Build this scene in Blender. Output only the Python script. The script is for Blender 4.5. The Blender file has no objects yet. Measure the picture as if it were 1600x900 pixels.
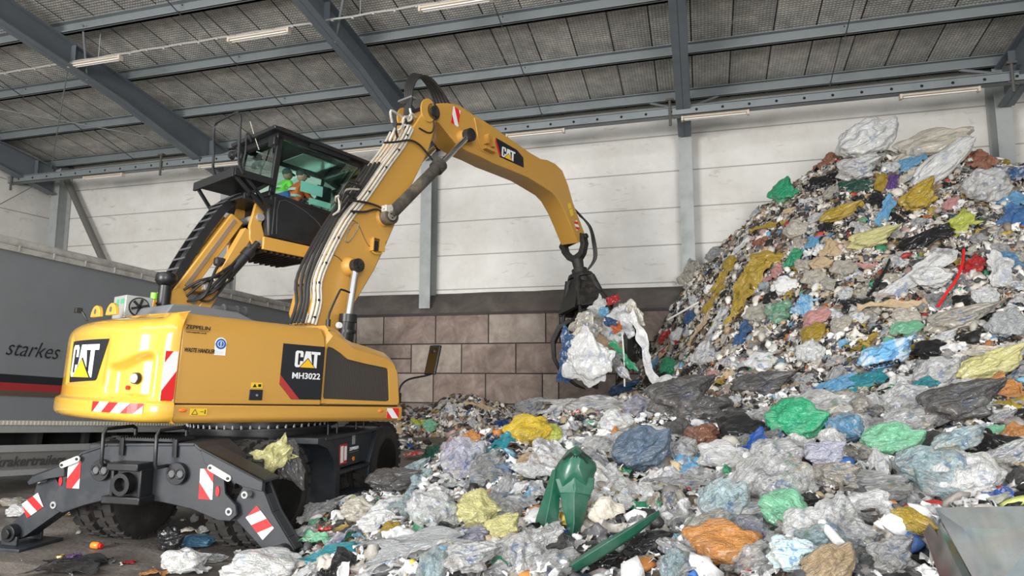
import bpy, bmesh, math, random
import numpy as np
from math import sin, cos, tan, radians, pi, sqrt, atan2, hypot
from mathutils import Vector, Matrix, noise

random.seed(7)
rng = np.random.default_rng(7)
SC = bpy.context.scene
COL = SC.collection

# ------------------------------------------------------------------ camera
FPX = 1030.0
PITCH, YAW, CAMZ = radians(6.83), radians(16.0), 1.85
cd = bpy.data.cameras.new('camera')
cam = bpy.data.objects.new('camera', cd); COL.objects.link(cam)
cam.location = (0, 0, CAMZ)
cam.rotation_euler = (radians(90) + PITCH, 0, YAW)
cd.sensor_width = 36.0
cd.lens = FPX * 36.0 / 1600.0
cd.clip_end = 200
SC.camera = cam

# ------------------------------------------------------------------ light
w = bpy.data.worlds.new('overcast_daylight'); SC.world = w
w.use_nodes = True
bg = w.node_tree.nodes['Background']
bg.inputs['Color'].default_value = (0.93, 0.97, 1.0, 1)
bg.inputs['Strength'].default_value = 0.85


def area(name, loc, target, sx, sy, power, color=(1, 1, 1)):
    l = bpy.data.lights.new(name, 'AREA'); l.shape = 'RECTANGLE'; l.size = sx; l.size_y = sy
    l.energy = power; l.color = color
    o = bpy.data.objects.new(name, l); COL.objects.link(o)
    o.location = loc
    o.rotation_euler = (Vector(target) - Vector(loc)).to_track_quat('-Z', 'Y').to_euler()
    return o


# daylight coming in through the open gates behind the photographer
area('gate_daylight', (-11.0, -10.0, 4.2), (-8, 10, 4.0), 6.5, 6.0, 3100, (1.0, 0.98, 0.95))
area('gate_daylight', (6.0, -11.0, 4.4), (2, 10, 3.5), 6.5, 6.0, 1900, (1.0, 0.98, 0.95))
# roof light strip along the ridge of the hall
area('roof_light_daylight', (-5.0, -2.0, 11.9), (-5, 2, 0), 24.0, 2.2, 900, (0.97, 0.99, 1.0))

vs = SC.view_settings
SC.display_settings.display_device = 'sRGB'
vs.view_transform = 'Standard'; vs.look = 'None'; vs.gamma = 1.0; vs.exposure = 0.35
vs.use_curve_mapping = False

# ------------------------------------------------------------------ geometry helpers
FW = np.array([-sin(YAW) * cos(PITCH), cos(YAW) * cos(PITCH), sin(PITCH)])
RT = np.array([cos(YAW), sin(YAW), 0.0])
UP = np.cross(RT, FW)
ORG = np.array([0, 0, CAMZ])


def ray(x, y):
    return FW + RT * (x - 800) / FPX - UP * (y - 450) / FPX


def plan(a, b, z=0.0):
    """right / forward distances seen from the standpoint -> world"""
    return np.array([a * cos(YAW) - b * sin(YAW), a * sin(YAW) + b * cos(YAW), z])


def Tm(v):
    return np.array(Matrix.Translation(Vector(v)))


class Frame:
    """a place in the hall: x forward, y left, z up, with a nose-down tilt about height zp"""
    def __init__(s, c, ang, pitch=0.0, zp=0.0):
        a, p = radians(ang), radians(pitch)
        f = np.array([cos(a), sin(a), 0]); l = np.array([-sin(a), cos(a), 0]); u = np.array([0, 0, 1.0])
        s.f, s.l, s.u = f * cos(p) - u * sin(p), l, u * cos(p) + f * sin(p)
        s.c = np.array([c[0], c[1], zp]); s.zp = zp
        M = np.eye(4); M[:3, 0] = s.f; M[:3, 1] = s.l; M[:3, 2] = s.u
        M[:3, 3] = s.c - s.u * zp
        s.M = M

    def at(s, x, y, off):
        r = ray(x, y); p0 = s.c + s.l * off
        t = ((p0 - ORG) @ s.l) / (r @ s.l)
        w_ = ORG + r * t - s.c
        return float(w_ @ s.f), float(w_ @ s.u) + s.zp

    def atx(s, x, y, off):
        r = ray(x, y); p0 = s.c + s.f * off
        t = ((p0 - ORG) @ s.f) / (r @ s.f)
        w_ = ORG + r * t - s.c
        return float(w_ @ s.l), float(w_ @ s.u) + s.zp


WORLD = Frame((0, 0), 0)


class B:
    """collects shapes, becomes ONE mesh"""
    def __init__(s, M=None):
        s.v = []; s.f = []; s.m = []; s.n = 0; s.M = M

    def add(s, V, F, mi=0, M=None):
        V = np.asarray(V, float).reshape(-1, 3)
        if M is not None:
            V = V @ M[:3, :3].T + M[:3, 3]
        s.v.append(V)
        for f in F:
            s.f.append([i + s.n for i in f]); s.m.append(mi)
        s.n += len(V)
        return s

    def box(s, x0, x1, y0, y1, z0, z1, mi=0, M=None):
        V = [(x, y, z) for x in (x0, x1) for y in (y0, y1) for z in (z0, z1)]
        F = [(0, 1, 3, 2), (4, 6, 7, 5), (0, 4, 5, 1), (2, 3, 7, 6), (0, 2, 6, 4), (1, 5, 7, 3)]
        return s.add(V, F, mi, M)

    def cbox(s, c, d, mi=0, M=None):
        return s.box(c[0] - d[0] / 2, c[0] + d[0] / 2, c[1] - d[1] / 2, c[1] + d[1] / 2, c[2] - d[2] / 2, c[2] + d[2] / 2, mi, M)

    def prism(s, pts, a, b, ax='y', mi=0, M=None):
        """2-D outline pushed along an axis; pts are (x,z) for y, (y,z) for x, (x,y) for z"""
        n = len(pts)
        def mk3(p, t):
            return (p[0], t, p[1]) if ax == 'y' else (t, p[0], p[1]) if ax == 'x' else (p[0], p[1], t)
        V = [mk3(p, a) for p in pts] + [mk3(p, b) for p in pts]
        F = [list(range(n)), list(range(2 * n - 1, n - 1, -1))] + [(i, i + n, (i + 1) % n + n, (i + 1) % n) for i in range(n)]
        return s.add(V, F, mi, M)

    def cyl(s, p0, p1, r0, r1=None, n=20, mi=0, M=None):
        r1 = r0 if r1 is None else r1
        p0, p1 = np.array(p0, float), np.array(p1, float)
        d = p1 - p0; d /= np.linalg.norm(d)
        h = np.array([0, 0, 1.0]) if abs(d[2]) < 0.9 else np.array([1.0, 0, 0])
        a = np.cross(d, h); a /= np.linalg.norm(a); b = np.cross(d, a)
        V = []
        for p, r in ((p0, r0), (p1, r1)):
            for i in range(n):
                t = 2 * pi * i / n
                V.append(p + (a * cos(t) + b * sin(t)) * r)
        F = [(i, (i + 1) % n, (i + 1) % n + n, i + n) for i in range(n)] + [list(range(n - 1, -1, -1)), list(range(n, 2 * n))]
        return s.add(V, F, mi, M)

    def tube(s, pts, r, n=8, smooth=0, mi=0, M=None, flat=None):
        P = [np.array(p, float) for p in pts]
        if smooth:
            Q = []
            for i in range(len(P) - 1):
                p0 = P[max(i - 1, 0)]; p1 = P[i]; p2 = P[i + 1]; p3 = P[min(i + 2, len(P) - 1)]
                for k in range(smooth):
                    t = k / smooth
                    Q.append(0.5 * ((2 * p1) + (p2 - p0) * t + (2 * p0 - 5 * p1 + 4 * p2 - p3) * t * t + (3 * p1 - p0 - 3 * p2 + p3) * t ** 3))
            Q.append(P[-1]); P = Q
        V = []; a = None
        for i, p in enumerate(P):
            d = P[min(i + 1, len(P) - 1)] - P[max(i - 1, 0)]; d = d / (np.linalg.norm(d) + 1e-9)
            if a is None:
                h = np.array([0, 0, 1.0]) if abs(d[2]) < 0.9 else np.array([1.0, 0, 0])
                a = np.cross(d, h)
            else:
                a = a - d * (a @ d)
            a = a / (np.linalg.norm(a) + 1e-9); b = np.cross(d, a)
            rr = r[min(i, len(r) - 1)] if isinstance(r, (list, tuple)) else r
            for k in range(n):
                t = 2 * pi * k / n
                V.append(p + (a * cos(t) + b * sin(t)) * rr)
        m = len(P)
        F = [(i * n + k, i * n + (k + 1) % n, (i + 1) * n + (k + 1) % n, (i + 1) * n + k) for i in range(m - 1) for k in range(n)]
        F += [list(range(n - 1, -1, -1)), list(range((m - 1) * n, m * n))]
        return s.add(V, F, mi, M)

    def lathe(s, prof, axis='y', c=(0, 0, 0), n=32, mi=0, M=None):
        """prof: (radius, offset along axis)"""
        V = []
        for r, h in prof:
            for k in range(n):
                t = 2 * pi * k / n
                u, v = cos(t) * r, sin(t) * r
                V.append((c[0] + u, c[1] + h, c[2] + v) if axis == 'y' else (c[0] + h, c[1] + u, c[2] + v) if axis == 'x' else (c[0] + u, c[1] + v, c[2] + h))
        m = len(prof)
        F = [(i * n + k, i * n + (k + 1) % n, (i + 1) * n + (k + 1) % n, (i + 1) * n + k) for i in range(m - 1) for k in range(n)]
        F += [list(range(n - 1, -1, -1)), list(range((m - 1) * n, m * n))]
        return s.add(V, F, mi, M)

    def mesh(s, name):
        V = np.concatenate(s.v) if s.v else np.zeros((0, 3))
        if s.M is not None:
            V = V @ s.M[:3, :3].T + s.M[:3, 3]
        me = bpy.data.meshes.new(name)
        me.from_pydata(V.tolist(), [], s.f)
        me.polygons.foreach_set('material_index', s.m)
        bm = bmesh.new(); bm.from_mesh(me); bmesh.ops.recalc_face_normals(bm, faces=bm.faces); bm.to_mesh(me); bm.free()
        return me


def link(name, me, mats, parent=None, bevel=0.0, smooth=40, seg=2):
    o = bpy.data.objects.new(name, me); COL.objects.link(o)
    for m in (mats if isinstance(mats, (list, tuple)) else [mats]):
        me.materials.append(m)
    if smooth:
        me.shade_smooth(); me.set_sharp_from_angle(angle=radians(smooth))
    if parent is not None:
        o.parent = parent
        root = parent
        off = Vector((0, 0, 0))
        while root is not None:
            off += root.location; root = root.parent
        me.transform(Matrix.Translation(-off))
    if bevel:
        md = o.modifiers.new('bevel', 'BEVEL'); md.width = bevel; md.segments = seg; md.limit_method = 'ANGLE'
        md.angle_limit = radians(35); md.harden_normals = False
    return o


def put(name, b, mats, parent=None, bevel=0.0, smooth=40, seg=2):
    return link(name, b.mesh(name), mats, parent, bevel, smooth, seg)


def tag(o, label=None, cat=None, group=None, kind=None):
    if label: o['label'] = label
    if cat: o['category'] = cat
    if group: o['group'] = group
    if kind: o['kind'] = kind
    return o


def empty(name, loc, label=None, cat=None, group=None):
    o = bpy.data.objects.new(name, None); COL.objects.link(o); o.location = loc
    o.empty_display_size = 0.2
    return tag(o, label, cat, group)


def clip(poly, a, b, c):
    out = []
    for i in range(len(poly)):
        p, q = poly[i], poly[(i + 1) % len(poly)]
        dp, dq = a * p[0] + b * p[1] - c, a * q[0] + b * q[1] - c
        if dp >= 0: out.append(p)
        if dp * dq < 0:
            t = dp / (dp - dq); out.append((p[0] + (q[0] - p[0]) * t, p[1] + (q[1] - p[1]) * t))
    return out


def basis(o, right, up):
    """matrix whose local x runs right, y up, z out of a surface"""
    r = np.array(right, float); r /= np.linalg.norm(r)
    u = np.array(up, float); u = u - r * (u @ r); u /= np.linalg.norm(u)
    M = np.eye(4); M[:3, 0] = r; M[:3, 1] = u; M[:3, 2] = np.cross(r, u); M[:3, 3] = o
    return M


def text_mesh(s, size, M, bold=0.0, shear=0.0, sx=1.0, depth=0.002, align='LEFT', w=None):
    c = bpy.data.curves.new('lettering', 'FONT'); c.body = s; c.size = size; c.offset = bold; c.shear = shear
    c.extrude = depth; c.align_x = align; c.resolution_u = 3
    t = bpy.data.objects.new('lettering', c); COL.objects.link(t)
    bpy.context.view_layer.update()
    me = bpy.data.meshes.new_from_object(t.evaluated_get(bpy.context.evaluated_depsgraph_get()))
    bpy.data.objects.remove(t)
    if w:
        xs = [v.co.x for v in me.vertices]; sx = w / (max(xs) - min(xs))
    me.transform(Matrix.Diagonal((sx, 1, 1, 1)))
    me.transform(Matrix(M.tolist()))
    return me


def lettering(s, size, M, mat, parent, **k):
    return link('lettering', text_mesh(s, size, M, **k), mat, parent, smooth=0)


# ------------------------------------------------------------------ materials
MATS = {}


def mat(name, col, rough=0.5, metal=0.0, coat=0.0, dirt=0.0, dirtcol=(0.2, 0.17, 0.13), dscale=3.0, bump=0.0, bscale=20.0, spec=0.5):
    if name in MATS: return MATS[name]
    m = bpy.data.materials.new(name); m.use_nodes = True; MATS[name] = m
    nt = m.node_tree; N = nt.nodes; L = nt.links
    p = N['Principled BSDF']
    p.inputs['Base Color'].default_value = (*col, 1); p.inputs['Roughness'].default_value = rough
    p.inputs['Metallic'].default_value = metal; p.inputs['Coat Weight'].default_value = coat
    p.inputs['Coat Roughness'].default_value = 0.08
    p.inputs['Specular IOR Level'].default_value = spec
    tc = N.new('ShaderNodeTexCoord')
    if dirt:
        n = N.new('ShaderNodeTexNoise'); n.inputs['Scale'].default_value = dscale; n.inputs['Detail'].default_value = 8
        n.inputs['Roughness'].default_value = 0.65
        r = N.new('ShaderNodeMapRange'); r.inputs[1].default_value = 0.45; r.inputs[2].default_value = 0.75
        r.inputs[3].default_value = 0; r.inputs[4].default_value = dirt
        x = N.new('ShaderNodeMix'); x.data_type = 'RGBA'
        x.inputs[6].default_value = (*col, 1); x.inputs[7].default_value = (*dirtcol, 1)
        L.new(tc.outputs['Object'], n.inputs['Vector']); L.new(n.outputs['Fac'], r.inputs[0])
        L.new(r.outputs[0], x.inputs[0]); L.new(x.outputs[2], p.inputs['Base Color'])
        q = N.new('ShaderNodeMapRange'); q.inputs[1].default_value = 0; q.inputs[2].default_value = 1
        q.inputs[3].default_value = rough; q.inputs[4].default_value = min(1, rough + 0.5)
        L.new(r.outputs[0], q.inputs[0]); L.new(q.outputs[0], p.inputs['Roughness'])
    if bump:
        n2 = N.new('ShaderNodeTexNoise'); n2.inputs['Scale'].default_value = bscale; n2.inputs['Detail'].default_value = 6
        bp = N.new('ShaderNodeBump'); bp.inputs['Strength'].default_value = bump; bp.inputs['Distance'].default_value = 0.02
        L.new(tc.outputs['Object'], n2.inputs['Vector']); L.new(n2.outputs['Fac'], bp.inputs['Height'])
        L.new(bp.outputs[0], p.inputs['Normal'])
    return m


YEL = mat('yellow_paint', (0.55, 0.295, 0.058), 0.32, coat=0.25, dirt=0.16, dirtcol=(0.42, 0.24, 0.08), dscale=2.0)
YELW = mat('worn_yellow_paint', (0.56, 0.30, 0.05), 0.42, coat=0.1, dirt=0.5, dirtcol=(0.33, 0.19, 0.07), dscale=3.0)
CWY = mat('glossy_yellow_paint', (0.72, 0.42, 0.05), 0.18, coat=0.7, dirt=0.04)
BLK = mat('black_paint', (0.010, 0.0105, 0.012), 0.36, dirt=0.25, dirtcol=(0.035, 0.033, 0.03))
CHA = mat('chassis_paint', (0.019, 0.023, 0.029), 0.40, dirt=0.5, dirtcol=(0.06, 0.058, 0.055), dscale=3.5)
RUB = mat('tyre_rubber', (0.022, 0.020, 0.019), 0.8, dirt=0.6, dirtcol=(0.06, 0.053, 0.045), dscale=6)
HOSE = mat('hose_rubber', (0.018, 0.017, 0.016), 0.5)
PIPE = mat('pale_steel_pipe', (0.66, 0.62, 0.54), 0.4, metal=0.3, dirt=0.5, dirtcol=(0.2, 0.16, 0.12), dscale=12)
CHR = mat('chrome_rod', (0.75, 0.76, 0.77), 0.12, metal=1.0)
STL = mat('galvanised_steel', (0.215, 0.24, 0.25), 0.5, metal=0.15, dirt=0.4, dirtcol=(0.12, 0.13, 0.135), dscale=1.5)
COLM = mat('column_steel', (0.36, 0.38, 0.375), 0.5, metal=0.1, dirt=0.5, dirtcol=(0.22, 0.235, 0.235), dscale=2.5)
STLD = mat('rafter_steel', (0.13, 0.15, 0.17), 0.5, metal=0.1, dirt=0.4, dirtcol=(0.075, 0.085, 0.095), dscale=1.2)
GRY = mat('grey_deck_paint', (0.15, 0.16, 0.175), 0.45, dirt=0.4, dirtcol=(0.17, 0.17, 0.165))
WHT = mat('white_marking', (0.82, 0.82, 0.82), 0.4)
RED = mat('red_marking', (0.72, 0.018, 0.02), 0.35)
DRED = mat('dull_red_marking', (0.42, 0.04, 0.035), 0.4)
LOGB = mat('black_decal', (0.014, 0.016, 0.02), 0.35)
LOGY = mat('yellow_decal', (0.90, 0.52, 0.02), 0.4)
SIGNY = mat('yellow_warning_decal', (0.80, 0.55, 0.03), 0.4)
ORG_M = mat('orange_lens', (0.85, 0.22, 0.02), 0.25)
GRIM = mat('oily_grapple_steel', (0.015, 0.0135, 0.0125), 0.5, dirt=0.7, dirtcol=(0.05, 0.042, 0.034), dscale=7, bump=0.5, bscale=25)


def glass(name, tint, alpha, rough=0.02):
    m = bpy.data.materials.new(name); m.use_nodes = True; nt = m.node_tree; N = nt.nodes; L = nt.links
    N.remove(N['Principled BSDF']); out = N['Material Output']
    t = N.new('ShaderNodeBsdfTransparent'); t.inputs[0].default_value = (*tint, 1)
    g = N.new('ShaderNodeBsdfGlossy'); g.inputs['Roughness'].default_value = rough; g.inputs[0].default_value = (0.9, 1, 0.98, 1)
    mx = N.new('ShaderNodeMixShader'); fr = N.new('ShaderNodeFresnel'); fr.inputs[0].default_value = 1.5
    ma = N.new('ShaderNodeMath'); ma.operation = 'MULTIPLY_ADD'; ma.inputs[1].default_value = 1.0; ma.inputs[2].default_value = alpha
    L.new(fr.outputs[0], ma.inputs[0]); L.new(ma.outputs[0], mx.inputs[0])
    L.new(t.outputs[0], mx.inputs[1]); L.new(g.outputs[0], mx.inputs[2]); L.new(mx.outputs[0], out.inputs[0])
    return m


GLS = glass('tinted_cab_glass', (0.84, 0.97, 0.93), 0.0)
GLR = glass('bright_cab_glass', (0.8, 0.95, 0.92), 0.40)
# ------------------------------------------------------------------ the hall
def node_mat(name):
    m = bpy.data.materials.new(name); m.use_nodes = True
    return m, m.node_tree.nodes, m.node_tree.links, m.node_tree.nodes['Principled BSDF']


def ramp(N, stops, interp='LINEAR'):
    r = N.new('ShaderNodeValToRGB'); r.color_ramp.interpolation = interp
    e = r.color_ramp.elements
    while len(e) < len(stops): e.new(0.5)
    for k, (p, c) in enumerate(stops):
        e[k].position = p; e[k].color = (*c, 1)
    return r


def wall_panel_mat():
    m, N, L, p = node_mat('white_sandwich_panel')
    tc = N.new('ShaderNodeTexCoord'); sp = N.new('ShaderNodeSeparateXYZ'); L.new(tc.outputs['Object'], sp.inputs[0])
    n = N.new('ShaderNodeTexNoise'); n.inputs['Scale'].default_value = 0.7; n.inputs['Detail'].default_value = 9; n.inputs['Roughness'].default_value = 0.7
    L.new(tc.outputs['Object'], n.inputs['Vector'])
    r = ramp(N, [(0.3, (0.60, 0.575, 0.53)), (0.6, (0.72, 0.705, 0.67)), (0.8, (0.77, 0.76, 0.73))])
    L.new(n.outputs['Fac'], r.inputs[0])
    # joints every 1.03 m
    d = N.new('ShaderNodeMath'); d.operation = 'DIVIDE'; d.inputs[1].default_value = 1.03
    L.new(sp.outputs['Z'], d.inputs[0])
    fr = N.new('ShaderNodeMath'); fr.operation = 'FRACT'; L.new(d.outputs[0], fr.inputs[0])
    lt = N.new('ShaderNodeMath'); lt.operation = 'LESS_THAN'; lt.inputs[1].default_value = 0.030; L.new(fr.outputs[0], lt.inputs[0])
    x = N.new('ShaderNodeMix'); x.data_type = 'RGBA'; x.inputs[7].default_value = (0.27, 0.245, 0.22, 1)
    mu = N.new('ShaderNodeMath'); mu.operation = 'MULTIPLY'; mu.inputs[1].default_value = 0.8; L.new(lt.outputs[0], mu.inputs[0])
    L.new(mu.outputs[0], x.inputs[0]); L.new(r.outputs[0], x.inputs[6])
    # scuffs and smears
    n3 = N.new('ShaderNodeTexNoise'); n3.inputs['Scale'].default_value = 2.2; n3.inputs['Detail'].default_value = 12; n3.inputs['Distortion'].default_value = 1.5
    mp = N.new('ShaderNodeMapping'); mp.inputs['Scale'].default_value = (0.6, 1, 2.2); L.new(tc.outputs['Object'], mp.inputs[0]); L.new(mp.outputs[0], n3.inputs['Vector'])
    r3 = ramp(N, [(0.62, (0, 0, 0)), (0.75, (0.55, 0.55, 0.55))]); L.new(n3.outputs['Fac'], r3.inputs[0])
    x3 = N.new('ShaderNodeMix'); x3.data_type = 'RGBA'; x3.inputs[7].default_value = (0.34, 0.31, 0.28, 1)
    L.new(r3.outputs[0], x3.inputs[0]); L.new(x.outputs[2], x3.inputs[6]); L.new(x3.outputs[2], p.inputs['Base Color'])
    p.inputs['Roughness'].default_value = 0.55
    b = N.new('ShaderNodeBump'); b.inputs['Strength'].default_value = 0.6; b.inputs['Distance'].default_value = -0.01
    L.new(lt.outputs[0], b.inputs['Height']); L.new(b.outputs[0], p.inputs['Normal'])
    return m


def insulation_mat():
    m, N, L, p = node_mat('foil_insulation')
    tc = N.new('ShaderNodeTexCoord'); sp = N.new('ShaderNodeSeparateXYZ'); L.new(tc.outputs['Object'], sp.inputs[0])
    br = N.new('ShaderNodeTexBrick'); br.inputs['Scale'].default_value = 1.0
    br.inputs['Brick Width'].default_value = 8.0; br.inputs['Row Height'].default_value = 0.92; br.inputs['Mortar Size'].default_value = 0.018
    br.inputs['Color1'].default_value = (0.58, 0.565, 0.54, 1); br.inputs['Color2'].default_value = (0.44, 0.43, 0.41, 1); br.inputs['Mortar'].default_value = (0.03, 0.03, 0.03, 1)
    mp = N.new('ShaderNodeMapping'); mp.inputs['Rotation'].default_value = (0, 0, radians(90)); L.new(tc.outputs['Object'], mp.inputs[0]); L.new(mp.outputs[0], br.inputs['Vector'])
    n = N.new('ShaderNodeTexNoise'); n.inputs['Scale'].default_value = 2.5; n.inputs['Detail'].default_value = 12; n.inputs['Roughness'].default_value = 0.75
    L.new(tc.outputs['Object'], n.inputs['Vector'])
    r = ramp(N, [(0.3, (0.6, 0.6, 0.6)), (0.52, (0.95, 0.95, 0.93)), (0.72, (1.5, 1.45, 1.35))]); L.new(n.outputs['Fac'], r.inputs[0])
    mx = N.new('ShaderNodeMix'); mx.data_type = 'RGBA'; mx.blend_type = 'MULTIPLY'; mx.inputs[0].default_value = 1
    L.new(br.outputs['Color'], mx.inputs[6]); L.new(r.outputs[0], mx.inputs[7])
    # wire mesh that carries the wool
    wv = N.new('ShaderNodeTexWave'); wv.bands_direction = 'X'; wv.inputs['Scale'].default_value = 4.2; wv.inputs['Distortion'].default_value = 0.8
    wv.inputs['Detail'].default_value = 2; L.new(tc.outputs['Object'], wv.inputs['Vector'])
    wy = N.new('ShaderNodeTexWave'); wy.bands_direction = 'Y'; wy.inputs['Scale'].default_value = 4.2; wy.inputs['Distortion'].default_value = 0.8
    L.new(tc.outputs['Object'], wy.inputs['Vector'])
    ad = N.new('ShaderNodeMath'); ad.operation = 'MULTIPLY'; L.new(wv.outputs['Fac'], ad.inputs[0]); L.new(wy.outputs['Fac'], ad.inputs[1])
    r2 = ramp(N, [(0.0, (0.62, 0.62, 0.62)), (0.8, (1.25, 1.25, 1.25))]); L.new(ad.outputs[0], r2.inputs[0])
    m2 = N.new('ShaderNodeMix'); m2.data_type = 'RGBA'; m2.blend_type = 'MULTIPLY'; m2.inputs[0].default_value = 0.8
    L.new(mx.outputs[2], m2.inputs[6]); L.new(r2.outputs[0], m2.inputs[7])
    # torn and creased foil, thin pale threads
    v = N.new('ShaderNodeTexVoronoi'); v.feature = 'DISTANCE_TO_EDGE'; v.inputs['Scale'].default_value = 0.9
    nd = N.new('ShaderNodeTexNoise'); nd.inputs['Scale'].default_value = 1.2; nd.inputs['Detail'].default_value = 5
    L.new(tc.outputs['Object'], nd.inputs['Vector'])
    va = N.new('ShaderNodeMix'); va.data_type = 'VECTOR'; va.inputs[0].default_value = 0.55
    L.new(tc.outputs['Object'], va.inputs[4]); L.new(nd.outputs['Color'], va.inputs[5]); L.new(va.outputs[1], v.inputs['Vector'])
    r4 = ramp(N, [(0.0, (0.45, 0.45, 0.45)), (0.006, (0, 0, 0))]); L.new(v.outputs['Distance'], r4.inputs[0])
    m4 = N.new('ShaderNodeMix'); m4.data_type = 'RGBA'; m4.inputs[7].default_value = (0.55, 0.52, 0.47, 1)
    L.new(r4.outputs[0], m4.inputs[0]); L.new(m2.outputs[2], m4.inputs[6])
    L.new(m4.outputs[2], p.inputs['Base Color'])
    p.inputs['Roughness'].default_value = 0.55; p.inputs['Metallic'].default_value = 0.2
    b = N.new('ShaderNodeBump'); b.inputs['Strength'].default_value = 0.7; b.inputs['Distance'].default_value = 0.02
    L.new(ad.outputs[0], b.inputs['Height']); L.new(b.outputs[0], p.inputs['Normal'])
    return m


def stone_mat(name, c0, c1, c2, scale=2.0, bump=0.8):
    m, N, L, p = node_mat(name)
    tc = N.new('ShaderNodeTexCoord'); oi = N.new('ShaderNodeObjectInfo')
    n = N.new('ShaderNodeTexNoise'); n.inputs['Scale'].default_value = scale; n.inputs['Detail'].default_value = 10; n.inputs['Roughness'].default_value = 0.68
    n.inputs['Distortion'].default_value = 0.6
    L.new(tc.outputs['Object'], n.inputs['Vector'])
    r = ramp(N, [(0.28, c0), (0.5, c1), (0.72, c2)]); L.new(n.outputs['Fac'], r.inputs[0])
    L.new(r.outputs[0], p.inputs['Base Color']); p.inputs['Roughness'].default_value = 0.85
    b = N.new('ShaderNodeBump'); b.inputs['Strength'].default_value = bump; b.inputs['Distance'].default_value = 0.05
    L.new(n.outputs['Fac'], b.inputs['Height']); L.new(b.outputs[0], p.inputs['Normal'])
    return m


def floor_mat():
    m, N, L, p = node_mat('dirty_concrete_floor')
    tc = N.new('ShaderNodeTexCoord')
    n = N.new('ShaderNodeTexNoise'); n.inputs['Scale'].default_value = 0.9; n.inputs['Detail'].default_value = 12; n.inputs['Roughness'].default_value = 0.7
    mp = N.new('ShaderNodeMapping'); mp.inputs['Rotation'].default_value = (0, 0, radians(-10)); mp.inputs['Scale'].default_value = (0.5, 1.8, 1)
    L.new(tc.outputs['Object'], mp.inputs[0]); L.new(mp.outputs[0], n.inputs['Vector'])
    r = ramp(N, [(0.3, (0.050, 0.043, 0.037)), (0.5, (0.13, 0.114, 0.099)), (0.68, (0.25, 0.225, 0.195))]); L.new(n.outputs['Fac'], r.inputs[0])
    n2 = N.new('ShaderNodeTexNoise'); n2.inputs['Scale'].default_value = 22; n2.inputs['Detail'].default_value = 6
    L.new(tc.outputs['Object'], n2.inputs['Vector'])
    r2 = ramp(N, [(0.66, (0, 0, 0)), (0.72, (0.7, 0.7, 0.7))]); L.new(n2.outputs['Fac'], r2.inputs[0])
    x = N.new('ShaderNodeMix'); x.data_type = 'RGBA'; x.inputs[7].default_value = (0.33, 0.30, 0.26, 1)
    L.new(r2.outputs[0], x.inputs[0]); L.new(r.outputs[0], x.inputs[6]); L.new(x.outputs[2], p.inputs['Base Color'])
    q = ramp(N, [(0.3, (0.28, 0.28, 0.28)), (0.6, (0.7, 0.7, 0.7))]); L.new(n.outputs['Fac'], q.inputs[0]); L.new(q.outputs[0], p.inputs['Roughness'])
    b = N.new('ShaderNodeBump'); b.inputs['Strength'].default_value = 0.5; b.inputs['Distance'].default_value = 0.02
    L.new(n2.outputs['Fac'], b.inputs['Height']); L.new(b.outputs[0], p.inputs['Normal'])
    return m


PANEL = wall_panel_mat()
YW, YB = 18.25, 17.65            # white wall face, block wall face
XL, XR = -22.75, 16.0
SL = tan(radians(9.2))
def roofz(y): return 9.27 + (17.65 - y) * SL      # underside of the roof insulation


tag(put('floor', B().box(-30, 18, -14, 19, -0.3, 0.0), floor_mat(), smooth=0), kind='structure')
tag(put('wall_back', B().box(XL - 0.3, XR + .3, YW, YW + 0.25, 0, 9.4), PANEL, smooth=0), kind='structure')
tag(put('wall_left', B().box(XL - 0.25, XL, 2.0, YW, 0, 12.0), PANEL, smooth=0), kind='structure')
tag(put('wall_right', B().box(XR, XR + 0.25, 2.0, YW, 0, 12.0), PANEL, smooth=0), kind='structure')
INS = insulation_mat()
b = B(); y0, y1 = -3.0, YW + .25
b.prism([(y0, roofz(y0)), (y1, roofz(y1)), (y1, roofz(y1) + .2), (y0, roofz(y0) + .2)], XL - .3, XR + .3, 'x')
tag(put('ceiling', b, INS, smooth=0), kind='structure')

# concrete push wall, each cast block a stone of its own
stones = [stone_mat('sandstone_block', (0.13, 0.095, 0.08), (0.25, 0.19, 0.16), (0.40, 0.32, 0.275)),
          stone_mat('pale_block', (0.19, 0.155, 0.13), (0.33, 0.275, 0.235), (0.46, 0.39, 0.33)),
          stone_mat('dark_block', (0.09, 0.07, 0.06), (0.175, 0.135, 0.115), (0.28, 0.225, 0.19))]


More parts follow.
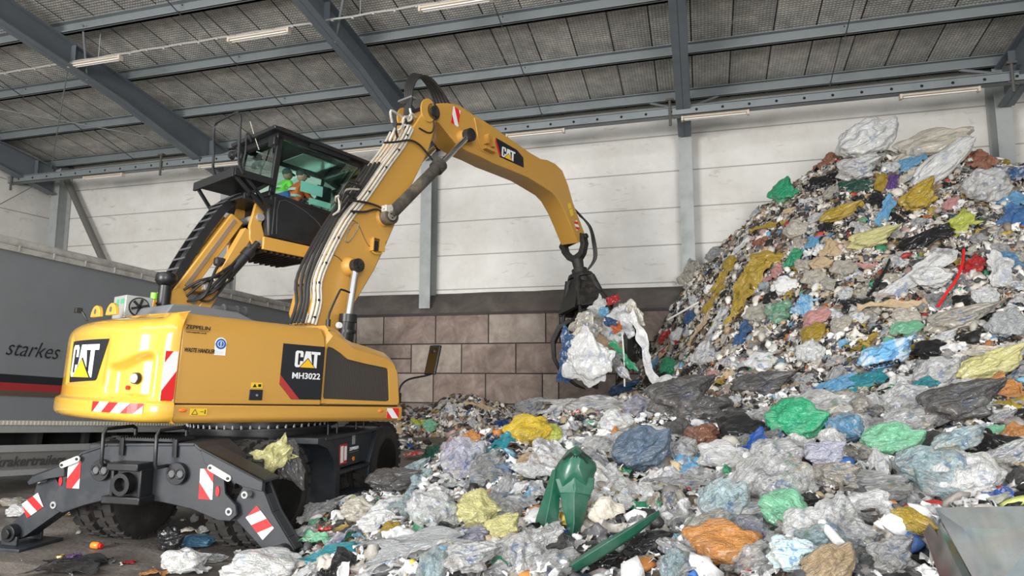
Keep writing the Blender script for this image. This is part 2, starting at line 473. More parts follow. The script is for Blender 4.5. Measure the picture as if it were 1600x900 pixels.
def stone_block(x0, x1, z0, z1, m):
    g = 0.018
    nx, nz = max(3, int((x1 - x0) / 0.13)), max(3, int((z1 - z0) / 0.13))
    V = []; sx = random.uniform(0, 50)
    for j in range(nz + 1):
        for i in range(nx + 1):
            x = x0 + g + (x1 - x0 - 2 * g) * i / nx; z = z0 + g + (z1 - z0 - 2 * g) * j / nz
            ed = i in (0, nx) or j in (0, nz)
            d = 0.0 if ed else 0.03 + 0.03 * noise.fractal(Vector((x * 1.6 + sx, z * 1.6, sx)), 0.8, 2.0, 4)
            V.append((x, YB - d, z))
    n0 = len(V)
    F = [(j * (nx + 1) + i, j * (nx + 1) + i + 1, (j + 1) * (nx + 1) + i + 1, (j + 1) * (nx + 1) + i) for j in range(nz) for i in range(nx)]
    V += [(x0 + g, YB + .56, z0 + g), (x1 - g, YB + .56, z0 + g), (x1 - g, YB + .56, z1 - g), (x0 + g, YB + .56, z1 - g)]
    ring = [i for i in range(nx + 1)] + [j * (nx + 1) + nx for j in range(1, nz + 1)] + [nz * (nx + 1) + i for i in range(nx - 1, -1, -1)] + [j * (nx + 1) for j in range(nz - 1, 0, -1)]
    a_, b_, c_, d_ = 0, nx, nz * (nx + 1) + nx, nz * (nx + 1)
    rb = list(range(0, nx + 1)); rr = [j * (nx + 1) + nx for j in range(nz + 1)]
    rt = [nz * (nx + 1) + i for i in range(nx, -1, -1)]; rl = [j * (nx + 1) for j in range(nz, -1, -1)]
    F += [rb[::-1] + [n0, n0 + 1], rr[::-1] + [n0 + 1, n0 + 2], rt[::-1] + [n0 + 2, n0 + 3], rl[::-1] + [n0 + 3, n0], (n0 + 3, n0 + 2, n0 + 1, n0)]
    o = put('stone_block', B().add(V, F), m, smooth=50)
    tag(o, kind='structure')
    return o


H = 0.835
rows = [  # bottom row first: joints along the wall
    ([-14, -12.4, -10.8, -9.95, -8.30, -6.62, -5.0, -3.4, -1.8, -.2, 1.4, 3], 0),
    ([-14.1, -12.5, -10.9, -9.25, -9.0, -7.4, -5.83, -4.2, -3.75, -2.2, -.6, 1, 2.6], 0),
    ([-14, -12.4, -10.9, -9.6, -8.1, -6.55, -4.95, -3.35, -1.75, -.15, 1.5, 3], 0),
    ([-14.1, -12.5, -10.9, -9.9, -9.0, -7.35, -5.75, -4.1, -3.7, -2.1, -.5, 1.1, 2.7], 0)]
for k, (js, _) in enumerate(rows):
    for i in range(len(js) - 1):
        q = random.random()
        m = stones[2] if js[i] > -3.8 and q < .7 else stones[0] if q < .6 else stones[1]
        if k == 0: m = stones[2] if q < .5 else stones[0]
        if k == 2 and js[i] in (-12.4, -10.9, -9.6):
            zc = H * 2 + H * .5
            stone_block(js[i], js[i + 1], H * 2, zc, m); stone_block(js[i], js[i + 1], zc, H * 3, m)
        else:
            stone_block(js[i], js[i + 1], k * H, k * H + H, m)
GROUT = mat('dark_grout', (0.05, 0.04, 0.035), 0.9)
tag(put('trim_1', B().box(-14, 3, YB + .03, YW, 0, H * 4 - .03), GROUT, smooth=0), kind='structure')
# sloping mortar ledge above the blocks
LEDGE = stone_mat('mortar_ledge', (0.06, 0.05, 0.045), (0.10, 0.085, 0.075), (0.155, 0.135, 0.12), 1.2, 0.4)
b = B(); nx = 60; pr = [(YB - .02, H * 4), (YB + .02, H * 4 + .05), (YB + .36, 3.78), (YW - .02, 4.02), (YW + .02, 4.02), (YW + .02, H * 4)]
V = []
for i in range(nx + 1):
    x = XL + (XR - XL) * i / nx
    for k, (y, z) in enumerate(pr):
        wob = 0.05 * noise.noise(Vector((x * .6, k * 3.1, 0))) if k in (2, 3) else 0
        V.append((x, y, z + wob))
n = len(pr)
F = [(i * n + k, (i + 1) * n + k, (i + 1) * n + (k + 1) % n, i * n + (k + 1) % n) for i in range(nx) for k in range(n)] + [list(range(n)), list(range(nx * n, nx * n + n))]
tag(put('trim_2', b.add(V, F), LEDGE, smooth=60), kind='structure')
tag(put('trim_3', B().box(XL, XR, YB - .05, YB + .02, H * 4 - .02, H * 4 + .05), mat('dark_iron_edge', (0.035, 0.03, 0.028), .7), smooth=0), kind='structure')

XCOL = [-22.2, -14.9, -7.75, -.25, 7.1, 14.4]


def ibeam(b, x, y0, y1, z0, z1, w, t=0.022, tw=0.015):
    """upright I section: flanges face the hall"""
    b.box(x - w / 2, x + w / 2, y0, y0 + t, z0, z1).box(x - w / 2, x + w / 2, y1 - t, y1, z0, z1).box(x - tw / 2, x + tw / 2, y0 + t, y1 - t, z0, z1)


for i, x in enumerate(XCOL):
    b = B(); ibeam(b, x, YB + .08, YW - .03, 3.55 if i > 1 else 0.0, 9.15, 0.34)
    tag(put('steel_column', b, COLM, smooth=0), kind='structure')
    b = B()                                             # rafter, rising from the eaves
    ya, yb = -3.0, 17.6
    dz = 0.62
    for (u0, u1, w_) in ((-.02, 0.0, .34), (dz - .02, dz, .34), (0, dz - .02, .016)):
        def zz(y, u): return roofz(y) - .34 - dz + u - (0.35 * max(0, (y - 13.5)) / 4.1 if u < .3 else 0)
        for s0, s1 in ((ya, 13.5), (13.5, yb)):
            P = [(s0, zz(s0, u0 if u0 > -.01 else 0)), (s1, zz(s1, u0 if u0 > -.01 else 0)), (s1, zz(s1, u1) if u1 > .3 else zz(s1, 0) + .025), (s0, zz(s0, u1) if u1 > .3 else zz(s0, 0) + .025)]
            if u0 == dz - .02:
                P = [(s0, zz(s0, dz) - .025), (s1, zz(s1, dz) - .025), (s1, zz(s1, dz)), (s0, zz(s0, dz))]
            b.prism(P, x - w_ / 2, x + w_ / 2, 'x')
    for y in (12.0, 16.9):
        b.box(x - .15, x + .15, y, y + .016, zz(y, 0) + .02, zz(y, dz) - .02)
    tag(put('rafter', b, STLD, smooth=0), kind='structure')
# purlins
for k in range(11):
    y = 17.65 - k * 1.985; z = roofz(y)
    b = B()
    b.box(XL, XR, y - .035, y + .035, z - .30, z - .29).box(XL, XR, y - .09, y + .05, z - .02, z).box(XL, XR, y + .03, y + .045, z - .30, z)
    b.box(XL, XR, y - .09, y + .045, z - .30, z - .285).box(XL, XR, y - .09, y - .08, z - .30, z - .25)
    tag(put('purlin', b, STL, smooth=0), kind='structure')
# sag rods and wind bracing under the roof
RODM = mat('thin_steel_rod', (0.06, 0.065, 0.07), .5)
b = B()
for x0 in XCOL[:-1]:
    for y in [17.65 - 1.985 * k for k in range(9)]:
        b.cyl((x0 + 3.6, y, roofz(y) - .33), (x0 + 3.6, y - 1.985, roofz(y - 1.985) - .06), .014, n=6)
tag(put('trim_4', b, RODM), kind='structure')
b = B()
for (p, q) in (((-22.2, 17.5, 8.9), (-14.9, 12.0, 9.7)), ((-14.9, 17.5, 8.9), (-22.2, 12.0, 9.7)), ((-22.4, 17.6, 8.6), (-22.5, 11.0, 3.0))):
    b.cyl(p, q, .016, n=6)
for x0 in XCOL[1:-1]:
    for s in (-1, 1):
        b.cyl((x0, 17.0, roofz(17) - .9), (x0 + s * .95, 17.65, roofz(17.65) - .25), .03, n=6)
for x0 in XCOL[1:-1]:
    for y in (12.5,):
        b.cyl((x0, y, roofz(y) - .95), (x0 + .8, y - .9, roofz(y - .9) - .2), .028, n=6)
tag(put('trim_5', b, STL), kind='structure')
# slanting brace beside the left corner column
b = B(); b.cyl((-21.9, 17.9, 8.55), (-18.6, 17.9, 3.4), .11, n=14)
tag(put('trim_6', b, mat('brown_grey_brace', (0.13, 0.125, 0.115), .6), smooth=60), kind='structure')
# perforated cable rail along the back wall
b = B(); yr, zr = 16.55, 8.125
b.box(XL, XR, yr - .12, yr + .12, zr, zr + .012).box(XL, XR, yr - .12, yr - .108, zr, zr + .20).box(XL, XR, yr + .108, yr + .12, zr, zr + .20)
b.box(XL, XR, yr - .17, yr - .108, zr + .19, zr + .205)
rail = put('cable_rail', b, STL, smooth=0)
tag(rail, 'long perforated steel cable rail crossing the back wall', 'cable rail')
b = B()
x = XL + .5
while x < XR:
    b.cyl((x, yr - .122, zr + .1), (x, yr - .119, zr + .1), .035, n=10); x += .62
put('rail_hole', b, mat('hole_black', (.01, .01, .01), .9), rail)['kind'] = 'stuff'
for x in XCOL:
    for dx in ((-.32,) if x != -14.9 else (-1.35,)):
        h = B().cyl((x + dx, yr - .17, 7.85), (x + dx, yr - .17, roofz(yr) - .9), .035, n=8).cyl((x + dx - .09, yr - .17, 8.1), (x + dx + .12, yr - .17, 8.02), .02, n=6)
        h.box(x + dx - .1, x + dx + .1, yr - .22, yr - .1, roofz(yr) - .95, roofz(yr) - .9)
        put('rail_hanger', h, mat('rusty_hanger', (.09, .085, .075), .6), rail)

LAMPB = mat('lamp_housing', (0.60, 0.52, 0.42), .5, dirt=.3, dirtcol=(.35, .28, .2))
TUBEM = mat('unlit_fluorescent_tube', (0.80, 0.76, 0.70), .25)


def tube_lamp():
    t = empty('fluorescent_lamp', (0, 0, 0))
    b = B().prism([(-.05, .0), (.05, .0), (.075, -.03), (.06, -.055), (-.06, -.055), (-.075, -.03)], -.79, .79, 'x')
    put('lamp_housing', b, LAMPB, t)
    b = B().cyl((-.74, -.035, -.085), (.74, -.035, -.085), .019, n=10).cyl((-.74, .035, -.085), (.74, .035, -.085), .019, n=10)
    put('lamp_tube', b, TUBEM, t)
    b = B().box(-.81, -.755, -.07, .07, -.12, 0.0).box(.755, .81, -.07, .07, -.12, 0.0)
    put('end_cap', b, LAMPB, t, bevel=.01)
    return t


def dup(root, loc, rotz=0.0):
    r = root.copy(); COL.objects.link(r); r.location = loc; r.rotation_euler = (0, 0, rotz)
    for ch in list(root.children):
        c = ch.copy(); COL.objects.link(c); c.parent = r
        for g in list(ch.children):
            d = g.copy(); COL.objects.link(d); d.parent = c
    return r


lamp0 = tube_lamp()
lamps = [(-18.7, yr, zr, 'unlit tube lamp under the cable rail, farthest left above the trailer'),
         (-14.1, yr, zr, 'unlit tube lamp under the cable rail, partly behind the cab railing'),
         (-9.2, yr, zr, 'unlit tube lamp under the cable rail, behind the yellow boom'),
         (-4.1, yr, zr, 'unlit tube lamp under the cable rail, just above the stick of the machine'),
         (.5, yr, zr, 'unlit tube lamp under the cable rail, beside the middle steel column'),
         (5.4, yr, zr, 'unlit tube lamp under the cable rail, above the top of the waste heap'),
         (-14.1, 12.0, 9.36, 'unlit tube lamp on the roof conduit, leftmost of the upper row'),
         (-9.4, 12.0, 9.36, 'unlit tube lamp on the roof conduit, middle of the upper row'),
         (-4.66, 12.0, 9.36, 'unlit tube lamp on the roof conduit, rightmost of the upper row')]
for k, (x, y, z, lb) in enumerate(lamps):
    o = lamp0 if k == 0 else dup(lamp0, (x, y, z))
    o.location = (x, y, z - .012)
    tag(o, lb, 'lamp', 'tube lamps under the roof')
b = B(); pts = [(XL + .2 + i * .5, 12.0, 9.40 - (.02 if i % 2 else 0)) for i in range(76)]
b.tube(pts, .022, 6)
for i in range(0, 76, 1):
    b.cyl((pts[i][0], 12, pts[i][2] - .02), (pts[i][0] + .05, 12, pts[i][2] - .02), .034, n=6)
for x in XCOL:
    b.cyl((x + .9, 12, 9.4), (x + .9, 12, roofz(12) - .02), .008, n=5)
tag(put('lighting_conduit', b, mat('pale_conduit', (.38, .37, .35), .5)), 'thin pale conduit carrying the upper row of tube lamps', 'conduit')

# ------------------------------------------------------------------ grey trailer at the left
TR = Frame(plan(-7.3, 10.0), 106 - 24.5, 4.75, 1.0)
troot = empty('dump_trailer', (*plan(-7.3, 10.0)[:2], 0), 'long grey tipping trailer parked behind the excavator at the left', 'trailer')
TGR = mat('trailer_grey', (0.165, 0.175, 0.185), .35, dirt=.5, dirtcol=(.12, .125, .13), dscale=1.3)
TAL = mat('trailer_alloy', (0.36, 0.37, 0.37), .45, metal=.3, dirt=.5, dirtcol=(.2, .2, .19), dscale=4)
TDK = mat('trailer_underside', (0.012, 0.012, 0.013), .7)
L0, L1 = -4.6, 5.75
b = B(TR.M); b.box(L0, L1, 0, 2.5, 1.02, 3.62)
put('trailer_body', b, TGR, troot, bevel=.02)
b = B(TR.M); b.cyl((L0, 0.02, 3.66), (L1, .02, 3.66), .075, n=16); b.box(L0, L1, -.05, .04, 3.52, 3.6).cyl((L0, 2.48, 3.66), (L1, 2.48, 3.66), .075, n=16)
for x in range(-8, 12): b.box(x * .5, x * .5 + .02, -.06, .05, 3.53, 3.62)
put('top_rail', b, mat('rolled_tarp_rail', (.36, .35, .32), .6, dirt=.6, dirtcol=(.1, .1, .09), dscale=6), troot)
b = B(TR.M); b.box(L0, L1, -.012, .01, 1.60, 1.72); put('trailer_stripe', b, LOGB, troot, smooth=0)
b = B(TR.M); b.box(L0, L1, -.012, .01, 1.49, 1.60); put('trailer_stripe', b, mat('dull_red_stripe', (.28, .025, .03), .4), troot, smooth=0)
b = B(TR.M); b.box(L0, L1, -.012, .01, 1.41, 1.49); put('trailer_stripe', b, mat('brown_stripe', (.09, .065, .045), .4), troot, smooth=0)
b = B(TR.M); b.box(L0, L1, -.03, .04, .99, 1.055)
for i in range(190): b.box(L0 + i * .054, L0 + i * .054 + .012, -.036, -.028, .995, 1.05)
put('rope_rail', b, mat('pale_rope_rail', (.52, .50, .42), .5), troot, smooth=0)
b = B(TR.M); b.box(L0, L1, -.02, .06, .88, .985); put('lower_rail', b, TAL, troot, smooth=0)
b = B(TR.M); b.box(L0, L1, .7, .85, .55, .88).box(L0, L1, 1.6, 1.75, .55, .88).box(L0, 1.6, .35, 2.1, .5, .62)
for x in (-1.2, .3, 1.5, 3.0, 4.2): b.box(x, x + .08, .1, 2.3, .6, .9)
b.box(1.0, 1.08, .05, .15, .3, .9)
put('trailer_chassis', b, TDK, troot)
b = B(TR.M); b.box(L0, 1.45, .02, .05, .27, .70); put('side_guard', b, mat('side_guard_grey', (.16, .16, .155), .5, dirt=.4, dirtcol=(.09, .085, .08)), troot, bevel=.008)
b = B(TR.M); b.box(L0, 1.46, .0, .03, .60, .70).box(L0, 1.46, .0, .03, .26, .34); put('side_guard_rail', b, TAL, troot, smooth=0)
TRW = Frame(plan(-7.3, 10.0), 106 - 24.5, 0, 0)
for wx in (-3.2, -1.9, 3.9):
    b = B(TRW.M); b.lathe([(0.01, 0), (.3, 0), (.33, .03), (.5, 0), (.52, .04), (.52, .26), (.5, .3), (.01, .3)], 'y', (wx, .35, .52), 28)
    put('tyre', b, RUB, troot)
M = TR.M @ basis((-.42, -.014, 2.0), (1, 0, 0), (0, 0, 1))
lettering('starkes T', .34, M, LOGB, troot, shear=.35, bold=-.002, depth=.001, w=1.03)
M = TR.M @ basis((-.70, -.004, .40), (1, 0, 0), (0, 0, 1))
lettering('www.krakertrailers.eu', .2, M, mat('dark_grey_lettering', (.05, .05, .052), .5), troot, shear=.2, bold=.004, depth=.001, w=1.62)
# ------------------------------------------------------------------ the excavator
CC = plan(-3.25, 8.75)
U = Frame(CC, 66, 3.0, 1.25)          # upper carriage, slightly nose down
K = Frame(CC, 92, 0, 0)               # undercarriage
EX = empty('material_handler', (CC[0], CC[1], 0), 'yellow wheeled waste handling excavator with raised black cab, long bent arm and black outriggers', 'excavator')


def UB(): return B(U.M)
def KB(): return B(K.M)


def side(x, z, off=-1.276):           # decal frame on the near flank
    return U.M @ basis((x, off, z), (1, 0, 0), (0, 0, 1))


def cat_logo(name, M, wd, ht, parent):
    """three block letters with the triangle, drawn in a unit box"""
    def S(pts): return [(x * wd, y * ht) for x, y in pts]
    b = B(M)
    C = [(.05, 0), (0, .09), (0, .91), (.05, 1), (.26, 1), (.31, .91), (.31, .62), (.20, .62), (.20, .82), (.175, .86), (.135, .86), (.11, .82), (.11, .18), (.135, .14), (.175, .14), (.20, .18), (.20, .38), (.31, .38), (.31, .09), (.26, 0)]
    A = [(.29, 0), (.40, 1), (.60, 1), (.71, 0), (.58, 0), (.565, .2), (.435, .2), (.42, 0)]
    T = [(.62, 1), (1, 1), (1, .83), (.88, .83), (.88, 0), (.755, 0), (.755, .83), (.645, .83)]
    for P in (C, A, T): b.prism(S(P), 0, .003, 'z')
    lg = put('logo_letters', b, WHT, parent, smooth=0)
    b = B(M); b.prism(S([(.16, -.03), (.5, .60), (.84, -.03)]), .0032, .0042, 'z')
    put('logo_triangle_edge', b, LOGB, parent, smooth=0)
    b = B(M); b.prism(S([(.205, .0), (.5, .53), (.795, .0)]), .0044, .0056, 'z')
    put('logo_triangle', b, LOGY, parent, smooth=0)


def stripes(M, wd, ht, slope, pitch, parent, first=0.0, thick=.003, curve=None):
    """white plate with slanting red bars"""
    nx = 14 if curve else 1
    def surf(P, z, mi, bb):
        if not curve: bb.prism(P, z, z + .001, 'z', mi); return
        for i in range(nx):
            x0, x1 = wd * i / nx, wd * (i + 1) / nx
            Q = clip(clip(P, 1, 0, x0), -1, 0, -x1)
            if len(Q) < 3: continue
            V = [(*curve(x, y, z),) for x, y in Q]
            bb.add(V, [list(range(len(V)))], mi)
    b = B(M)
    surf([(0, 0), (wd, 0), (wd, ht), (0, ht)], thick, 0, b)
    c = first
    while c < abs(slope) * ht + wd + pitch * 2:
        P = [(0, 0), (wd, 0), (wd, ht), (0, ht)]
        # bar between x + slope*y = c and c + pitch/2
        P = clip(P, 1, slope, c); P = clip(P, -1, -slope, -(c + pitch / 2)) if len(P) > 2 else P
        if len(P) > 2: surf(P, thick + .0015, 1, b)
        c += pitch
    return put('warning_stripes', b, [WHT, RED], parent, smooth=0)


# ---- undercarriage
b = KB(); b.box(-1.9, 1.75, -.55, .55, .55, 1.0)
b.box(-1.95, -1.0, -.78, .72, .72, 1.06).box(.6, 1.7, -.75, .75, .62, .98)
b.box(-.95, .72, -1.0, 1.0, .72, .98)
put('undercarriage_frame', b, CHA, EX, bevel=.02)
b = KB(); b.cyl((0, 0, .98), (0, 0, 1.12), .86, n=56); b.cyl((0, 0, 1.12), (0, 0, 1.15), .80, n=56); b.cyl((0, 0, 1.15), (0, 0, 1.23), .90, n=56)
sr = put('slewing_ring', b, BLK, EX)
b = KB()
for i in range(56):
    t = 2 * pi * i / 56
    b.cyl((.89 * cos(t), .89 * sin(t), 1.125), (.89 * cos(t), .89 * sin(t), 1.165), .014, n=6)
put('ring_bolt', b, mat('bolt_steel', (.5, .5, .5), .4, metal=.5), sr)['kind'] = 'stuff'
b = KB(); b.cyl((0, 0, 1.1), (0, 0, 1.125), .93, n=56); put('ring_flange', b, BLK, sr)
# side boxes, steps and decks between the wheels
b = KB()
b.prism([(-.62, 1.03), (.92, 1.03), (.92, .99), (-.62, .99)], -1.27, -.72, 'y')
b.prism([(-.50, .99), (.70, .99), (.62, .62), (-.36, .62)], -1.22, -.7, 'y')
put('side_deck', b, CHA, EX, bevel=.006)
b = KB()
b.prism([(-.78, 1.04), (-.62, 1.04), (-.45, .96), (-.30, .80), (-.24, .62), (-.24, .14), (-.36, .14), (-.36, .60), (-.42, .76), (-.56, .90), (-.78, .97)], -1.26, -.74, 'y')
put('mud_guard', b, CHA, EX, bevel=.006)
b = KB(); b.prism([(.92, 1.03), (.78, 1.03), (.55, .62), (.50, .34), (.56, .34), (.62, .60)], -1.26, -1.2, 'y')
put('mud_guard', b, CHA, EX, bevel=.006)
for z, x1 in ((.56, .58), (.24, .50)):
    b = KB(); b.box(-.26, x1, -1.27, -.98, z, z + .035)
    for i in range(14): b.box(-.24 + i * .057, -.22 + i * .057, -1.275, -1.265, z, z + .035)
    put('step', b, CHA, EX, smooth=0)
for x in (-.28, .45):
    b = KB(); b.tube([(x, -1.1, 1.02), (x, -1.1, 1.15), (x + .02, -1.1, 1.17), (x + .20, -1.1, 1.17), (x + .22, -1.1, 1.15), (x + .22, -1.1, 1.02)], .014, 8)
    put('grab_handle', b, BLK, EX)
b = KB(); b.box(-.2, -.02, -1.228, -1.221, .66, .90)
put('extinguisher_sign', b, DRED, EX, smooth=0)
b = KB(); b.box(-.185, -.12, -1.232, -1.229, .68, .88).box(-.09, -.035, -1.232, -1.229, .70, .87)
put('extinguisher_symbol', b, WHT, EX, smooth=0)
M = K.M @ basis((.05, -1.224, .80), (1, 0, 0), (0, 0, 1)); lettering('ZEPPELIN', .055, M, WHT, EX, bold=.001, w=.24)
b = KB(); b.box(.05, .29, -1.226, -1.222, .775, .779).box(.12, .19, -1.228, -1.221, .87, 1.0); put('data_plate', b, TAL, EX, smooth=0)
b = KB(); b.cyl((.16, -1.221, .69), (.16, -1.228, .69), .028, n=14); put('side_reflector', b, ORG_M, EX)


def wheel(x, y, sgn):
    """twin solid tyres with deep set rim; sgn = outer side"""
    for k, yy in enumerate((y, y + sgn * -.31)):
        b = KB(); R = .53; c = (x, yy, R)
        y0 = -.02 * sgn
        prof = [(.30, 0), (.31, .0), (.36, .0), (.44, .015), (.505, .04), (.525, .06), (.53, .09), (.53, .20), (.525, .23), (.505, .25), (.44, .27), (.31, .28), (.30, .28)]
        prof = [(r, -h * sgn) for r, h in prof]
        b.lathe(prof, 'y', c, 48)
        for i in range(26):                     # shoulder lugs
            for s, (h0, h1) in enumerate(((.03, .13), (.15, .25))):
                t = 2 * pi * (i + .5 * s) / 26
                A = np.eye(4); A[:3, :3] = np.array([[cos(t), 0, sin(t)], [0, 1, 0], [-sin(t), 0, cos(t)]]); A[:3, 3] = c
                yo, yi = -h0 * sgn, -h1 * sgn
                b.box(-.042, .042, min(yo, yi), max(yo, yi), .50, .545, 0, A)
        t_ = put('tyre', b, RUB, EX)
        if k == 0:
            b = KB(); b.lathe([(.315, -.0 * sgn), (.315, -.02 * sgn), (.295, -.03 * sgn), (.285, -.14 * sgn), (.20, -.16 * sgn), (.16, -.10 * sgn), (.15, -.03 * sgn), (.12, -.015 * sgn), (.001, -.01 * sgn)], 'y', c, 32)
            put('wheel_rim', b, BLK, t_)
            b = KB()
            for i in range(8):
                t = 2 * pi * i / 8
                q = (c[0] + .215 * cos(t), yy - .16 * sgn, R + .215 * sin(t)); b.cyl(q, (q[0], q[1] + .03 * sgn, q[2]), .014, n=6)
            put('wheel_nut', b, mat('dark_bolt', (.06, .06, .06), .5), t_)


for x in (-1.38, 1.12):
    for sgn in (-1, 1): wheel(x, -.13 + 1.12 * sgn, sgn)

# ---- outrigger beam at the rear
BX = -2.13
yc = -.10
front = [(.60, 1.0), (.30, 1.09), (-.72, 1.12), (-.98, .93), (-1.06, .80), (-1.08, .66), (-1.20, .56), (-1.22, .47), (-1.15, .41), (-1.02, .41), (-.72, .50), (-.40, .545), (-.05, .57), (.25, .545), (.55, .47), (.80, .385), (.92, .42), (.95, .52), (.86, .66), (.80, .84)]
b = KB(); b.prism(front, BX, BX + .035, 'x'); b.prism(front, BX + .40, BX + .43, 'x')
top = [(.80, .86), (.60, 1.0), (.30, 1.09), (-.72, 1.12), (-1.0, .93)]
for i in range(len(top) - 1):
    p, q = top[i], top[i + 1]
    b.prism([p, q, (q[0], q[1] - .03), (p[0], p[1] - .03)], BX - .01, BX + .50, 'x')
b.prism([(.4, .62), (-.6, .62), (-.6, 1.02), (.3, 1.0)], BX + .05, BX + .6, 'x')
put('outrigger_beam', b, CHA, EX, bevel=.008)


def K_x(pts, px=BX): return [K.atx(x, y, px) for x, y in pts]


for s in (1, -1):
    # hood over the cylinder
    if s > 0: P = [(.80, .88), (1.18, .75), (1.24, .68), (1.22, .645), (.98, .72), (.78, .75)]
    else: P = [(-.80, 1.08), (-1.50, .80), (-1.50, .70), (-1.28, .74), (-1.05, .83), (-.86, .94)]
    b = KB(); b.prism(P, BX - .03, BX + .02, 'x')
    tp = P[:3] if s > 0 else P[:2]
    for i in range(len(tp) - 1):
        b.prism([tp[i], tp[i + 1], (tp[i + 1][0], tp[i + 1][1] - .025), (tp[i][0], tp[i][1] - .025)], BX - .03, BX + .25, 'x')
    put('cylinder_hood', b, CHA, EX, bevel=.006)
    # leg
    if s > 0:
        P = [(.93, .36), (.82, .42), (.84, .52), (1.02, .76), (1.10, .80), (1.20, .74), (1.24, .55), (1.34, .36), (1.52, .22), (1.53, .12), (1.44, .07), (1.34, .10)]
        foot, piv, lug = (1.45, .15), (.91, .46), (1.12, .70)
    else:
        P = [(-1.16, .42), (-1.12, .52), (-1.24, .74), (-1.33, .79), (-1.42, .76), (-1.47, .66), (-1.55, .50), (-1.72, .28), (-1.80, .18), (-1.78, .10), (-1.66, .08), (-1.50, .14)]
        foot, piv, lug = (-1.70, .15), (-1.14, .50), (-1.30, .66)
    b = KB(); b.prism(P, BX + .06, BX + .09, 'x'); b.prism(P, BX + .20, BX + .23, 'x')
    b.prism([P[0], P[1], P[-1]], BX + .09, BX + .20, 'x')
    # inner web follows the outer edge
    e = P[5:9]
    for i in range(len(e) - 1):
        b.prism([e[i], e[i + 1], (e[i + 1][0] - .03 * s, e[i + 1][1] - .02), (e[i][0] - .03 * s, e[i][1] - .02)], BX + .09, BX + .20, 'x')
    lg = put('outrigger_leg', b, CHA, EX, bevel=.006)
    b = KB(); b.cyl((BX - .02, foot[0], foot[1]), (BX + .32, foot[0], foot[1]), .085, n=24).cyl((BX - .05, foot[0], foot[1]), (BX + .0, foot[0], foot[1]), .05, n=20)
    put('foot_pin', b, BLK, lg, bevel=.006)
    b = KB(); b.box(BX - .10, BX + .40, foot[0] - .26, foot[0] + .26, .0, .03).box(BX + .0, BX + .03, foot[0] - .1, foot[0] + .1, .03, .12).box(BX + .27, BX + .30, foot[0] - .1, foot[0] + .1, .03, .12)
    put('foot_pad', b, CHA, EX, bevel=.005)
    for q, r in ((piv, .036), (lug, .034)):
        b = KB(); b.cyl((BX - .012, *q), (BX + .25, *q), r, n=20); put('pivot_pin', b, TAL, EX)
        b = KB(); b.cyl((BX - .016, *q), (BX - .011, *q), r * .45, n=12); put('pin_hole', b, BLK, EX)
    y2 = piv[0] + (.10 if s > 0 else -.0)
    b = KB(); b.cyl((BX + .14, lug[0], lug[1]), (BX + .14, (.55 if s > 0 else -.75), .92), .028, n=14); put('outrigger_rod', b, CHR, EX)
    b = KB(); b.cyl((BX + .14, lug[0] - .17 * s, lug[1] + .08), (BX + .14, (.5 if s > 0 else -.7), .94), .06, n=16); put('outrigger_cylinder', b, BLK, EX)
    # link plate
    p, q = ((.62, .93), (.80, .865)) if s > 0 else ((-.94, .90), (-1.14, .81))
    b = KB()
    d = np.array(q) - np.array(p); L_ = np.linalg.norm(d); d /= L_; nn_ = np.array([-d[1], d[0]]) * .03
    arc = [tuple(np.array(q) + d * .03 * sin(t) + nn_ * cos(t)) for t in np.linspace(0, pi, 9)] + [tuple(np.array(p) - d * .03 * sin(t) - nn_ * cos(t)) for t in np.linspace(0, pi, 9)]
    b.prism(arc, BX - .045, BX - .033, 'x'); put('link_plate', b, mat('cream_plate', (.55, .55, .48), .5), EX, smooth=0)
    b = KB()
    for r in (p, q): b.cyl((BX - .055, *r), (BX - .04, *r), .014, n=10)
    put('link_bolt', b, BLK, EX)
    # red oval reflector
    c = (.845, .70) if s > 0 else (-1.005, .68)
    b = KB(); b.prism([(c[0] + .022 * cos(t), c[1] + .05 * sin(t)) for t in np.linspace(0, 2 * pi, 20, endpoint=False)], BX - .008, BX, 'x')
    put('oval_reflector', b, mat('dark_red_reflector', (.42, .02, .025), .3), EX, smooth=0)
    b = KB(); b.cyl((BX - .004, c[0] - .075 * s, c[1] + .01), (BX + .01, c[0] - .075 * s, c[1] + .01), .018, n=12); put('drain_hole', b, mat('hole_black', (.01, .01, .01), .9), EX)
    # warning plates on the beam
    x0 = .765 if s > 0 else -.80
    M = K.M @ basis((BX, x0, .635 if s > 0 else .60), (0, -1, 0), (0, 0, 1))
    if s > 0: stripes(M, .155, .27, -.85, .30, EX, first=-.38)
    else: stripes(M, .15, .28, .85, .30, EX, first=-.02)
    # plates on the legs
    if s > 0: M = K.M @ basis((BX + .058, 1.30, .30), (0, -1, .62), (0, .62, 1)); stripes(M, .23, .16, .4, .17, EX, first=-.03)
    else: M = K.M @ basis((BX + .058, -1.30, .60), (0, -1, -1.05), (0, -.75, .75)); M = K.M @ basis((BX + .058, -1.28, .44), (0, -1, -1.0), (0, -1, 1)); stripes(M, .27, .16, -.4, .19, EX, first=-.10)
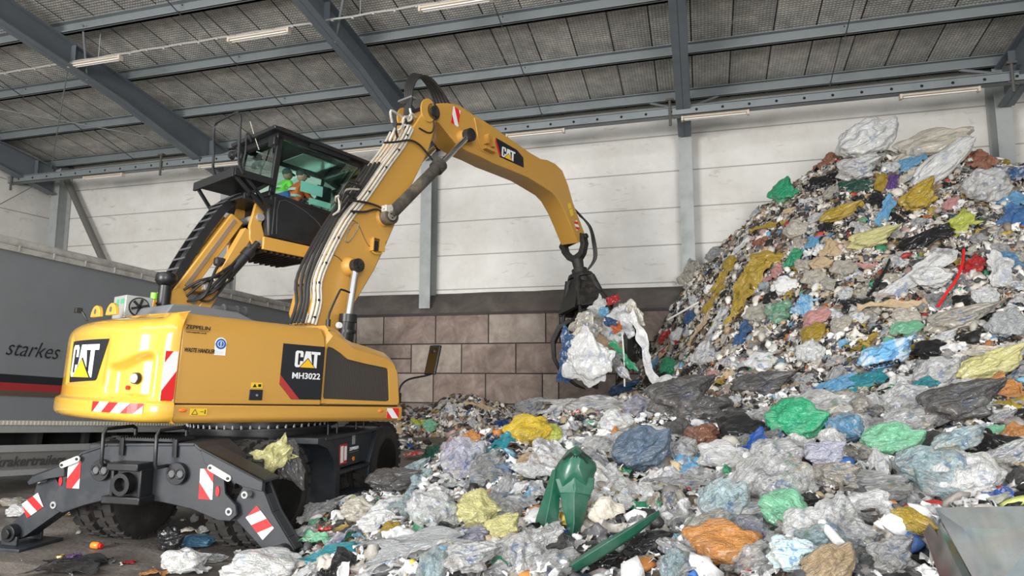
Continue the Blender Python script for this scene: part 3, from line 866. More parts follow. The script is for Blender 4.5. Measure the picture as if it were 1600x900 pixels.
# hitch, eyes and steps on the beam
b = KB(); b.box(BX - .20, BX, -.26, .10, .86, .93).box(BX - .20, BX, -.30, .14, .55, .62).box(BX - .12, BX, -.21, .05, .60, .87)
b.box(BX - .16, BX, -.27, -.235, .60, .87).box(BX - .16, BX, .05, .085, .60, .87)
put('hitch_bracket', b, BLK, EX, bevel=.01)
b = KB(); b.lathe([(.065, 0), (.105, 0), (.105, -.10), (.065, -.10), (.06, -.02), (.001, -.02)], 'x', (BX - .11, -.08, .735), 28); put('hitch_ring', b, BLK, EX)
for y in (.33, -.56):
    b = KB()
    b.prism([(y + .10 * cos(t) * (1.1), .83 + .105 * sin(t)) for t in np.linspace(0, 2 * pi, 24, endpoint=False)], BX - .05, BX + .01, 'x')
    for dy in (.045, -.05): b.tube([(BX - .052, y + dy + .042 * cos(t), .83 + .042 * sin(t)) for t in np.linspace(0, 2 * pi, 19)], .009, 6)
    e = put('lashing_eye', b, BLK, EX, bevel=.004)
    b = KB(); b.cyl((BX - .052, y + .045, .83), (BX - .048, y + .045, .83), .034, n=16).cyl((BX - .052, y - .05, .83), (BX - .048, y - .05, .83), .034, n=16)
    put('eye_hole', b, mat('grey_hole_back', (.10, .105, .11), .7), e)
b = KB(); b.box(BX - .02, BX + .26, -.50, .16, 1.125, 1.15)
for i in range(22): b.box(BX - .01, BX + .25, -.49 + i * .03, -.478 + i * .03, 1.15, 1.158)
put('tread_plate', b, BLK, EX, smooth=0)
for (ya, dy) in ((.20, .16), (-.42, .16)):
    b = KB(); X = BX - .16
    b.tube([(BX - .02, ya - .02, .90), (X, ya - .02, .90), (X - .01, ya - .01, .93), (X, ya, 1.20), (X + .03, ya, 1.245), (BX + .20, ya, 1.245), (BX + .24, ya, 1.22), (BX + .24, ya, 1.13)], .018, 10)
    put('rear_handrail', b, BLK, EX)
    b = KB(); b.box(BX - .03, BX - .01, ya - .12, ya - .07, .98, 1.15); put('handrail_bracket', b, BLK, EX)

# ---- upper carriage body
b = UB(); b.box(-1.70, 1.20, -1.24, 1.24, 1.26, 1.42).box(-1.70, 0.0, -1.235, 1.235, 1.42, 2.16).box(0, 1.15, -1.235, -.40, 1.4, 1.9).box(0, 1.15, .40, 1.235, 1.4, 1.9).box(0, 1.1, -.4, .4, 1.3, 1.5)
put('body_core', b, mat('dark_gap', (.02, .018, .014), .8), EX)
b = UB()
pro = [(-1.265, 1.245), (-1.275, 1.27), (-1.275, 1.385), (-1.24, 1.395), (-1.2, 1.2), (-1.24, 1.215)]
b.prism([(-1.275, 1.25), (-1.275, 1.388), (-1.22, 1.388), (-1.22, 1.2), (-1.245, 1.21)], -1.695, 1.262, 'x')
b.prism([(1.275, 1.25), (1.275, 1.388), (1.22, 1.388), (1.22, 1.2), (1.245, 1.21)], -1.695, 1.262, 'x')
b.box(1.2, 1.262, -1.27, 1.27, 1.21, 1.388)
put('lower_skirt', b, YEL, EX, bevel=.012)
hood = [(-1.27, 1.402), (-1.27, 2.13), (-1.25, 2.20), (-1.17, 2.30), (-1.10, 2.325), (-.42, 2.345), (-.42, 2.30), (-1.1, 2.28), (-1.23, 2.1), (-1.23, 1.402)]
b = UB(); b.prism(hood, -1.69, -.006, 'x'); put('side_door', b, YEL, EX, bevel=.01)
b = UB(); b.prism([(-y, z) for y, z in hood], -1.69, -.006, 'x'); put('far_side_door', b, YEL, EX, bevel=.01)
b = UB(); b.box(-1.69, -.006, -.418, .418, 2.30, 2.345); put('hood_top', b, YEL, EX, bevel=.008)
fo = [(0.004, 1.402), (0.004, 2.13), (.05, 2.30), (.16, 2.285), (.27, 2.235), (.36, 2.16), (.46, 2.125), (.66, 2.095), (.98, 2.03), (1.10, 1.96), (1.185, 1.82), (1.245, 1.402)]
# frame of the front compartment with the grille opening
gr = [(.03, 2.10), (.12, 2.085), (.24, 2.03), (.34, 1.965), (.62, 1.925), (.955, 1.89), (1.0, 1.86), (1.05, 1.47), (1.035, 1.455), (.03, 1.475)]
b = UB()
bm_out, bm_in = fo, gr
# ring between outline and opening, walked by angle
cx_, cz_ = .5, 1.7
def ringpts(poly, n=72):
    out = []
    for k in range(n):
        t = 2 * pi * k / n; d = (cos(t), sin(t)); best = None
        for i in range(len(poly)):
            p, q = poly[i], poly[(i + 1) % len(poly)]
            ex, ez = q[0] - p[0], q[1] - p[1]; den = d[0] * ez - d[1] * ex
            if abs(den) < 1e-9: continue
            s_ = ((p[0] - cx_) * ez - (p[1] - cz_) * ex) / den; u_ = ((p[0] - cx_) * d[1] - (p[1] - cz_) * d[0]) / den
            if s_ > 0 and -1e-6 <= u_ <= 1 + 1e-6: best = s_ if best is None else max(best, s_)
        out.append((cx_ + d[0] * best, cz_ + d[1] * best))
    return out
n = 96; RO, RI = ringpts(fo, n), ringpts(gr, n)
RM = [((a[0] * .78 + c[0] * .22), (a[1] * .78 + c[1] * .22)) for a, c in zip(RO, RI)]
V = [(x, -1.235, z) for x, z in RO] + [(x, -1.272, z) for x, z in RM] + [(x, -1.262, z) for x, z in RI] + [(x, -1.235, z) for x, z in RI]
F = [(k * n + i, k * n + (i + 1) % n, (k + 1) * n + (i + 1) % n, (k + 1) * n + i) for k in range(3) for i in range(n)]
b.add(V, F)
top = fo[2:]
for sgn, mi in ((1, 0),):
    P = [(x, z) for x, z in fo]
    V = [(x, -1.235, z) for x, z in P] + [(x, -1.16, z + (.06 if i in range(2, 11) else 0)) for i, (x, z) in enumerate(P)] + [(x, -.42, z + (.07 if i in range(2, 11) else 0)) for i, (x, z) in enumerate(P)] + [(x, -.42, 1.402) for x, z in P]
    m_ = len(P); b.add(V, [(k * m_ + i, k * m_ + (i + 1) % m_, (k + 1) * m_ + (i + 1) % m_, (k + 1) * m_ + i) for k in range(3) for i in range(m_)])
put('front_compartment', b, YEL, EX, smooth=28)
b = UB(); b.prism([(x, z) for x, z in fo], .42, 1.27, 'y'); put('far_compartment', b, YEL, EX, bevel=.03)
b = UB(); b.prism([(x, z) for x, z in gr], -1.242, -1.236, 'y'); g_ = put('grille_panel', b, mat('brown_black_mesh', (.045, .038, .033), .55, bump=.3, bscale=90), EX, smooth=0)
b = UB()
for i in range(44):
    x = .05 + i * .0228
    zt = np.interp(x, [.03, .12, .24, .34, .62, .955, 1.05], [2.09, 2.075, 2.02, 1.955, 1.915, 1.88, 1.5])
    b.box(x, x + .004, -1.246, -1.242, 1.48, zt)
put('grille_rib', b, mat('grille_rib_brown', (.07, .06, .053), .5), g_, smooth=0)
# counterweight: dense loft so that the lamp pocket can be pressed in
def cw_plan(n=150):
    raw = []
    Rr = 2.50
    for k in range(n + 1):
        t = k / n
        raw.append(t)
    pts = []
    # right flank -> right corner -> rear arc -> left corner -> left flank
    r = .42
    arcR = 3.2; xm = -2.20
    def rear(y): return xm + (arcR - sqrt(arcR ** 2 - y * y))
    ye = 1.275 - r
    xe = rear(ye) + 0.0
    pts += [(-1.70 - i * ((-1.70 - (xe + r * .92)) / 12), -1.275) for i in range(12)]
    cx0 = xe + r * .92
    sl = atan2(ye, sqrt(arcR ** 2 - ye ** 2))
    for i in range(26):
        a = -pi / 2 - (pi / 2 - sl) * i / 25
        pts.append((cx0 + r * .92 * cos(a) * 1.0, -ye + r * sin(a)))
    x_end, y_end = pts[-1]
    for i in range(1, 50):
        y = y_end + (-2 * y_end) * i / 50
        pts.append((x_end + (rear(y) - rear(y_end)), y))
    half = pts[:38]
    pts += [(x, -y) for x, y in reversed(half)]
    return np.array(pts)
PL = cw_plan()
tn = np.gradient(PL, axis=0); NL = np.stack([tn[:, 1], -tn[:, 0]], 1); NL /= np.linalg.norm(NL, axis=1)[:, None]
if NL[len(NL) // 2][0] > 0: NL = -NL
lev = [(1.205, .10), (1.21, .05), (1.225, .015), (1.25, -.012), (1.28, -.02), (1.385, -.018), (1.40, -.012), (1.412, .01), (1.425, .03), (1.44, .035)]
zs = list(np.linspace(1.47, 2.02, 34)); lev += [(z, .035) for z in zs]
lev += [(2.06, .037), (2.10, .042), (2.14, .055), (2.18, .08), (2.215, .12), (2.245, .18), (2.27, .26), (2.29, .38), (2.305, .55), (2.32, .8)]
S = np.concatenate([[0], np.cumsum(np.linalg.norm(np.diff(PL, axis=0), axis=1))])
scorner = S[25]
V = []
def sst(x): x = max(0, min(1, x)); return x * x * (3 - 2 * x)
for z, ins in lev:
    for i in range(len(PL)):
        # flanks keep their width near the joint to the door
        fl = sst(min(S[i], S[-1] - S[i]) / .30)
        seam = float(np.interp(z, [2.10, 2.13, 2.20, 2.30, 2.325], [0, 0, .025, .10, .17]))
        k = seam * (1 - fl) + ins * fl if z > 1.41 else ins
        s_ = S[i] - scorner
        # lamp pocket on the near corner
        zt = 1.87 - .12 * sst((s_ - .02) / .5)
        px_ = sst((s_ + .06) / .07) * (1 - sst((s_ - .50) / .10)) * sst((z - 1.44) / .05) * (1 - sst((z - zt + .05) / .09))
        # shallow recess for the maker's plate
        rp = sst((s_ - .60) / .06) * (1 - sst((s_ - 1.62) / .06)) * sst((z - 1.54) / .04) * (1 - sst((z - 2.04) / .04))
        k += .085 * px_ + .02 * rp
        nx_, ny_ = NL[i]
        q = PL[i] - np.array([nx_, ny_]) * k
        if z > 2.24:
            q[0] = max(q[0], -2.5); q = q * 1.0
        V.append((min(q[0], -1.70), q[1], z))
m_ = len(PL)
F = [(j * m_ + i, j * m_ + i + 1, (j + 1) * m_ + i + 1, (j + 1) * m_ + i) for j in range(len(lev) - 1) for i in range(m_ - 1)]
F += [list(range(m_)), [(len(lev) - 1) * m_ + i for i in range(m_)]]
F += [[j * m_ for j in range(len(lev))] + [j * m_ + m_ - 1 for j in range(len(lev) - 1, -1, -1)]]
CW = put('counterweight', UB().add(V, F), CWY, EX, smooth=45)


def cw_at(s, z, ins=.035):            # a point and its outward normal on the counterweight
    i = int(np.searchsorted(S, s)); i = min(max(i, 1), len(S) - 1)
    t = (s - S[i - 1]) / (S[i] - S[i - 1]); p = PL[i - 1] * (1 - t) + PL[i] * t; nn = NL[i - 1] * (1 - t) + NL[i] * t; nn /= np.linalg.norm(nn)
    return np.array([p[0] - nn[0] * ins, p[1] - nn[1] * ins, z]), np.array([nn[0], nn[1], 0])


def cw_s(y):                          # arc length where the rear face reaches a lateral y
    for i in range(30, len(PL) - 30):
        if PL[i][1] >= y: return S[i]
    return S[len(PL) // 2]


# lamp in the pocket
p, nn = cw_at(scorner + .22, 1.635, .115)
b = UB(); b.cyl(p, p + nn * .035, .060, .055, 28); l_ = put('work_lamp', b, BLK, EX)
b = UB(); b.cyl(p + nn * .036, p + nn * .046, .048, .042, 28); put('lamp_lens', b, mat('lamp_glass', (.75, .77, .78), .08, metal=.4), l_)
p, nn = cw_at(scorner + .33, 1.54, .115)
b = UB(); b.cyl(p, p + nn * .02, .022, n=16); put('red_reflector', b, RED, EX)
# maker's plate on the rear face
s0, s1 = cw_s(-1.01), cw_s(.30)
def cwq(x, z, e):                    # x measured from the near edge of the face toward the far side
    p, nn = cw_at(x, z, .055 - e); return tuple(p + 0 * nn)
def cw_patch(poly, e, b_, mi=0, nseg=40):
    xs = np.linspace(min(q[0] for q in poly), max(q[0] for q in poly), nseg + 1)
    for i in range(nseg):
        Q = clip(clip(poly, 1, 0, xs[i]), -1, 0, -xs[i + 1])
        if len(Q) < 3: continue
        b_.add([cwq(q[0], q[1], e) for q in Q], [list(range(len(Q)))], mi)
sR, sL = S[25] + .655, S[25] + 1.60
plate = [(sR, 2.015), (sR - .02, 2.03), (sL + .03, 2.02), (sL + .05, 2.0), (sL - .02, 1.585), (sL - .05, 1.57), (sR + .17, 1.60), (sR + .14, 1.62)]
b = UB(); cw_patch(plate, .006, b); put('logo_plate', b, LOGB, EX, smooth=30)
def L2(pts, x0=sL - .05, wd=-.74, z0=1.63, ht=.345): return [(x0 + p[0] * wd, z0 + p[1] * ht) for p in pts]
C = [(.05, 0), (0, .09), (0, .91), (.05, 1), (.26, 1), (.31, .91), (.31, .62), (.20, .62), (.20, .86), (.11, .86), (.11, .14), (.20, .14), (.20, .38), (.31, .38), (.31, .09), (.26, 0)]
Cs = [[(0, .09), (0, .91), (.05, 1), (.11, 1), (.11, 0), (.05, 0)], [(.11, .86), (.11, 1), (.26, 1), (.31, .91), (.31, .62), (.20, .62), (.20, .86)], [(.11, 0), (.11, .14), (.20, .14), (.20, .38), (.31, .38), (.31, .09), (.26, 0)],
      [(.29, 0), (.40, 1), (.60, 1), (.71, 0)], [(.62, 1), (1, 1), (1, .83), (.62, .83)], [(.755, .83), (.88, .83), (.88, 0), (.755, 0)]]
b = UB()
for P in Cs: cw_patch(L2(P), .009, b, 0, 10)
put('logo_letters', b, WHT, EX, smooth=30)
b = UB(); cw_patch(L2([(.14, -.03), (.5, .62), (.86, -.03)]), .012, b); put('logo_triangle_edge', b, LOGB, EX, smooth=30)
b = UB(); cw_patch(L2([(.19, .0), (.5, .55), (.81, .0)]), .015, b); put('logo_triangle', b, LOGY, EX, smooth=30)
# striped plates on the counterweight
def cwc(x, y, z):
    p, nn = cw_at(S[25] + .66 - x, 1.295 + y, -.022 - z * 0 - .001); p = p + nn * z * 1.0
    return tuple(p)
M = U.M.copy()
stripes(M, .66, .10, -1.0, .28, EX, first=-.12, curve=lambda x, y, z: cwc(x, y, z))
stripes(side(-1.835, 1.425, -1.277), .125, .49, -.62, .34, EX, first=-.40)
# lettering on the flank
lettering('ZEPPELIN', .055, side(-1.665, 2.155), LOGB, EX, bold=.0008, w=.25)
b = UB(); b.box(-1.665, -1.425, -1.273, -1.271, 2.138, 2.142); put('lettering_rule', b, LOGB, EX, smooth=0)
lettering('www.zeppelin-cat.de', .022, side(-1.66, 2.115), LOGB, EX, w=.21)
lettering('WASTE HANDLER', .06, side(-1.66, 1.92), LOGB, EX, bold=.0008, shear=.25, w=.31)
b = UB(); b.box(-1.345, -1.225, -1.274, -1.271, 1.905, 2.03); b.cyl((-1.285, -1.271, 2.03), (-1.285, -1.274, 2.03), .062, n=28); em = put('eco_label', b, WHT, EX, smooth=0)
b = UB(); b.cyl((-1.285, -1.274, 2.025), (-1.285, -1.276, 2.025), .055, n=28); put('label_ring', b, mat('label_blue', (.03, .12, .42), .4), em, smooth=0)
b = UB(); b.cyl((-1.285, -1.276, 2.025), (-1.285, -1.277, 2.025), .036, n=24); put('label_disc', b, WHT, em, smooth=0)
b = UB(); b.cyl((-1.285, -1.277, 2.025), (-1.285, -1.278, 2.025), .030, n=24); put('label_disc', b, mat('label_blue', (.03, .12, .42), .4), em, smooth=0)
b = UB(); b.box(-1.29, -1.28, -1.279, -1.277, 2.0, 2.05).cyl((-1.285, -1.278, 2.035), (-1.285, -1.28, 2.035), .009, n=10).box(-1.325, -1.245, -1.2755, -1.2745, 1.938, 1.942).box(-1.325, -1.265, -1.2755, -1.2745, 1.924, 1.928)
put('label_figure', b, mat('pale_grey_print', (.6, .65, .72), .4), em, smooth=0)
b = UB(); b.prism([(-.56, 2.09), (-.006, 2.09), (-.006, 1.462), (-.40, 1.462), (-.565, 1.63)], -1.2745, -1.2715, 'y')
put('logo_plate', b, LOGB, EX, smooth=0)
b = UB(); b.prism([(-.566, 1.735), (-.566, 1.625), (-.40, 1.465), (-.30, 1.465)], -1.2765, -1.2748, 'y'); put('red_flash', b, DRED, EX, smooth=0)
cat_logo('logo', side(-.395, 1.83, -1.2765), .33, .19, EX)
lettering('MH3022', .098, side(-.42, 1.70, -1.277), WHT, EX, bold=.0016, w=.37)
b = UB(); b.box(-.915, -.76, -1.280, -1.271, 1.445, 1.56); lt = put('latch_housing', b, LOGB, EX, bevel=.006)
b = UB(); b.cyl((-.83, -1.28, 1.50), (-.83, -1.288, 1.50), .014, n=12); put('lock_barrel', b, CHR, lt)
b = UB(); b.box(-.90, -.77, -1.2745, -1.2715, 1.575, 1.635); d_ = put('warning_decal', b, SIGNY, EX, smooth=0)
b = UB(); b.prism([(-.885, 1.585), (-.835, 1.585), (-.86, 1.625)], -1.2755, -1.2748, 'y').box(-.82, -.785, -1.2755, -1.2748, 1.59, 1.62); put('decal_symbol', b, LOGB, d_, smooth=0)
b = UB(); b.box(-1.53, -1.36, -1.2805, -1.276, 1.285, 1.352); d_ = put('warning_decal', b, SIGNY, EX, smooth=0)
b = UB()
tri = [(-1.515, 1.295), (-1.455, 1.295), (-1.485, 1.345)]
for i in range(3): b.cyl((tri[i][0], -1.281, tri[i][1]), (tri[(i + 1) % 3][0], -1.281, tri[(i + 1) % 3][1]), .003, n=5)
b.box(-1.43, -1.395, -1.2815, -1.2808, 1.318, 1.324).box(-1.385, -1.375, -1.2815, -1.2808, 1.298, 1.342)
put('decal_symbol', b, LOGB, d_, smooth=0)
for x in (-1.605, .90):
    b = UB(); b.lathe([(.001, -.012), (.02, -.011), (.03, -.006), (.034, 0), (.001, 0)], 'y', (0, 0, 0), 20)
    b.v = [np.concatenate(b.v) * np.array([1.25, 1, .62]) + np.array([x, -1.275, 1.335])]
    put('side_lamp', b, ORG_M, EX)
stripes(side(1.0, 1.24, -1.277), .20, .13, .9, .22, EX, first=-.02)

# deck details: grey covers, lifting eyes, fan box, air intake
b = UB()
b.prism([(-1.62, 2.335), (-1.55, 2.46), (-1.30, 2.475), (-.80, 2.455), (-.55, 2.37), (-.55, 2.335)], -.62, .42, 'y')
put('deck_cover', b, GRY, EX, bevel=.015)
for (x, y) in ((-2.02, -.28), (-2.02, .18)):
    b = UB(); pr = [(.14 * cos(t), .13 * sin(t)) for t in np.linspace(0, pi, 16)]
    b.prism([(y + p[0], 2.30 + p[1]) for p in pr], x - .02, x + .02, 'x')
    e = put('lifting_eye', b, CWY, EX, bevel=.006)
    b = UB(); b.cyl((x - .024, y, 2.36), (x + .024, y, 2.36), .03, n=16); put('eye_hole', b, mat('grey_hole_back', (.10, .105, .11), .7), e)
b = UB(); b.box(-1.72, -1.42, .25, .62, 2.33, 2.60); fb = put('fan_box', b, mat('pale_aluminium_box', (.46, .47, .45), .35, metal=.3), EX, bevel=.008)
b = UB(); b.cyl((-1.57, .248, 2.47), (-1.57, .235, 2.47), .115, n=28); put('fan_ring', b, BLK, fb)
b = UB(); b.cyl((-1.57, .236, 2.47), (-1.57, .228, 2.47), .10, n=28); put('fan_guard', b, mat('fan_grey', (.30, .30, .29), .4, metal=.4), fb)
b = UB()
for i in range(6):
    t = i * pi / 3 + .3; b.box(0, .095, -.004, .004, -.014, .014, 0, np.array([[cos(t), 0, -sin(t), -1.57], [0, 1, 0, .224], [sin(t), 0, cos(t), 2.47], [0, 0, 0, 1.]]))
put('fan_blade', b, BLK, fb)
b = UB(); b.box(-1.722, -1.718, .29, .40, 2.50, 2.56).box(-1.722, -1.718, .44, .52, 2.47, 2.56); put('box_label', b, mat('green_print', (.10, .34, .22), .5), fb, smooth=0)
b = UB(); b.cyl((-1.2, .5, 2.3), (-1.2, .5, 2.86), .075, n=24).lathe([(.075, .5), (.10, .52), (.125, .56), (.125, .63), (.11, .655), (.06, .67), (.001, .672)], 'z', (-1.2, .5, 2.3), 28)
b.cyl((-1.2, .5, 2.56), (-1.2, .5, 2.58), .088, n=24)
put('air_intake', b, BLK, EX)
b = UB(); b.cyl((-1.3, .55, 2.62), (-1.3, .55, 2.70), .04, n=16); put('beacon', b, mat('green_beacon', (.25, .75, .05), .3), EX)
b = UB(); b.tube([(-2.0, .52, 2.27), (-2.04, .55, 2.36), (-2.06, .58, 2.38)], .012, 6); b.cbox((-2.08, .60, 2.39), (.07, .07, .06)); cm = put('rear_camera', b, BLK, EX, bevel=.008)
b = UB(); b.tube([(-.98, -.36, 2.46), (-.80, -.40, 2.50), (-.58, -.42, 2.47)], [.05, .065, .05], 12, 4)
for x in (-.88, -.72, -.62): b.lathe([(.055, 0), (.072, 0), (.072, .02), (.055, .02)], 'x', (x, -.405, 2.485), 18)
put('hose_sleeve', b, mat('canvas_hose_sleeve', (.065, .065, .07), .85), EX)

# ---- boom
def UP_(pts, off): return [U.at(x, y, off) for x, y in pts]
BO = [(.62, 2.05), (.40, 2.62), (.48, 3.10), (.60, 3.46), (.86, 3.98), (1.165, 4.42), (1.53, 5.02), (1.80, 5.44), (1.97, 5.78), (2.16, 6.10), (2.30, 6.27), (2.44, 6.27), (2.50, 6.15), (2.47, 5.92), (2.37, 5.55), (2.22, 5.22), (2.06, 4.88), (1.90, 4.55), (1.74, 4.10), (1.60, 3.76), (1.42, 3.36), (1.20, 2.98), (1.07, 2.75), (.98, 2.45), (.98, 2.05)]
b = UB(); b.prism(BO, -.28, .28, 'y')
boom = put('boom', b, YEL, EX, bevel=.02)
for (x, z) in ((1.53, 4.20), (.97, 3.34)):
    for s in (-1, 1): put('pin_boss', UB().cyl((x, .28 * s, z), (x, .40 * s, z), .15, .10, 28), YEL, EX)
for (x, z, r) in ((1.53, 4.20, .075), (.98, 3.34, .075)):
    for s in (-1, 1):
        b = UB(); b.cyl((x, .36 * s, z), (x, .47 * s, z), r + .02, n=24); pc = put('pin_collar', b, GRIM, EX)
        b = UB(); b.cyl((x, .47 * s, z), (x, .485 * s, z), r, n=24)
        put('pin_cap', b, mat('worn_pin_steel', (.36, .32, .26), .5, metal=.4, dirt=.6, dirtcol=(.1, .08, .06), dscale=20), pc)
        b = UB()
        for k in range(3):
            t = k * 2.09 + .5; b.cyl((x + .036 * cos(t), .486 * s, z + .036 * sin(t)), (x + .036 * cos(t), .49 * s, z + .036 * sin(t)), .014, n=8)
        put('cap_bolt', b, BLK, pc)
# weld seam, service hatch, bracket on the boom
b = UB(); b.tube([(x, -.283, z) for x, z in [(.50, 3.42), (.66, 3.46), (.80, 3.42), (.90, 3.32)]], .006, 6, 4)
b.tube([(x, -.283, z) for x, z in [(.92, 4.02), (1.05, 4.0), (1.20, 3.8), (1.3, 3.70), (1.42, 3.74), (1.56, 3.72)]], .005, 6, 4)
put('weld_seam', b, mat('weld_brown', (.10, .06, .03), .7), boom)
b = UB(); P = []
b.tube([(x, -.284, z) for x, z in [(.86, 3.76), (.98, 3.98), (1.06, 4.0), (1.05, 3.90), (.93, 3.70), (.86, 3.70), (.86, 3.76)]], .010, 6, 4)
put('service_hatch', b, mat('worn_pin_steel', (.36, .32, .26), .5), boom)
b = UB(); X, Z = U.at(590, 381, -.33)
b.box(X - .10, X - .085, -.36, -.28, Z - .12, Z + .08).box(X + .02, X + .12, -.36, -.35, Z - .11, Z + .07).box(X - .1, X + .14, -.36, -.28, Z + .07, Z + .085)
b.tube([(X - .1, -.34, Z - .13), (X - .04, -.36, Z - .16), (X + .06, -.36, Z - .14), (X + .08, -.33, Z - .11)], .01, 6, 3)
put('lamp_bracket', b, YELW, EX)
b = UB(); b.box(X - .07, X + .01, -.34, -.28, Z - .11, Z + .04); put('bracket_lamp', b, BLK, EX)

# ---- stick
ST_T = [(2.30, 6.16), (2.38, 6.30), (2.56, 6.45), (2.80, 6.55), (3.05, 6.59), (3.32, 6.57), (3.72, 6.55), (4.00, 6.52), (4.5, 6.44), (5.1, 6.36), (5.45, 6.34), (5.68, 6.385), (5.95, 6.38), (6.2, 6.31), (6.42, 6.05), (6.62, 5.70), (6.9, 5.35), (7.16, 5.03)]
ST_B = [(6.82, 4.86), (6.52, 5.22), (6.30, 5.46), (6.05, 5.66), (5.85, 5.74), (5.45, 5.79), (5.05, 5.835), (4.5, 5.83), (4.0, 5.82), (3.65, 5.84), (3.35, 5.84), (3.08, 5.87), (2.86, 5.98), (2.62, 6.12), (2.45, 6.12)]
b = UB(); b.prism(ST_T + ST_B, -.22, .22, 'y')
stick = put('stick', b, YEL, EX, bevel=.015)
for s in (-1, 1): put('pin_boss', UB().cyl((3.17, .22 * s, 6.04), (3.17, .34 * s, 6.04), .13, .10, 24), YEL, EX)
for s in (-1, 1):
    b = UB(); b.cyl((3.17, .34 * s, 6.04), (3.17, .46 * s, 6.04), .115, n=24); put('pin_collar', b, GRIM, EX)
b = UB(); b.cyl((2.40, -.31, 6.22), (2.40, .31, 6.22), .14, n=28)
b.cyl((2.40, -.35, 6.22), (2.40, .35, 6.22), .09, n=20)
put('boom_head_pin', b, GRIM, EX)
for s in (-1, 1):
    b = UB(); b.prism([(2.28 + .16 * cos(t), 6.20 + .20 * sin(t)) for t in np.linspace(0, 2 * pi, 20, endpoint=False)], .285 * s, .31 * s, 'y')
    put('boom_head_lug', b, YELW, EX)
# patches and decals on the stick
b = UB(); b.prism([(3.55, 5.95), (3.9, 5.95), (3.9, 6.4), (3.55, 6.5)], -.228, -.222, 'y'); put('welded_patch', b, YELW, stick, bevel=.004)
b = UB(); b.box(3.68, 3.95, -.34, -.22, 5.98, 6.03).box(3.74, 3.78, -.33, -.22, 6.1, 6.28).box(3.88, 3.93, -.33, -.22, 6.08, 6.26); put('hose_clamp', b, YELW, stick)
def stk(px, py): x, z = U.at(px, py, -.23); return np.array([x, z])
a_, d_ = stk(780, 258), stk(821, 262)
Pq = [tuple(stk(*p)) for p in ((775, 215), (808, 234), (818, 246), (819, 262), (781, 245))]
b = UB(); b.prism(Pq, -.2235, -.2215, 'y'); put('logo_plate', b, LOGB, stick, smooth=0)
Pr = [tuple(stk(*p)) for p in ((773.5, 218), (775.5, 217), (783, 244), (780.5, 243))]
b = UB(); b.prism(Pr, -.2255, -.2215, 'y'); put('red_flash', b, RED, stick, smooth=0)
p0, p1, p2 = stk(784, 244), stk(804, 253), stk(787, 229)
r_ = p1 - p0; u_ = p2 - p0
ML = U.M @ basis((p0[0], -.2245, p0[1]), (r_[0], 0, r_[1]), (u_[0], 0, u_[1]))
cat_logo('logo', ML, np.linalg.norm(r_) * 1.04, np.linalg.norm(u_) * .95, stick)
p0, p1, p2 = stk(705, 178), stk(716, 190), stk(712, 164)
for (A_, B_, C_, wd, ht, sl) in ((stk(707, 176), stk(716, 193), stk(714, 166), .13, .26, .5), (stk(889, 352), stk(897, 359), stk(886, 342), .1, .16, -.5)):
    pass
c0 = stk(712, 180)
ML = U.M @ basis((c0[0] - .10, -.2225, c0[1] - .17), (1, 0, -.12), (.12, 0, 1)); stripes(ML, .18, .32, .55, .22, stick, first=-.02)
c0 = stk(901, 350)
ML = U.M @ basis((c0[0] - .10, -.2225, c0[1] + .02), (.55, 0, -.8), (.8, 0, .55)); stripes(ML, .20, .13, -.6, .13, stick, first=-.03)
c0 = stk(892, 327)
b = B(U.M @ basis((c0[0], -.2225, c0[1]), (.5, 0, -.85), (.85, 0, .5))); b.box(-.13, -.02, -.06, .06, 0, .002).box(0, .14, -.06, .06, 0, .002); put('warning_decal', b, SIGNY, stick, smooth=0)

# ---- hydraulic cylinders
def ram(p, q, split, rb, rr, off, name='hydraulic'):
    for s in (-1, 1):
        p3, q3 = np.array([p[0], off * s, p[1]]), np.array([q[0], off * s, q[1]])
        m3 = p3 + (q3 - p3) * split
        b = UB(); b.cyl(p3, m3, rb, n=24).cyl(m3 - (q3 - p3) * .05, m3 + (q3 - p3) * .012, rb + .03, n=24)
        b.cyl(p3 - np.array([0, .07, 0]), p3 + np.array([0, .07, 0]), rb + .035, n=20)
        put(name + '_cylinder', b, mat('dusty_black_cylinder', (.05, .045, .04), .5, dirt=.9, dirtcol=(.22, .17, .11), dscale=3), EX)
        b = UB(); b.cyl(m3, q3, rr, n=20); put(name + '_rod', b, CHR, EX)
        b = UB(); b.cyl(q3 - np.array([0, .065, 0]), q3 + np.array([0, .065, 0]), .09, n=20); put('rod_eye', b, GRIM, EX)


ram((1.53, 4.20), (3.17, 6.04), .60, .095, .05, .40, 'stick')
# boom cylinders stand on the front deck, rods up
for s in (-1, 1):
    top3, bot3 = np.array([.98, .42 * s, 3.34]), np.array([.86, .42 * s, 2.10])
    m3 = bot3 + (top3 - bot3) * .42
    b = UB(); b.cyl(bot3, m3, .10, n=24).cyl(m3 - np.array([0, 0, .10]), m3 + np.array([0, 0, .01]), .125, n=24).cyl(m3 - np.array([0, 0, .25]), m3 - np.array([0, 0, .21]), .12, n=24)
    b.tube([(bot3[0] + .13, bot3[1] - .03, 2.2), (bot3[0] + .14, bot3[1] - .03, 2.5), (bot3[0] + .10, bot3[1], 2.55)], .015, 8, 3)
    put('boom_cylinder', b, BLK, EX)
    b = UB(); b.cyl(m3, top3, .052, n=20); put('boom_rod', b, CHR, EX)
    b = UB(); b.cyl(top3 - np.array([0, .07, 0]), top3 + np.array([0, .07, 0]), .10, n=20); put('rod_eye', b, GRIM, EX)
b = UB(); b.cyl((.62, -.62, 2.44), (.62, -.66, 2.44), .045, .04, 20); put('deck_lamp', b, WHT, EX, bevel=.004)
hr = [(.27, -.9, 2.34), (.265, -.9, 2.5), (.30, -.9, 2.62), (.40, -.9, 2.85), (.44, -.9, 2.88), (.56, -.9, 2.86)]
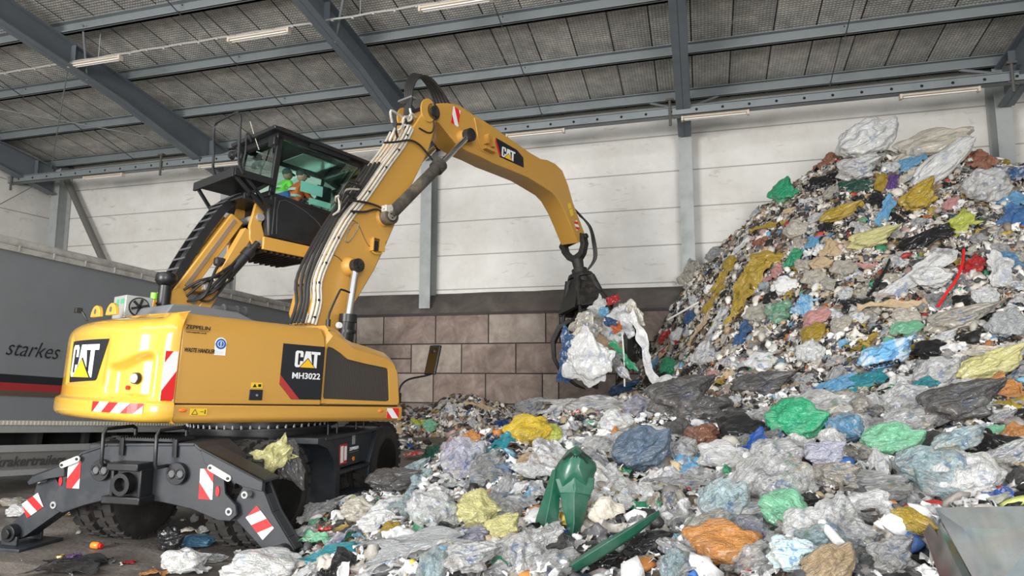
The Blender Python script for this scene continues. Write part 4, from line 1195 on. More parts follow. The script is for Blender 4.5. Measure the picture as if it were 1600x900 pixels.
b = UB(); b.tube(hr, .014, 8, 3).cyl((.27, -.9, 2.33), (.265, -.9, 2.47), .03, n=12); put('hood_handrail', b, BLK, EX)
# mirror at the front corner
b = UB(); b.cbox((1.30, -1.12, 1.50), (.07, .07, .14)); b.tube([(1.33, -1.1, 1.5), (1.36, -1.1, 1.66), (1.50, -1.1, 1.76), (1.80, -1.1, 1.82), (1.93, -1.1, 1.86), (1.955, -1.1, 1.92), (1.97, -1.1, 2.16), (1.94, -1.1, 2.19)], .014, 8, 3)
b.cyl((1.95, -1.1, 2.19), (1.91, -1.1, 2.17), .025, n=10)
mr = put('mirror_arm', b, BLK, EX)
b = UB(); b.prism([(1.86, 1.84), (1.90, 1.84), (1.99, 2.26), (1.95, 2.27)], -1.22, -1.0, 'y'); put('mirror_housing', b, BLK, mr, bevel=.012)
b = UB(); b.add([(1.861, -1.2, 1.86), (1.861, -1.02, 1.86), (1.946, -1.02, 2.25), (1.946, -1.2, 2.25)], [(0, 1, 2, 3)]); put('mirror_glass', b, mat('mirror', (.6, .6, .6), .03, metal=1), mr, smooth=0)

# ---- pipes and hoses along the back of the boom
sp = [(.42, 2.45), (.48, 2.75), (.46, 3.05), (.58, 3.42), (.84, 3.98), (1.15, 4.44), (1.50, 5.02), (1.77, 5.44), (1.93, 5.78)]
spn = []
for i, p in enumerate(sp):
    q = np.array(sp[min(i + 1, len(sp) - 1)]) - np.array(sp[max(i - 1, 0)]); q /= np.linalg.norm(q); spn.append((-q[1], q[0]))
for k, (off, y) in enumerate(((.045, -.285), (.0, -.31), (-.045, -.31), (.04, -.19), (.04, -.08), (.04, .04), (.04, .16))):
    b = UB(); b.tube([(p[0] + n_[0] * off, y, p[1] + n_[1] * off) for p, n_ in zip(sp, spn)], .020, 8, 3)
    put('steel_pipe', b, PIPE, EX)
for k, (off, y) in enumerate(((.085, -.20), (.09, -.12), (.09, -.02), (.085, .1))):
    b = UB(); b.tube([(p[0] + n_[0] * (off + .012 * sin(i * 2 + k)), y, p[1] + n_[1] * (off + .012 * sin(i * 2 + k))) for i, (p, n_) in enumerate(zip(sp[:7], spn))], .024, 8, 3)
    put('hose', b, HOSE, EX)
for i in range(0, 10):
    f_ = (i + .4) / 10 * (len(sp) - 1); j = min(int(f_), len(sp) - 2); t = f_ - j
    p = np.array(sp[j]) * (1 - t) + np.array(sp[j + 1]) * t; n_ = spn[j]
    put('pipe_clamp', UB().cbox((p[0] + n_[0] * .0, -.06, p[1] + n_[1] * .0), (.03, .55, .03)), GRIM, EX)
# tangled hoses beside cab and boom knee
rh = random.Random(5)
for k in range(9):
    p = U.at(535 + rh.uniform(-12, 6), 325 + rh.uniform(-16, 16), -.2); q = (p[0] + rh.uniform(-.05, .35), p[1] + rh.uniform(.0, .45))
    m_ = ((p[0] + q[0]) / 2 - rh.uniform(.03, .2), (p[1] + q[1]) / 2 + rh.uniform(-.1, .12))
    b = UB(); b.tube([(p[0], -.12, p[1]), (m_[0], -.24 - rh.uniform(0, .1), m_[1]), (q[0], -.2, q[1])], .016, 7, 5)
    put('loose_hose', b, HOSE if k % 3 else PIPE, EX)
for (pts) in (((545, 313), (570, 316), (590, 322), (603, 330)), ((548, 330), (570, 331), (588, 327), (602, 334))):
    b = UB(); b.tube([(*U.at(x, y, -.36)[:1], -.36, U.at(x, y, -.36)[1]) for x, y in pts], .017, 8, 4); put('loose_hose', b, HOSE, EX)
b = UB(); X, Z = U.at(605, 327, -.42); b.cbox((X, -.42, Z), (.14, .12, .10)); b.cyl((X - .1, -.44, Z), (X + .05, -.46, Z + .05), .03, n=10); put('valve_block', b, PIPE, EX, bevel=.02)
# hose bundle arching over the boom head
for k in range(5):
    o_ = k * .035
    pts = [(1.93 + o_, 5.72), (2.02 + o_, 6.2), (2.04 + o_ * .7, 6.55 + o_), (2.18 + o_ * .5, 6.80 + o_), (2.42, 6.86 + o_), (2.68, 6.74 + o_ * .8), (2.92 - o_ * .3, 6.55)]
    b = UB(); b.tube([(x, -.16 + k * .075, z) for x, z in pts], .022, 8, 5); put('hose', b, HOSE, EX)
b = UB(); b.cbox((2.06, -.01, 6.38), (.12, .34, .035)); put('hose_clamp', b, GRY, EX, bevel=.01)
for k in range(10):
    p = U.at(622 + rh.uniform(-14, 12), 205 + rh.uniform(-16, 14), -.2)
    b = UB(); b.tube([(p[0], -.2, p[1]), (p[0] + rh.uniform(-.12, .12), -.26, p[1] + rh.uniform(.05, .2)), (p[0] + rh.uniform(.05, .2), -.22, p[1] + rh.uniform(.1, .35))], .02, 7, 5); put('hose_fitting', b, PIPE if k % 4 else HOSE, EX)
pts = [(600, 223), (618, 222), (640, 219), (655, 226), (668, 240), (676, 250)]
b = UB(); b.tube([(U.at(x, y, -.34)[0], -.34, U.at(x, y, -.34)[1]) for x, y in pts], .017, 8, 4); put('loose_hose', b, HOSE, EX)
pts = [(655, 200), (668, 207), (676, 205), (678, 190), (673, 176), (676, 165)]
b = UB(); b.tube([(U.at(x, y, -.3)[0], -.3, U.at(x, y, -.3)[1]) for x, y in pts], .013, 8, 4); put('loose_hose', b, HOSE, EX)
b = UB(); pts = [(2.95, 6.6), (3.15, 6.64), (3.5, 6.60), (3.7, 6.58), (3.75, 6.3), (3.8, 6.1)]
b.tube([(x, -.12, z) for x, z in pts[:4]], .022, 8, 3).tube([(x, .05, z) for x, z in pts[:4]], .022, 8, 3).tube([(3.45, -.235, 6.5), (3.52, -.24, 6.3), (3.6, -.24, 6.05), (3.72, -.24, 5.95)], .013, 8, 3)
put('stick_pipe', b, YELW, EX)

# ---- cab riser arms
def bar(b, p, q, y0, y1, h, mi=0):
    p, q = np.array(p), np.array(q); d = q - p; d /= np.linalg.norm(d); n_ = np.array([-d[1], d[0]]) * h / 2
    b.prism([tuple(p + n_), tuple(q + n_), tuple(q - n_), tuple(p - n_)], y0, y1, 'y', mi)
b = UB(); bar(b, (-1.02, 2.62), (-.30, 3.90), .86, 1.0, .20); bar(b, (-1.02, 2.62), (-.30, 3.90), .62, .76, .20)
b.box(-.9, -.6, .62, 1.0, 2.8, 2.9); put('riser_arm', b, YELW, EX, bevel=.012)
b = UB(); bar(b, (-.62, 2.50), (-.12, 3.50), .84, .98, .16); bar(b, (-.72, 2.55), (-.20, 3.72), .44, .58, .15); put('riser_arm', b, YEL, EX, bevel=.012)
b = UB(); bar(b, (-.90, 2.85), (-.34, 3.86), .60, .92, .05); put('riser_web', b, mat('dusty_brown_steel', (.22, .165, .115), .8), EX)
b = UB(); b.prism([(-1.15, 2.42), (-1.12, 2.75), (-1.0, 2.82), (-.86, 2.62), (-.5, 2.62), (-.38, 2.42)], .50, .56, 'y'); b.prism([(-1.15, 2.42), (-1.12, 2.75), (-1.0, 2.82), (-.86, 2.62), (-.5, 2.62), (-.38, 2.42)], 1.0, 1.06, 'y')
put('riser_pedestal', b, YELW, EX, bevel=.01)
b = UB()
V = [(-.14, 4.22), (-.05, 4.22), (-.02, 4.02), (-.05, 3.84), (.02, 3.66), (.02, 3.50), (-.12, 3.50), (-.20, 3.60), (-.22, 3.78), (-.18, 4.0)]
b.prism(V, .42, .48, 'y'); b.prism(V, .95, 1.01, 'y'); put('cab_bracket', b, YEL, EX, bevel=.008)
b = UB(); b.cyl((-.09, .38, 3.93), (-.09, 1.05, 3.93), .055, n=20); put('pivot_pin', b, TAL, EX)
b = UB(); b.cyl((-.06, .38, 3.56), (-.06, 1.0, 3.56), .045, n=20); put('pivot_pin', b, TAL, EX)
b = UB(); b.cyl((-.58, .46, 2.85), (-.20, .40, 3.42), .07, n=20).cyl((-.23, .40, 3.37), (-.10, .38, 3.56), .045, n=14).cyl((-.25, .41, 3.34), (-.19, .40, 3.43), .085, n=18)
put('riser_cylinder', b, BLK, EX)
for k in range(9):
    x0, z0 = -1.0 + rh.uniform(-.05, .3), 2.62 + rh.uniform(0, .2); x1, z1 = -.55 + rh.uniform(-.1, .25), 3.0 + rh.uniform(-.15, .3)
    b = UB(); b.tube([(x0, .45, z0), (x0 + .12, .34 - rh.uniform(0, .08), z0 + rh.uniform(0, .2)), (x1 - .1, .36, z1 - rh.uniform(0, .15)), (x1, .42, z1)], .014 + rh.uniform(0, .006), 7, 5); put('hose', b, HOSE, EX)
b = UB(); b.cbox((-.72, .38, 2.86), (.14, .08, .12)); b.cbox((-.62, .38, 2.95), (.10, .08, .05)); b.cyl((-.7, .33, 2.80), (-.5, .33, 2.98), .02, n=8).cyl((-.8, .34, 2.90), (-.62, .34, 2.86), .018, n=8); put('valve_block', b, PIPE, EX, bevel=.01)
b = UB(); b.cbox((-.55, .5, 3.22), (.14, .1, .12)); put('hose_guard', b, GRIM, EX, bevel=.03)
# energy chain
path = [(-1.0, 2.5), (-1.02, 2.80), (-.97, 3.0), (-.86, 3.28), (-.72, 3.58), (-.57, 3.86), (-.45, 4.05), (-.30, 4.20), (-.14, 4.27), (.0, 4.24), (.06, 4.12)]
pp = []
for i in range(len(path) - 1):
    for k in range(4):
        t = k / 4; p0, p1, p2, p3 = [np.array(path[max(0, min(len(path) - 1, i + j))]) for j in (-1, 0, 1, 2)]
        pp.append(.5 * ((2 * p1) + (p2 - p0) * t + (2 * p0 - 5 * p1 + 4 * p2 - p3) * t * t + (3 * p1 - p0 - 3 * p2 + p3) * t ** 3))
pp.append(np.array(path[-1])); pp = np.array(pp); tt = np.gradient(pp, axis=0); tt /= np.linalg.norm(tt, axis=1)[:, None]
nrm_ = np.stack([-tt[:, 1], tt[:, 0]], 1)
b = UB()
for y0 in (.66, .98):
    V = [];
    for p, n_ in zip(pp, nrm_):
        for s in (1, -1):
            for y in (y0, y0 + .03): V.append((p[0] + n_[0] * .055 * s, y, p[1] + n_[1] * .055 * s))
    m_ = len(pp); F = []
    for i in range(m_ - 1):
        a = i * 4; c = a + 4
        F += [(a, a + 1, c + 1, c), (a + 1, a + 3, c + 3, c + 1), (a + 3, a + 2, c + 2, c + 3), (a + 2, a, c, c + 2)]
    F += [(0, 1, 3, 2), (4 * m_ - 4, 4 * m_ - 3, 4 * m_ - 1, 4 * m_ - 2)]
    b.add(V, F)
ch = put('energy_chain', b, BLK, EX)
b = UB()
for i in range(1, len(pp), 2):
    p, n_, t_ = pp[i], nrm_[i], tt[i]
    for s in (1, -1):
        c = p + n_ * .052 * s
        b.prism([tuple(c + t_ * .014 + n_ * .006), tuple(c - t_ * .014 + n_ * .006), tuple(c - t_ * .014 - n_ * .006), tuple(c + t_ * .014 - n_ * .006)], .66, 1.01, 'y')
put('chain_rung', b, mat('chain_rung_grey', (.10, .10, .105), .4), ch)
b = UB()
for y in (.74, .80, .86, .93): b.tube([(p[0], y, p[1]) for p in pp[2:]], .02, 6)
put('chain_cable', b, HOSE, ch)

# ---- cab
CY0, CY1 = .30, 1.36
prof = [(.02, 3.66), (.80, 3.66), (.90, 3.80), (1.0, 4.08), (1.06, 4.22), (1.42, 4.80), (1.48, 5.14), (.07, 5.18), (-.02, 4.30), (-.04, 4.0)]
b = UB()
low = [(.0, 3.66), (.80, 3.66), (.90, 3.80), (1.0, 4.06), (1.06, 4.20), (.10, 4.26), (-.02, 4.28), (-.04, 4.0)]
b.prism(low, CY0, CY1, 'y')
cab = put('cab_body', b, BLK, EX, bevel=.025)
b = UB()
for y in (CY0, CY1 - .05):
    for (p, q, r) in (((-.0, 4.25), (.06, 5.16), .045), ((1.03, 4.18), (1.44, 4.82), .028), ((1.44, 4.80), (1.48, 5.14), .028), ((.05, 5.16), (1.48, 5.12), .045), ((-.0, 4.27), (1.05, 4.22), .03)):
        bar(b, p, q, y, y + .05, r * 2)
b.box(.0, .09, CY0, CY1, 5.10, 5.2).box(1.40, 1.50, CY0, CY1, 5.08, 5.16).box(-.05, .03, CY0, CY1, 4.24, 4.32)
put('cab_frame', b, BLK, EX, bevel=.012)
b = UB(); b.prism([(-.12, 5.24), (.02, 5.25), (1.72, 5.20), (1.78, 5.16), (1.72, 5.15), (-.10, 5.19)], CY0 - .10, CY1 + .10, 'y')
put('cab_roof', b, BLK, EX, bevel=.01)
b = UB(); b.box(.5, 1.2, CY0 - .06, CY0 - .04, 5.11, 5.19).box(1.62, 1.66, CY0, CY0 + .03, 4.85, 5.15).box(1.5, 1.7, CY0 - .02, CY0 + .08, 5.05, 5.12); put('roof_bracket', b, BLK, EX)
b = UB(); b.prism([(.04, 4.30), (1.03, 4.25), (1.42, 4.84), (1.45, 5.08), (.09, 5.11)], CY0 + .012, CY0 + .018, 'y'); put('side_window', b, GLS, EX, smooth=0)
b = UB(); b.prism([(.04, 4.30), (1.03, 4.25), (1.42, 4.84), (1.45, 5.08), (.09, 5.11)], CY1 - .018, CY1 - .012, 'y'); put('side_window', b, GLS, EX, smooth=0)
b = UB(); b.add([(1.05, CY0 + .05, 4.23), (1.05, CY1 - .05, 4.23), (1.43, CY1 - .05, 4.83), (1.43, CY0 + .05, 4.83), (1.47, CY1 - .05, 5.08), (1.47, CY0 + .05, 5.08)], [(0, 1, 2, 3), (3, 2, 4, 5)]); put('front_window', b, GLS, EX, smooth=0)
b = UB(); b.add([(-.03, CY0 + .07, 4.42), (-.03, CY1 - .02, 4.42), (.05, CY1 - .02, 5.02), (.05, CY0 + .07, 5.02)], [(0, 1, 2, 3)]); put('rear_window', b, GLR, EX, smooth=0)
b = UB()
for y in np.linspace(CY0 + .12, CY1 - .12, 7): b.cyl((1.13, y, 4.24), (1.52, y, 4.86), .012, n=6)
b.cyl((1.16, CY0 + .08, 4.3), (1.16, CY1 - .08, 4.3), .012, n=6).cyl((1.46, CY0 + .08, 4.78), (1.46, CY1 - .08, 4.78), .012, n=6)
put('window_guard', b, BLK, EX)
b = UB(); b.cyl((.0, .86, 5.02), (.35, .86, 5.02), .01, n=5); b.box(.62, 1.22, .62, 1.2, 5.12, 5.135); put('roof_window', b, mat('green_roof_glass', (.24, .33, .30), .15), EX)
# interior
b = UB(); b.box(.36, .78, .46, .88, 4.06, 4.20).prism([(.32, 4.16), (.42, 4.16), (.38, 4.44), (.30, 4.44)], .46, .88, 'y'); put('operator_seat', b, mat('seat_blue', (.02, .10, .35), .7), EX, bevel=.03)
b = UB(); b.box(.84, 1.02, .40, .46, 4.34, 4.50).cyl((.95, .9, 4.2), (.85, .9, 4.55), .02, n=8).box(.75, .92, .8, 1.0, 4.5, 4.56); put('control_console', b, BLK, EX, bevel=.01)
b = UB()
b.box(.44, .82, CY0 + .022, CY0 + .026, 4.44, 4.60); put('monitor_screen', b, mat('pale_turquoise_screen', (.50, .74, .70), .4), EX, smooth=0)
b = UB(); b.box(.73, .98, CY0 + .028, CY0 + .05, 4.36, 4.62); put('monitor', b, BLK, EX, bevel=.01)
b = UB(); b.box(.60, .98, CY0 + .022, CY0 + .026, 4.29, 4.38); put('paper_note', b, mat('pale_turquoise_screen', (.50, .74, .70), .4), EX, smooth=0)
# yellow platform below the cab
b = UB(); b.box(-.06, .88, CY0 - .0, CY0 + .05, 3.47, 3.65).box(-.06, .88, CY1 - .05, CY1, 3.47, 3.65).box(.83, .88, CY0, CY1, 3.47, 3.65); put('cab_platform', b, YELW, EX, bevel=.01)
b = UB(); b.box(-.04, .82, CY0 + .05, CY1 - .05, 3.50, 3.56)
for i in range(9): b.box(.0 + i * .09, .03 + i * .09, CY0 + .05, CY1 - .05, 3.44, 3.5)
put('platform_underside', b, mat('dark_brown_steel', (.035, .028, .022), .8), EX)
# rear catwalk with loop rail, bracing
b = UB()
b.box(-.62, -.04, .20, 1.36, 4.40, 4.43).box(-.62, -.04, .18, .22, 4.36, 4.46).box(-.64, -.60, .2, 1.36, 4.34, 4.46)
b.box(-.42, .0, .28, 1.3, 4.12, 4.15).box(-.42, .0, .26, .30, 4.10, 4.18)
for (p, q) in (((-.60, 4.38), (-.10, 3.98)), ((-.06, 4.42), (-.40, 4.14)), ((-.45, 4.40), (-.06, 4.05))):
    bar(b, p, q, .22, .26, .045)
bar(b, (-.60, 4.38), (-.20, 3.9), 1.28, 1.32, .045)
put('catwalk', b, BLK, EX, bevel=.004)
lp = [(338, 280), (333, 262), (334, 240), (334, 205), (337, 194), (343, 189), (368, 177), (373, 177), (376, 183), (375, 200), (373, 245), (376, 262), (381, 272)]
X0 = -.62
b = UB(); b.tube([(X0, *U.atx(x, y, X0)) for x, y in lp], .019, 8, 3); put('catwalk_rail', b, BLK, EX)
lp = [(383, 272), (380, 255), (384, 235), (385, 213), (389, 209), (393, 222)]
b = UB(); b.tube([(-.12, *U.atx(x, y, -.12)) for x, y in lp], .014, 8, 3); put('catwalk_rail', b, BLK, EX)
b = UB(); b.cbox((.0, .38, 5.06), (.1, .16, .13)); b.cbox((-.08, 1.2, 5.1), (.1, .1, .08)); put('work_light', b, BLK, EX, bevel=.01)
b = UB(); b.tube([(-.05, .70, 5.0), (-.08, .85, 5.28), (-.1, .95, 5.48)], .005, 5); put('antenna', b, PIPE, EX)
for y in (1.15, 1.32):
    b = UB(); b.lathe([(.001, -.06), (.05, -.06), (.07, -.02), (.07, 0), (.001, 0)], 'x', (-.12, y, 5.02), 20); put('tail_light', b, BLK, EX)
b = UB()
for (q0, q1) in (((1.52, 4.62), (1.60, 5.05)),):
    b.tube([(q0[0], CY0 - .02, q0[1]), (q0[0] + .08, CY0 - .04, q0[1] + .12), (q1[0], CY0 - .02, q1[1])], .012, 6, 3); b.cyl((q0[0] - .05, CY0, q0[1]), (q0[0] + .02, CY0, q0[1] + .1), .03, n=10)
put('cab_handrail', b, BLK, EX)
# door relief on the flank of the cab
b = UB(); b.tube([(x, CY0 - .004, z) for x, z in [(.12, 3.72), (.12, 4.20), (.45, 4.18), (.78, 4.02), (.92, 3.84)]], .006, 5, 3); b.tube([(x, CY0 - .004, z) for x, z in [(.05, 3.70), (.05, 4.24)]], .007, 5); put('panel_crease', b, mat('cab_edge_grey', (.06, .062, .065), .4), EX)

# ---- orange peel grapple hanging from the stick
gx, gz = 6.96, 4.86
def gp(px, py, off=0.0): x, z = U.at(px, py, off); return x, z
down = np.array([-U.f @ np.array([0, 0, 1.]), 0, -(U.u @ np.array([0, 0, 1.]))]); down /= np.linalg.norm(down)
G = Frame((0, 0), 66, 0, 0)
tip = U.M @ np.array([6.98, 0, 4.93, 1.0])
GF = Frame((tip[0], tip[1]), 62, 0, 0)     # upright frame at the stick tip
GZ = tip[2]
ta = radians(-13); Rx = np.eye(4); Rx[1:3, 1:3] = [[cos(ta), -sin(ta)], [sin(ta), cos(ta)]]
T1, T2 = np.eye(4), np.eye(4); T1[2, 3] = GZ; T2[2, 3] = -GZ
GF.M = GF.M @ T1 @ Rx @ T2      # the grapple swings a little towards the heap
def GB(): return B(GF.M)
b = GB()
for s in (-1, 1):
    P = [(.10, GZ + .10), (.14, GZ), (.13, GZ - .16), (.17, GZ - .30), (.08, GZ - .42), (.0, GZ - .46), (-.10, GZ - .44), (-.10, GZ - .34), (-.02, GZ - .26), (.02, GZ - .12), (.0, GZ + .06), (.04, GZ + .12)]
# clevis seen face on: two cheeks and a yoke
for s in (-1, 1):
    b.prism([(s * .27, GZ + .12), (s * .33, GZ + .06), (s * .33, GZ - .14), (s * .22, GZ - .34), (s * .12, GZ - .42), (0, GZ - .44), (0, GZ - .30), (s * .12, GZ - .27), (s * .21, GZ - .14), (s * .22, GZ + .0), (s * .22, GZ + .08)], -.08, .08, 'x')
b.cyl((0, -.38, GZ + .02), (0, .38, GZ + .02), .06, n=18)
b.cyl((0, 0, GZ - .40), (0, 0, GZ - .72), .13, .10, 20).cyl((0, 0, GZ - .62), (0, 0, GZ - .74), .17, n=24)
put('grapple_link', b, GRIM, EX, bevel=.01)
hz = GZ - .74
b = GB(); b.cyl((0, 0, hz), (0, 0, hz - .10), .26, .30, 28)
for k in range(5):
    t = 2 * pi * k / 5 + .35
    A = np.array([[cos(t), -sin(t), 0, 0], [sin(t), cos(t), 0, 0], [0, 0, 1, 0], [0, 0, 0, 1.]])
    b.add([(.16, -.20, hz - .04), (.16, .20, hz - .04), (.56, .31, hz - .82), (.56, -.31, hz - .82), (.10, -.16, hz - .04), (.10, .16, hz - .04), (.46, .27, hz - .84), (.46, -.27, hz - .84)], [(0, 1, 2, 3), (4, 7, 6, 5), (0, 4, 5, 1), (3, 2, 6, 7), (0, 3, 7, 4), (1, 5, 6, 2)], 0, A)
b.cyl((0, 0, hz - .1), (0, 0, hz - 1.0), .24, .30, 20)
put('grapple_head', b, GRIM, EX, bevel=.015)
for k in range(5):
    t = 2 * pi * k / 5 + .35 + pi / 5
    A = np.array([[cos(t), -sin(t), 0, 0], [sin(t), cos(t), 0, 0], [0, 0, 1, 0], [0, 0, 0, 1.]])
    b = GB(); b.cyl((.28, 0, hz - .12), (.50, 0, hz - .80), .07, n=16, M=A).cyl((.50, 0, hz - .80), (.60, 0, hz - 1.08), .04, n=14, M=A).cyl((.60, -.10, hz - 1.10), (.60, .10, hz - 1.10), .07, n=14, M=A)
    cy = put('grapple_cylinder', b, GRIM, EX)
    # curved tine
    b = GB(); path_ = [(.40, hz - .98), (.66, hz - 1.10), (.84, hz - 1.36), (.88, hz - 1.70), (.78, hz - 2.04), (.54, hz - 2.32), (.36, hz - 2.44)]
    wd = [.15, .19, .21, .20, .17, .10, .03]; th = [.09, .10, .09, .08, .07, .05, .02]
    V = []
    Q = [np.array(q) for q in path_]
    for i, q in enumerate(Q):
        d = Q[min(i + 1, len(Q) - 1)] - Q[max(i - 1, 0)]; d /= np.linalg.norm(d); n_ = np.array([-d[1], d[0]])
        for (u, v) in ((-1, 1), (1, 1), (1, -1), (-1, -1)):
            V.append((q[0] + n_[0] * th[i] * v * .5, wd[i] * u, q[1] + n_[1] * th[i] * v * .5))
    F = [(i * 4 + j, i * 4 + (j + 1) % 4, (i + 1) * 4 + (j + 1) % 4, (i + 1) * 4 + j) for i in range(len(Q) - 1) for j in range(4)] + [(0, 1, 2, 3), tuple(4 * len(Q) - 4 + j for j in range(4))]
    b.add(V, F, 0, A)
    put('grapple_tine', b, GRIM, EX, bevel=.008)
for k in range(3):
    o_ = .03 * k
    P3 = [U.M[:3, :3] @ np.array([6.75 + .1 * k, -.15, 5.62 - .05 * k]) + U.M[:3, 3], U.M[:3, :3] @ np.array([7.1 + o_, -.3, 5.3]) + U.M[:3, 3]]
    e0 = GF.M[:3, :3] @ np.array([.1, -.42 - o_, GZ - .15]) + GF.M[:3, 3]; e1 = GF.M[:3, :3] @ np.array([.1, -.36 - o_, GZ - .5]) + GF.M[:3, 3]; e2 = GF.M[:3, :3] @ np.array([0, -.2, GZ - .72]) + GF.M[:3, 3]
    b = B(); b.tube([P3[0], P3[1], e0, e1, e2], .022, 8, 5); put('grapple_hose', b, HOSE, EX)
# ------------------------------------------------------------------ the waste heap
def wpt(x, y, b):
    """photo direction (x, y) at forward distance b -> plan coordinates and height"""
    r = ray(x, y); f = -sin(YAW) * r[0] + cos(YAW) * r[1]
    t = b / f; q = ORG + r * t
    return q[0] * cos(YAW) + q[1] * sin(YAW), b, q[2]


SURV = [  # (x, y, distance)
    (600, 900, 4.6), (600, 830, 6), (600, 775, 7.4), (620, 748, 8.6),
    (520, 900, 5.1), (500, 850, 6.3), (520, 805, 7.3),
    (700, 900, 4.0), (700, 820, 5.5), (700, 760, 7), (700, 712, 9.0), (705, 700, 10.0),
    (800, 900, 3.7), (800, 800, 5.2), (800, 720, 7.5), (800, 680, 9.0), (810, 662, 10.2),
    (900, 900, 3.5), (900, 760, 6), (900, 690, 8.5), (900, 645, 10.6),
    (1000, 900, 3.3), (1000, 760, 5.8), (1000, 670, 8.5), (1000, 620, 11.6),
    (1050, 612, 12.3), (1045, 600, 14.2), (1052, 545, 15.4), (1068, 480, 16.2), (1092, 412, 16.9),
    (1150, 900, 3.2), (1150, 750, 5.5), (1150, 655, 8), (1150, 600, 11), (1150, 500, 12.8), (1150, 425, 14.1), (1165, 362, 15.4),
    (1230, 595, 10), (1230, 500, 11.7), (1230, 400, 13.1), (1225, 305, 14.9),
    (1300, 900, 3.1), (1300, 750, 5.3), (1300, 655, 7.3), (1300, 590, 9.2), (1300, 500, 10.8), (1300, 400, 12.2), (1300, 300, 13.5), (1300, 275, 13.9), (1335, 240, 14.3),
    (1400, 900, 3.0), (1400, 750, 5.0), (1400, 650, 6.8), (1400, 585, 8.7), (1400, 500, 10.1), (1400, 400, 11.5), (1400, 300, 12.8), (1400, 236, 13.9),
    (1500, 900, 2.9), (1500, 760, 4.7), (1500, 655, 6.5), (1500, 575, 8.3), (1500, 450, 10.2), (1500, 350, 11.4), (1495, 248, 13.0),
    (1600, 900, 2.8), (1600, 760, 4.5), (1600, 640, 6.4), (1600, 565, 8.1), (1600, 450, 9.8), (1600, 350, 11.0), (1600, 276, 12.3),
    (1750, 900, 2.8), (1750, 700, 5.0), (1750, 560, 7.8), (1750, 350, 10.5), (1750, 275, 11.8)]
CP = [wpt(*s) for s in SURV]
# the small spill at the foot of the block wall
SP = [(655, 668, 18.2), (690, 680, 17.8), (625, 690, 16.4), (660, 690, 16.2), (640, 712, 14.4)]
CP += [wpt(*s) for s in SP]
# hidden ground and the back of the heap
def G_(x, b, z): return ((x - 800) / 1035 * b, b, z)
CP += [G_(440, 6.4, -.05), (-2.75, 5.2, -.15), (-2.7, 4.2, -.2), (-1.9, 3.2, .1), (-1.2, 2.2, .2), (0, 1.5, .1), (2, 1.2, .1), (4, 1.5, .2),
       (-2.35, 7.6, -.12), (-2.05, 8.6, -.10), (-1.75, 9.6, -.10), (-1.45, 11.0, -.05), (-1.9, 12.5, -.2), (-3.4, 14.5, -.2), (-4.4, 17, -.1), (-3.2, 18.8, .5), (-1.8, 18.0, .5), (-1.0, 14.5, .10), (-.6, 12.5, .3),
       (0, 16, .35), (.3, 13.5, .75), (1.6, 14.5, 1.1), (2.3, 16.3, .9), (1.0, 17.5, .5), (2.8, 17.5, 1.0), (3.2, 16.6, 1.35),
       (4.7, 17.6, 4.6), (6.0, 17.6, 5.3), (7.2, 16.2, 6.3), (8.6, 15.5, 6.6), (8.3, 17.5, 6.5), (10, 14.6, 6.3), (12, 13.5, 6.0), (11, 16, 6.4), (13, 17, 6.2),
       (12.5, 10.5, 5.3), (10, 8, 2.2), (12, 8, 2.4), (9, 5, 1.0), (6, 2.5, .4)]
CP = np.array(CP)


def tps(r2): return r2 * np.log(r2 + 1e-9) * .5


n = len(CP); D2 = ((CP[:, None, :2] - CP[None, :, :2]) ** 2).sum(-1)
A = np.zeros((n + 3, n + 3)); A[:n, :n] = tps(D2) + np.eye(n) * .04
A[:n, n] = 1; A[:n, n + 1:] = CP[:, :2]; A[n, :n] = 1; A[n + 1:, :n] = CP[:, :2].T
Wt = np.linalg.solve(A, np.concatenate([CP[:, 2], np.zeros(3)]))


def field(a, b):
    P = np.stack([a.ravel(), b.ravel()], 1); out = np.zeros(len(P))
    for i in range(0, len(P), 20000):
        q = P[i:i + 20000]; d2 = ((q[:, None] - CP[None, :, :2]) ** 2).sum(-1)
        out[i:i + 20000] = tps(d2) @ Wt[:n] + Wt[n] + q @ Wt[n + 1:]
    return out.reshape(a.shape)


ST = .07
GA, GBv = np.arange(-5.2, 13.0, ST), np.arange(1.2, 19.6, ST)
AA, BB = np.meshgrid(GA, GBv)
HH = field(AA, BB)
HH = np.clip(HH, -.25, 6.9)


def vnoise(a, b, sc, seed):
    r = np.random.default_rng(seed); T = r.random((64, 64))
    x, y = a / sc, b / sc; xi, yi = np.floor(x).astype(int), np.floor(y).astype(int)
    fx, fy = x - xi, y - yi; fx = fx * fx * (3 - 2 * fx); fy = fy * fy * (3 - 2 * fy)
    g = lambda i, j: T[(yi + j) % 64, (xi + i) % 64]
    return (g(0, 0) * (1 - fx) + g(1, 0) * fx) * (1 - fy) + (g(0, 1) * (1 - fx) + g(1, 1) * fx) * fy - .5


HH = HH + .20 * vnoise(AA, BB, .9, 1) + .14 * vnoise(AA, BB, .4, 2) + .10 * vnoise(AA, BB, .18, 3)


def hsurf(a, b):
    x = np.clip((np.asarray(a) - GA[0]) / ST, 0, len(GA) - 1.001); y = np.clip((np.asarray(b) - GBv[0]) / ST, 0, len(GBv) - 1.001)
    i, j = x.astype(int), y.astype(int); fx, fy = x - i, y - j
    return (HH[j, i] * (1 - fx) + HH[j, i + 1] * fx) * (1 - fy) + (HH[j + 1, i] * (1 - fx) + HH[j + 1, i + 1] * fx) * fy


def to_ab(P): return P[..., 0] * cos(YAW) + P[..., 1] * sin(YAW), -P[..., 0] * sin(YAW) + P[..., 1] * cos(YAW)


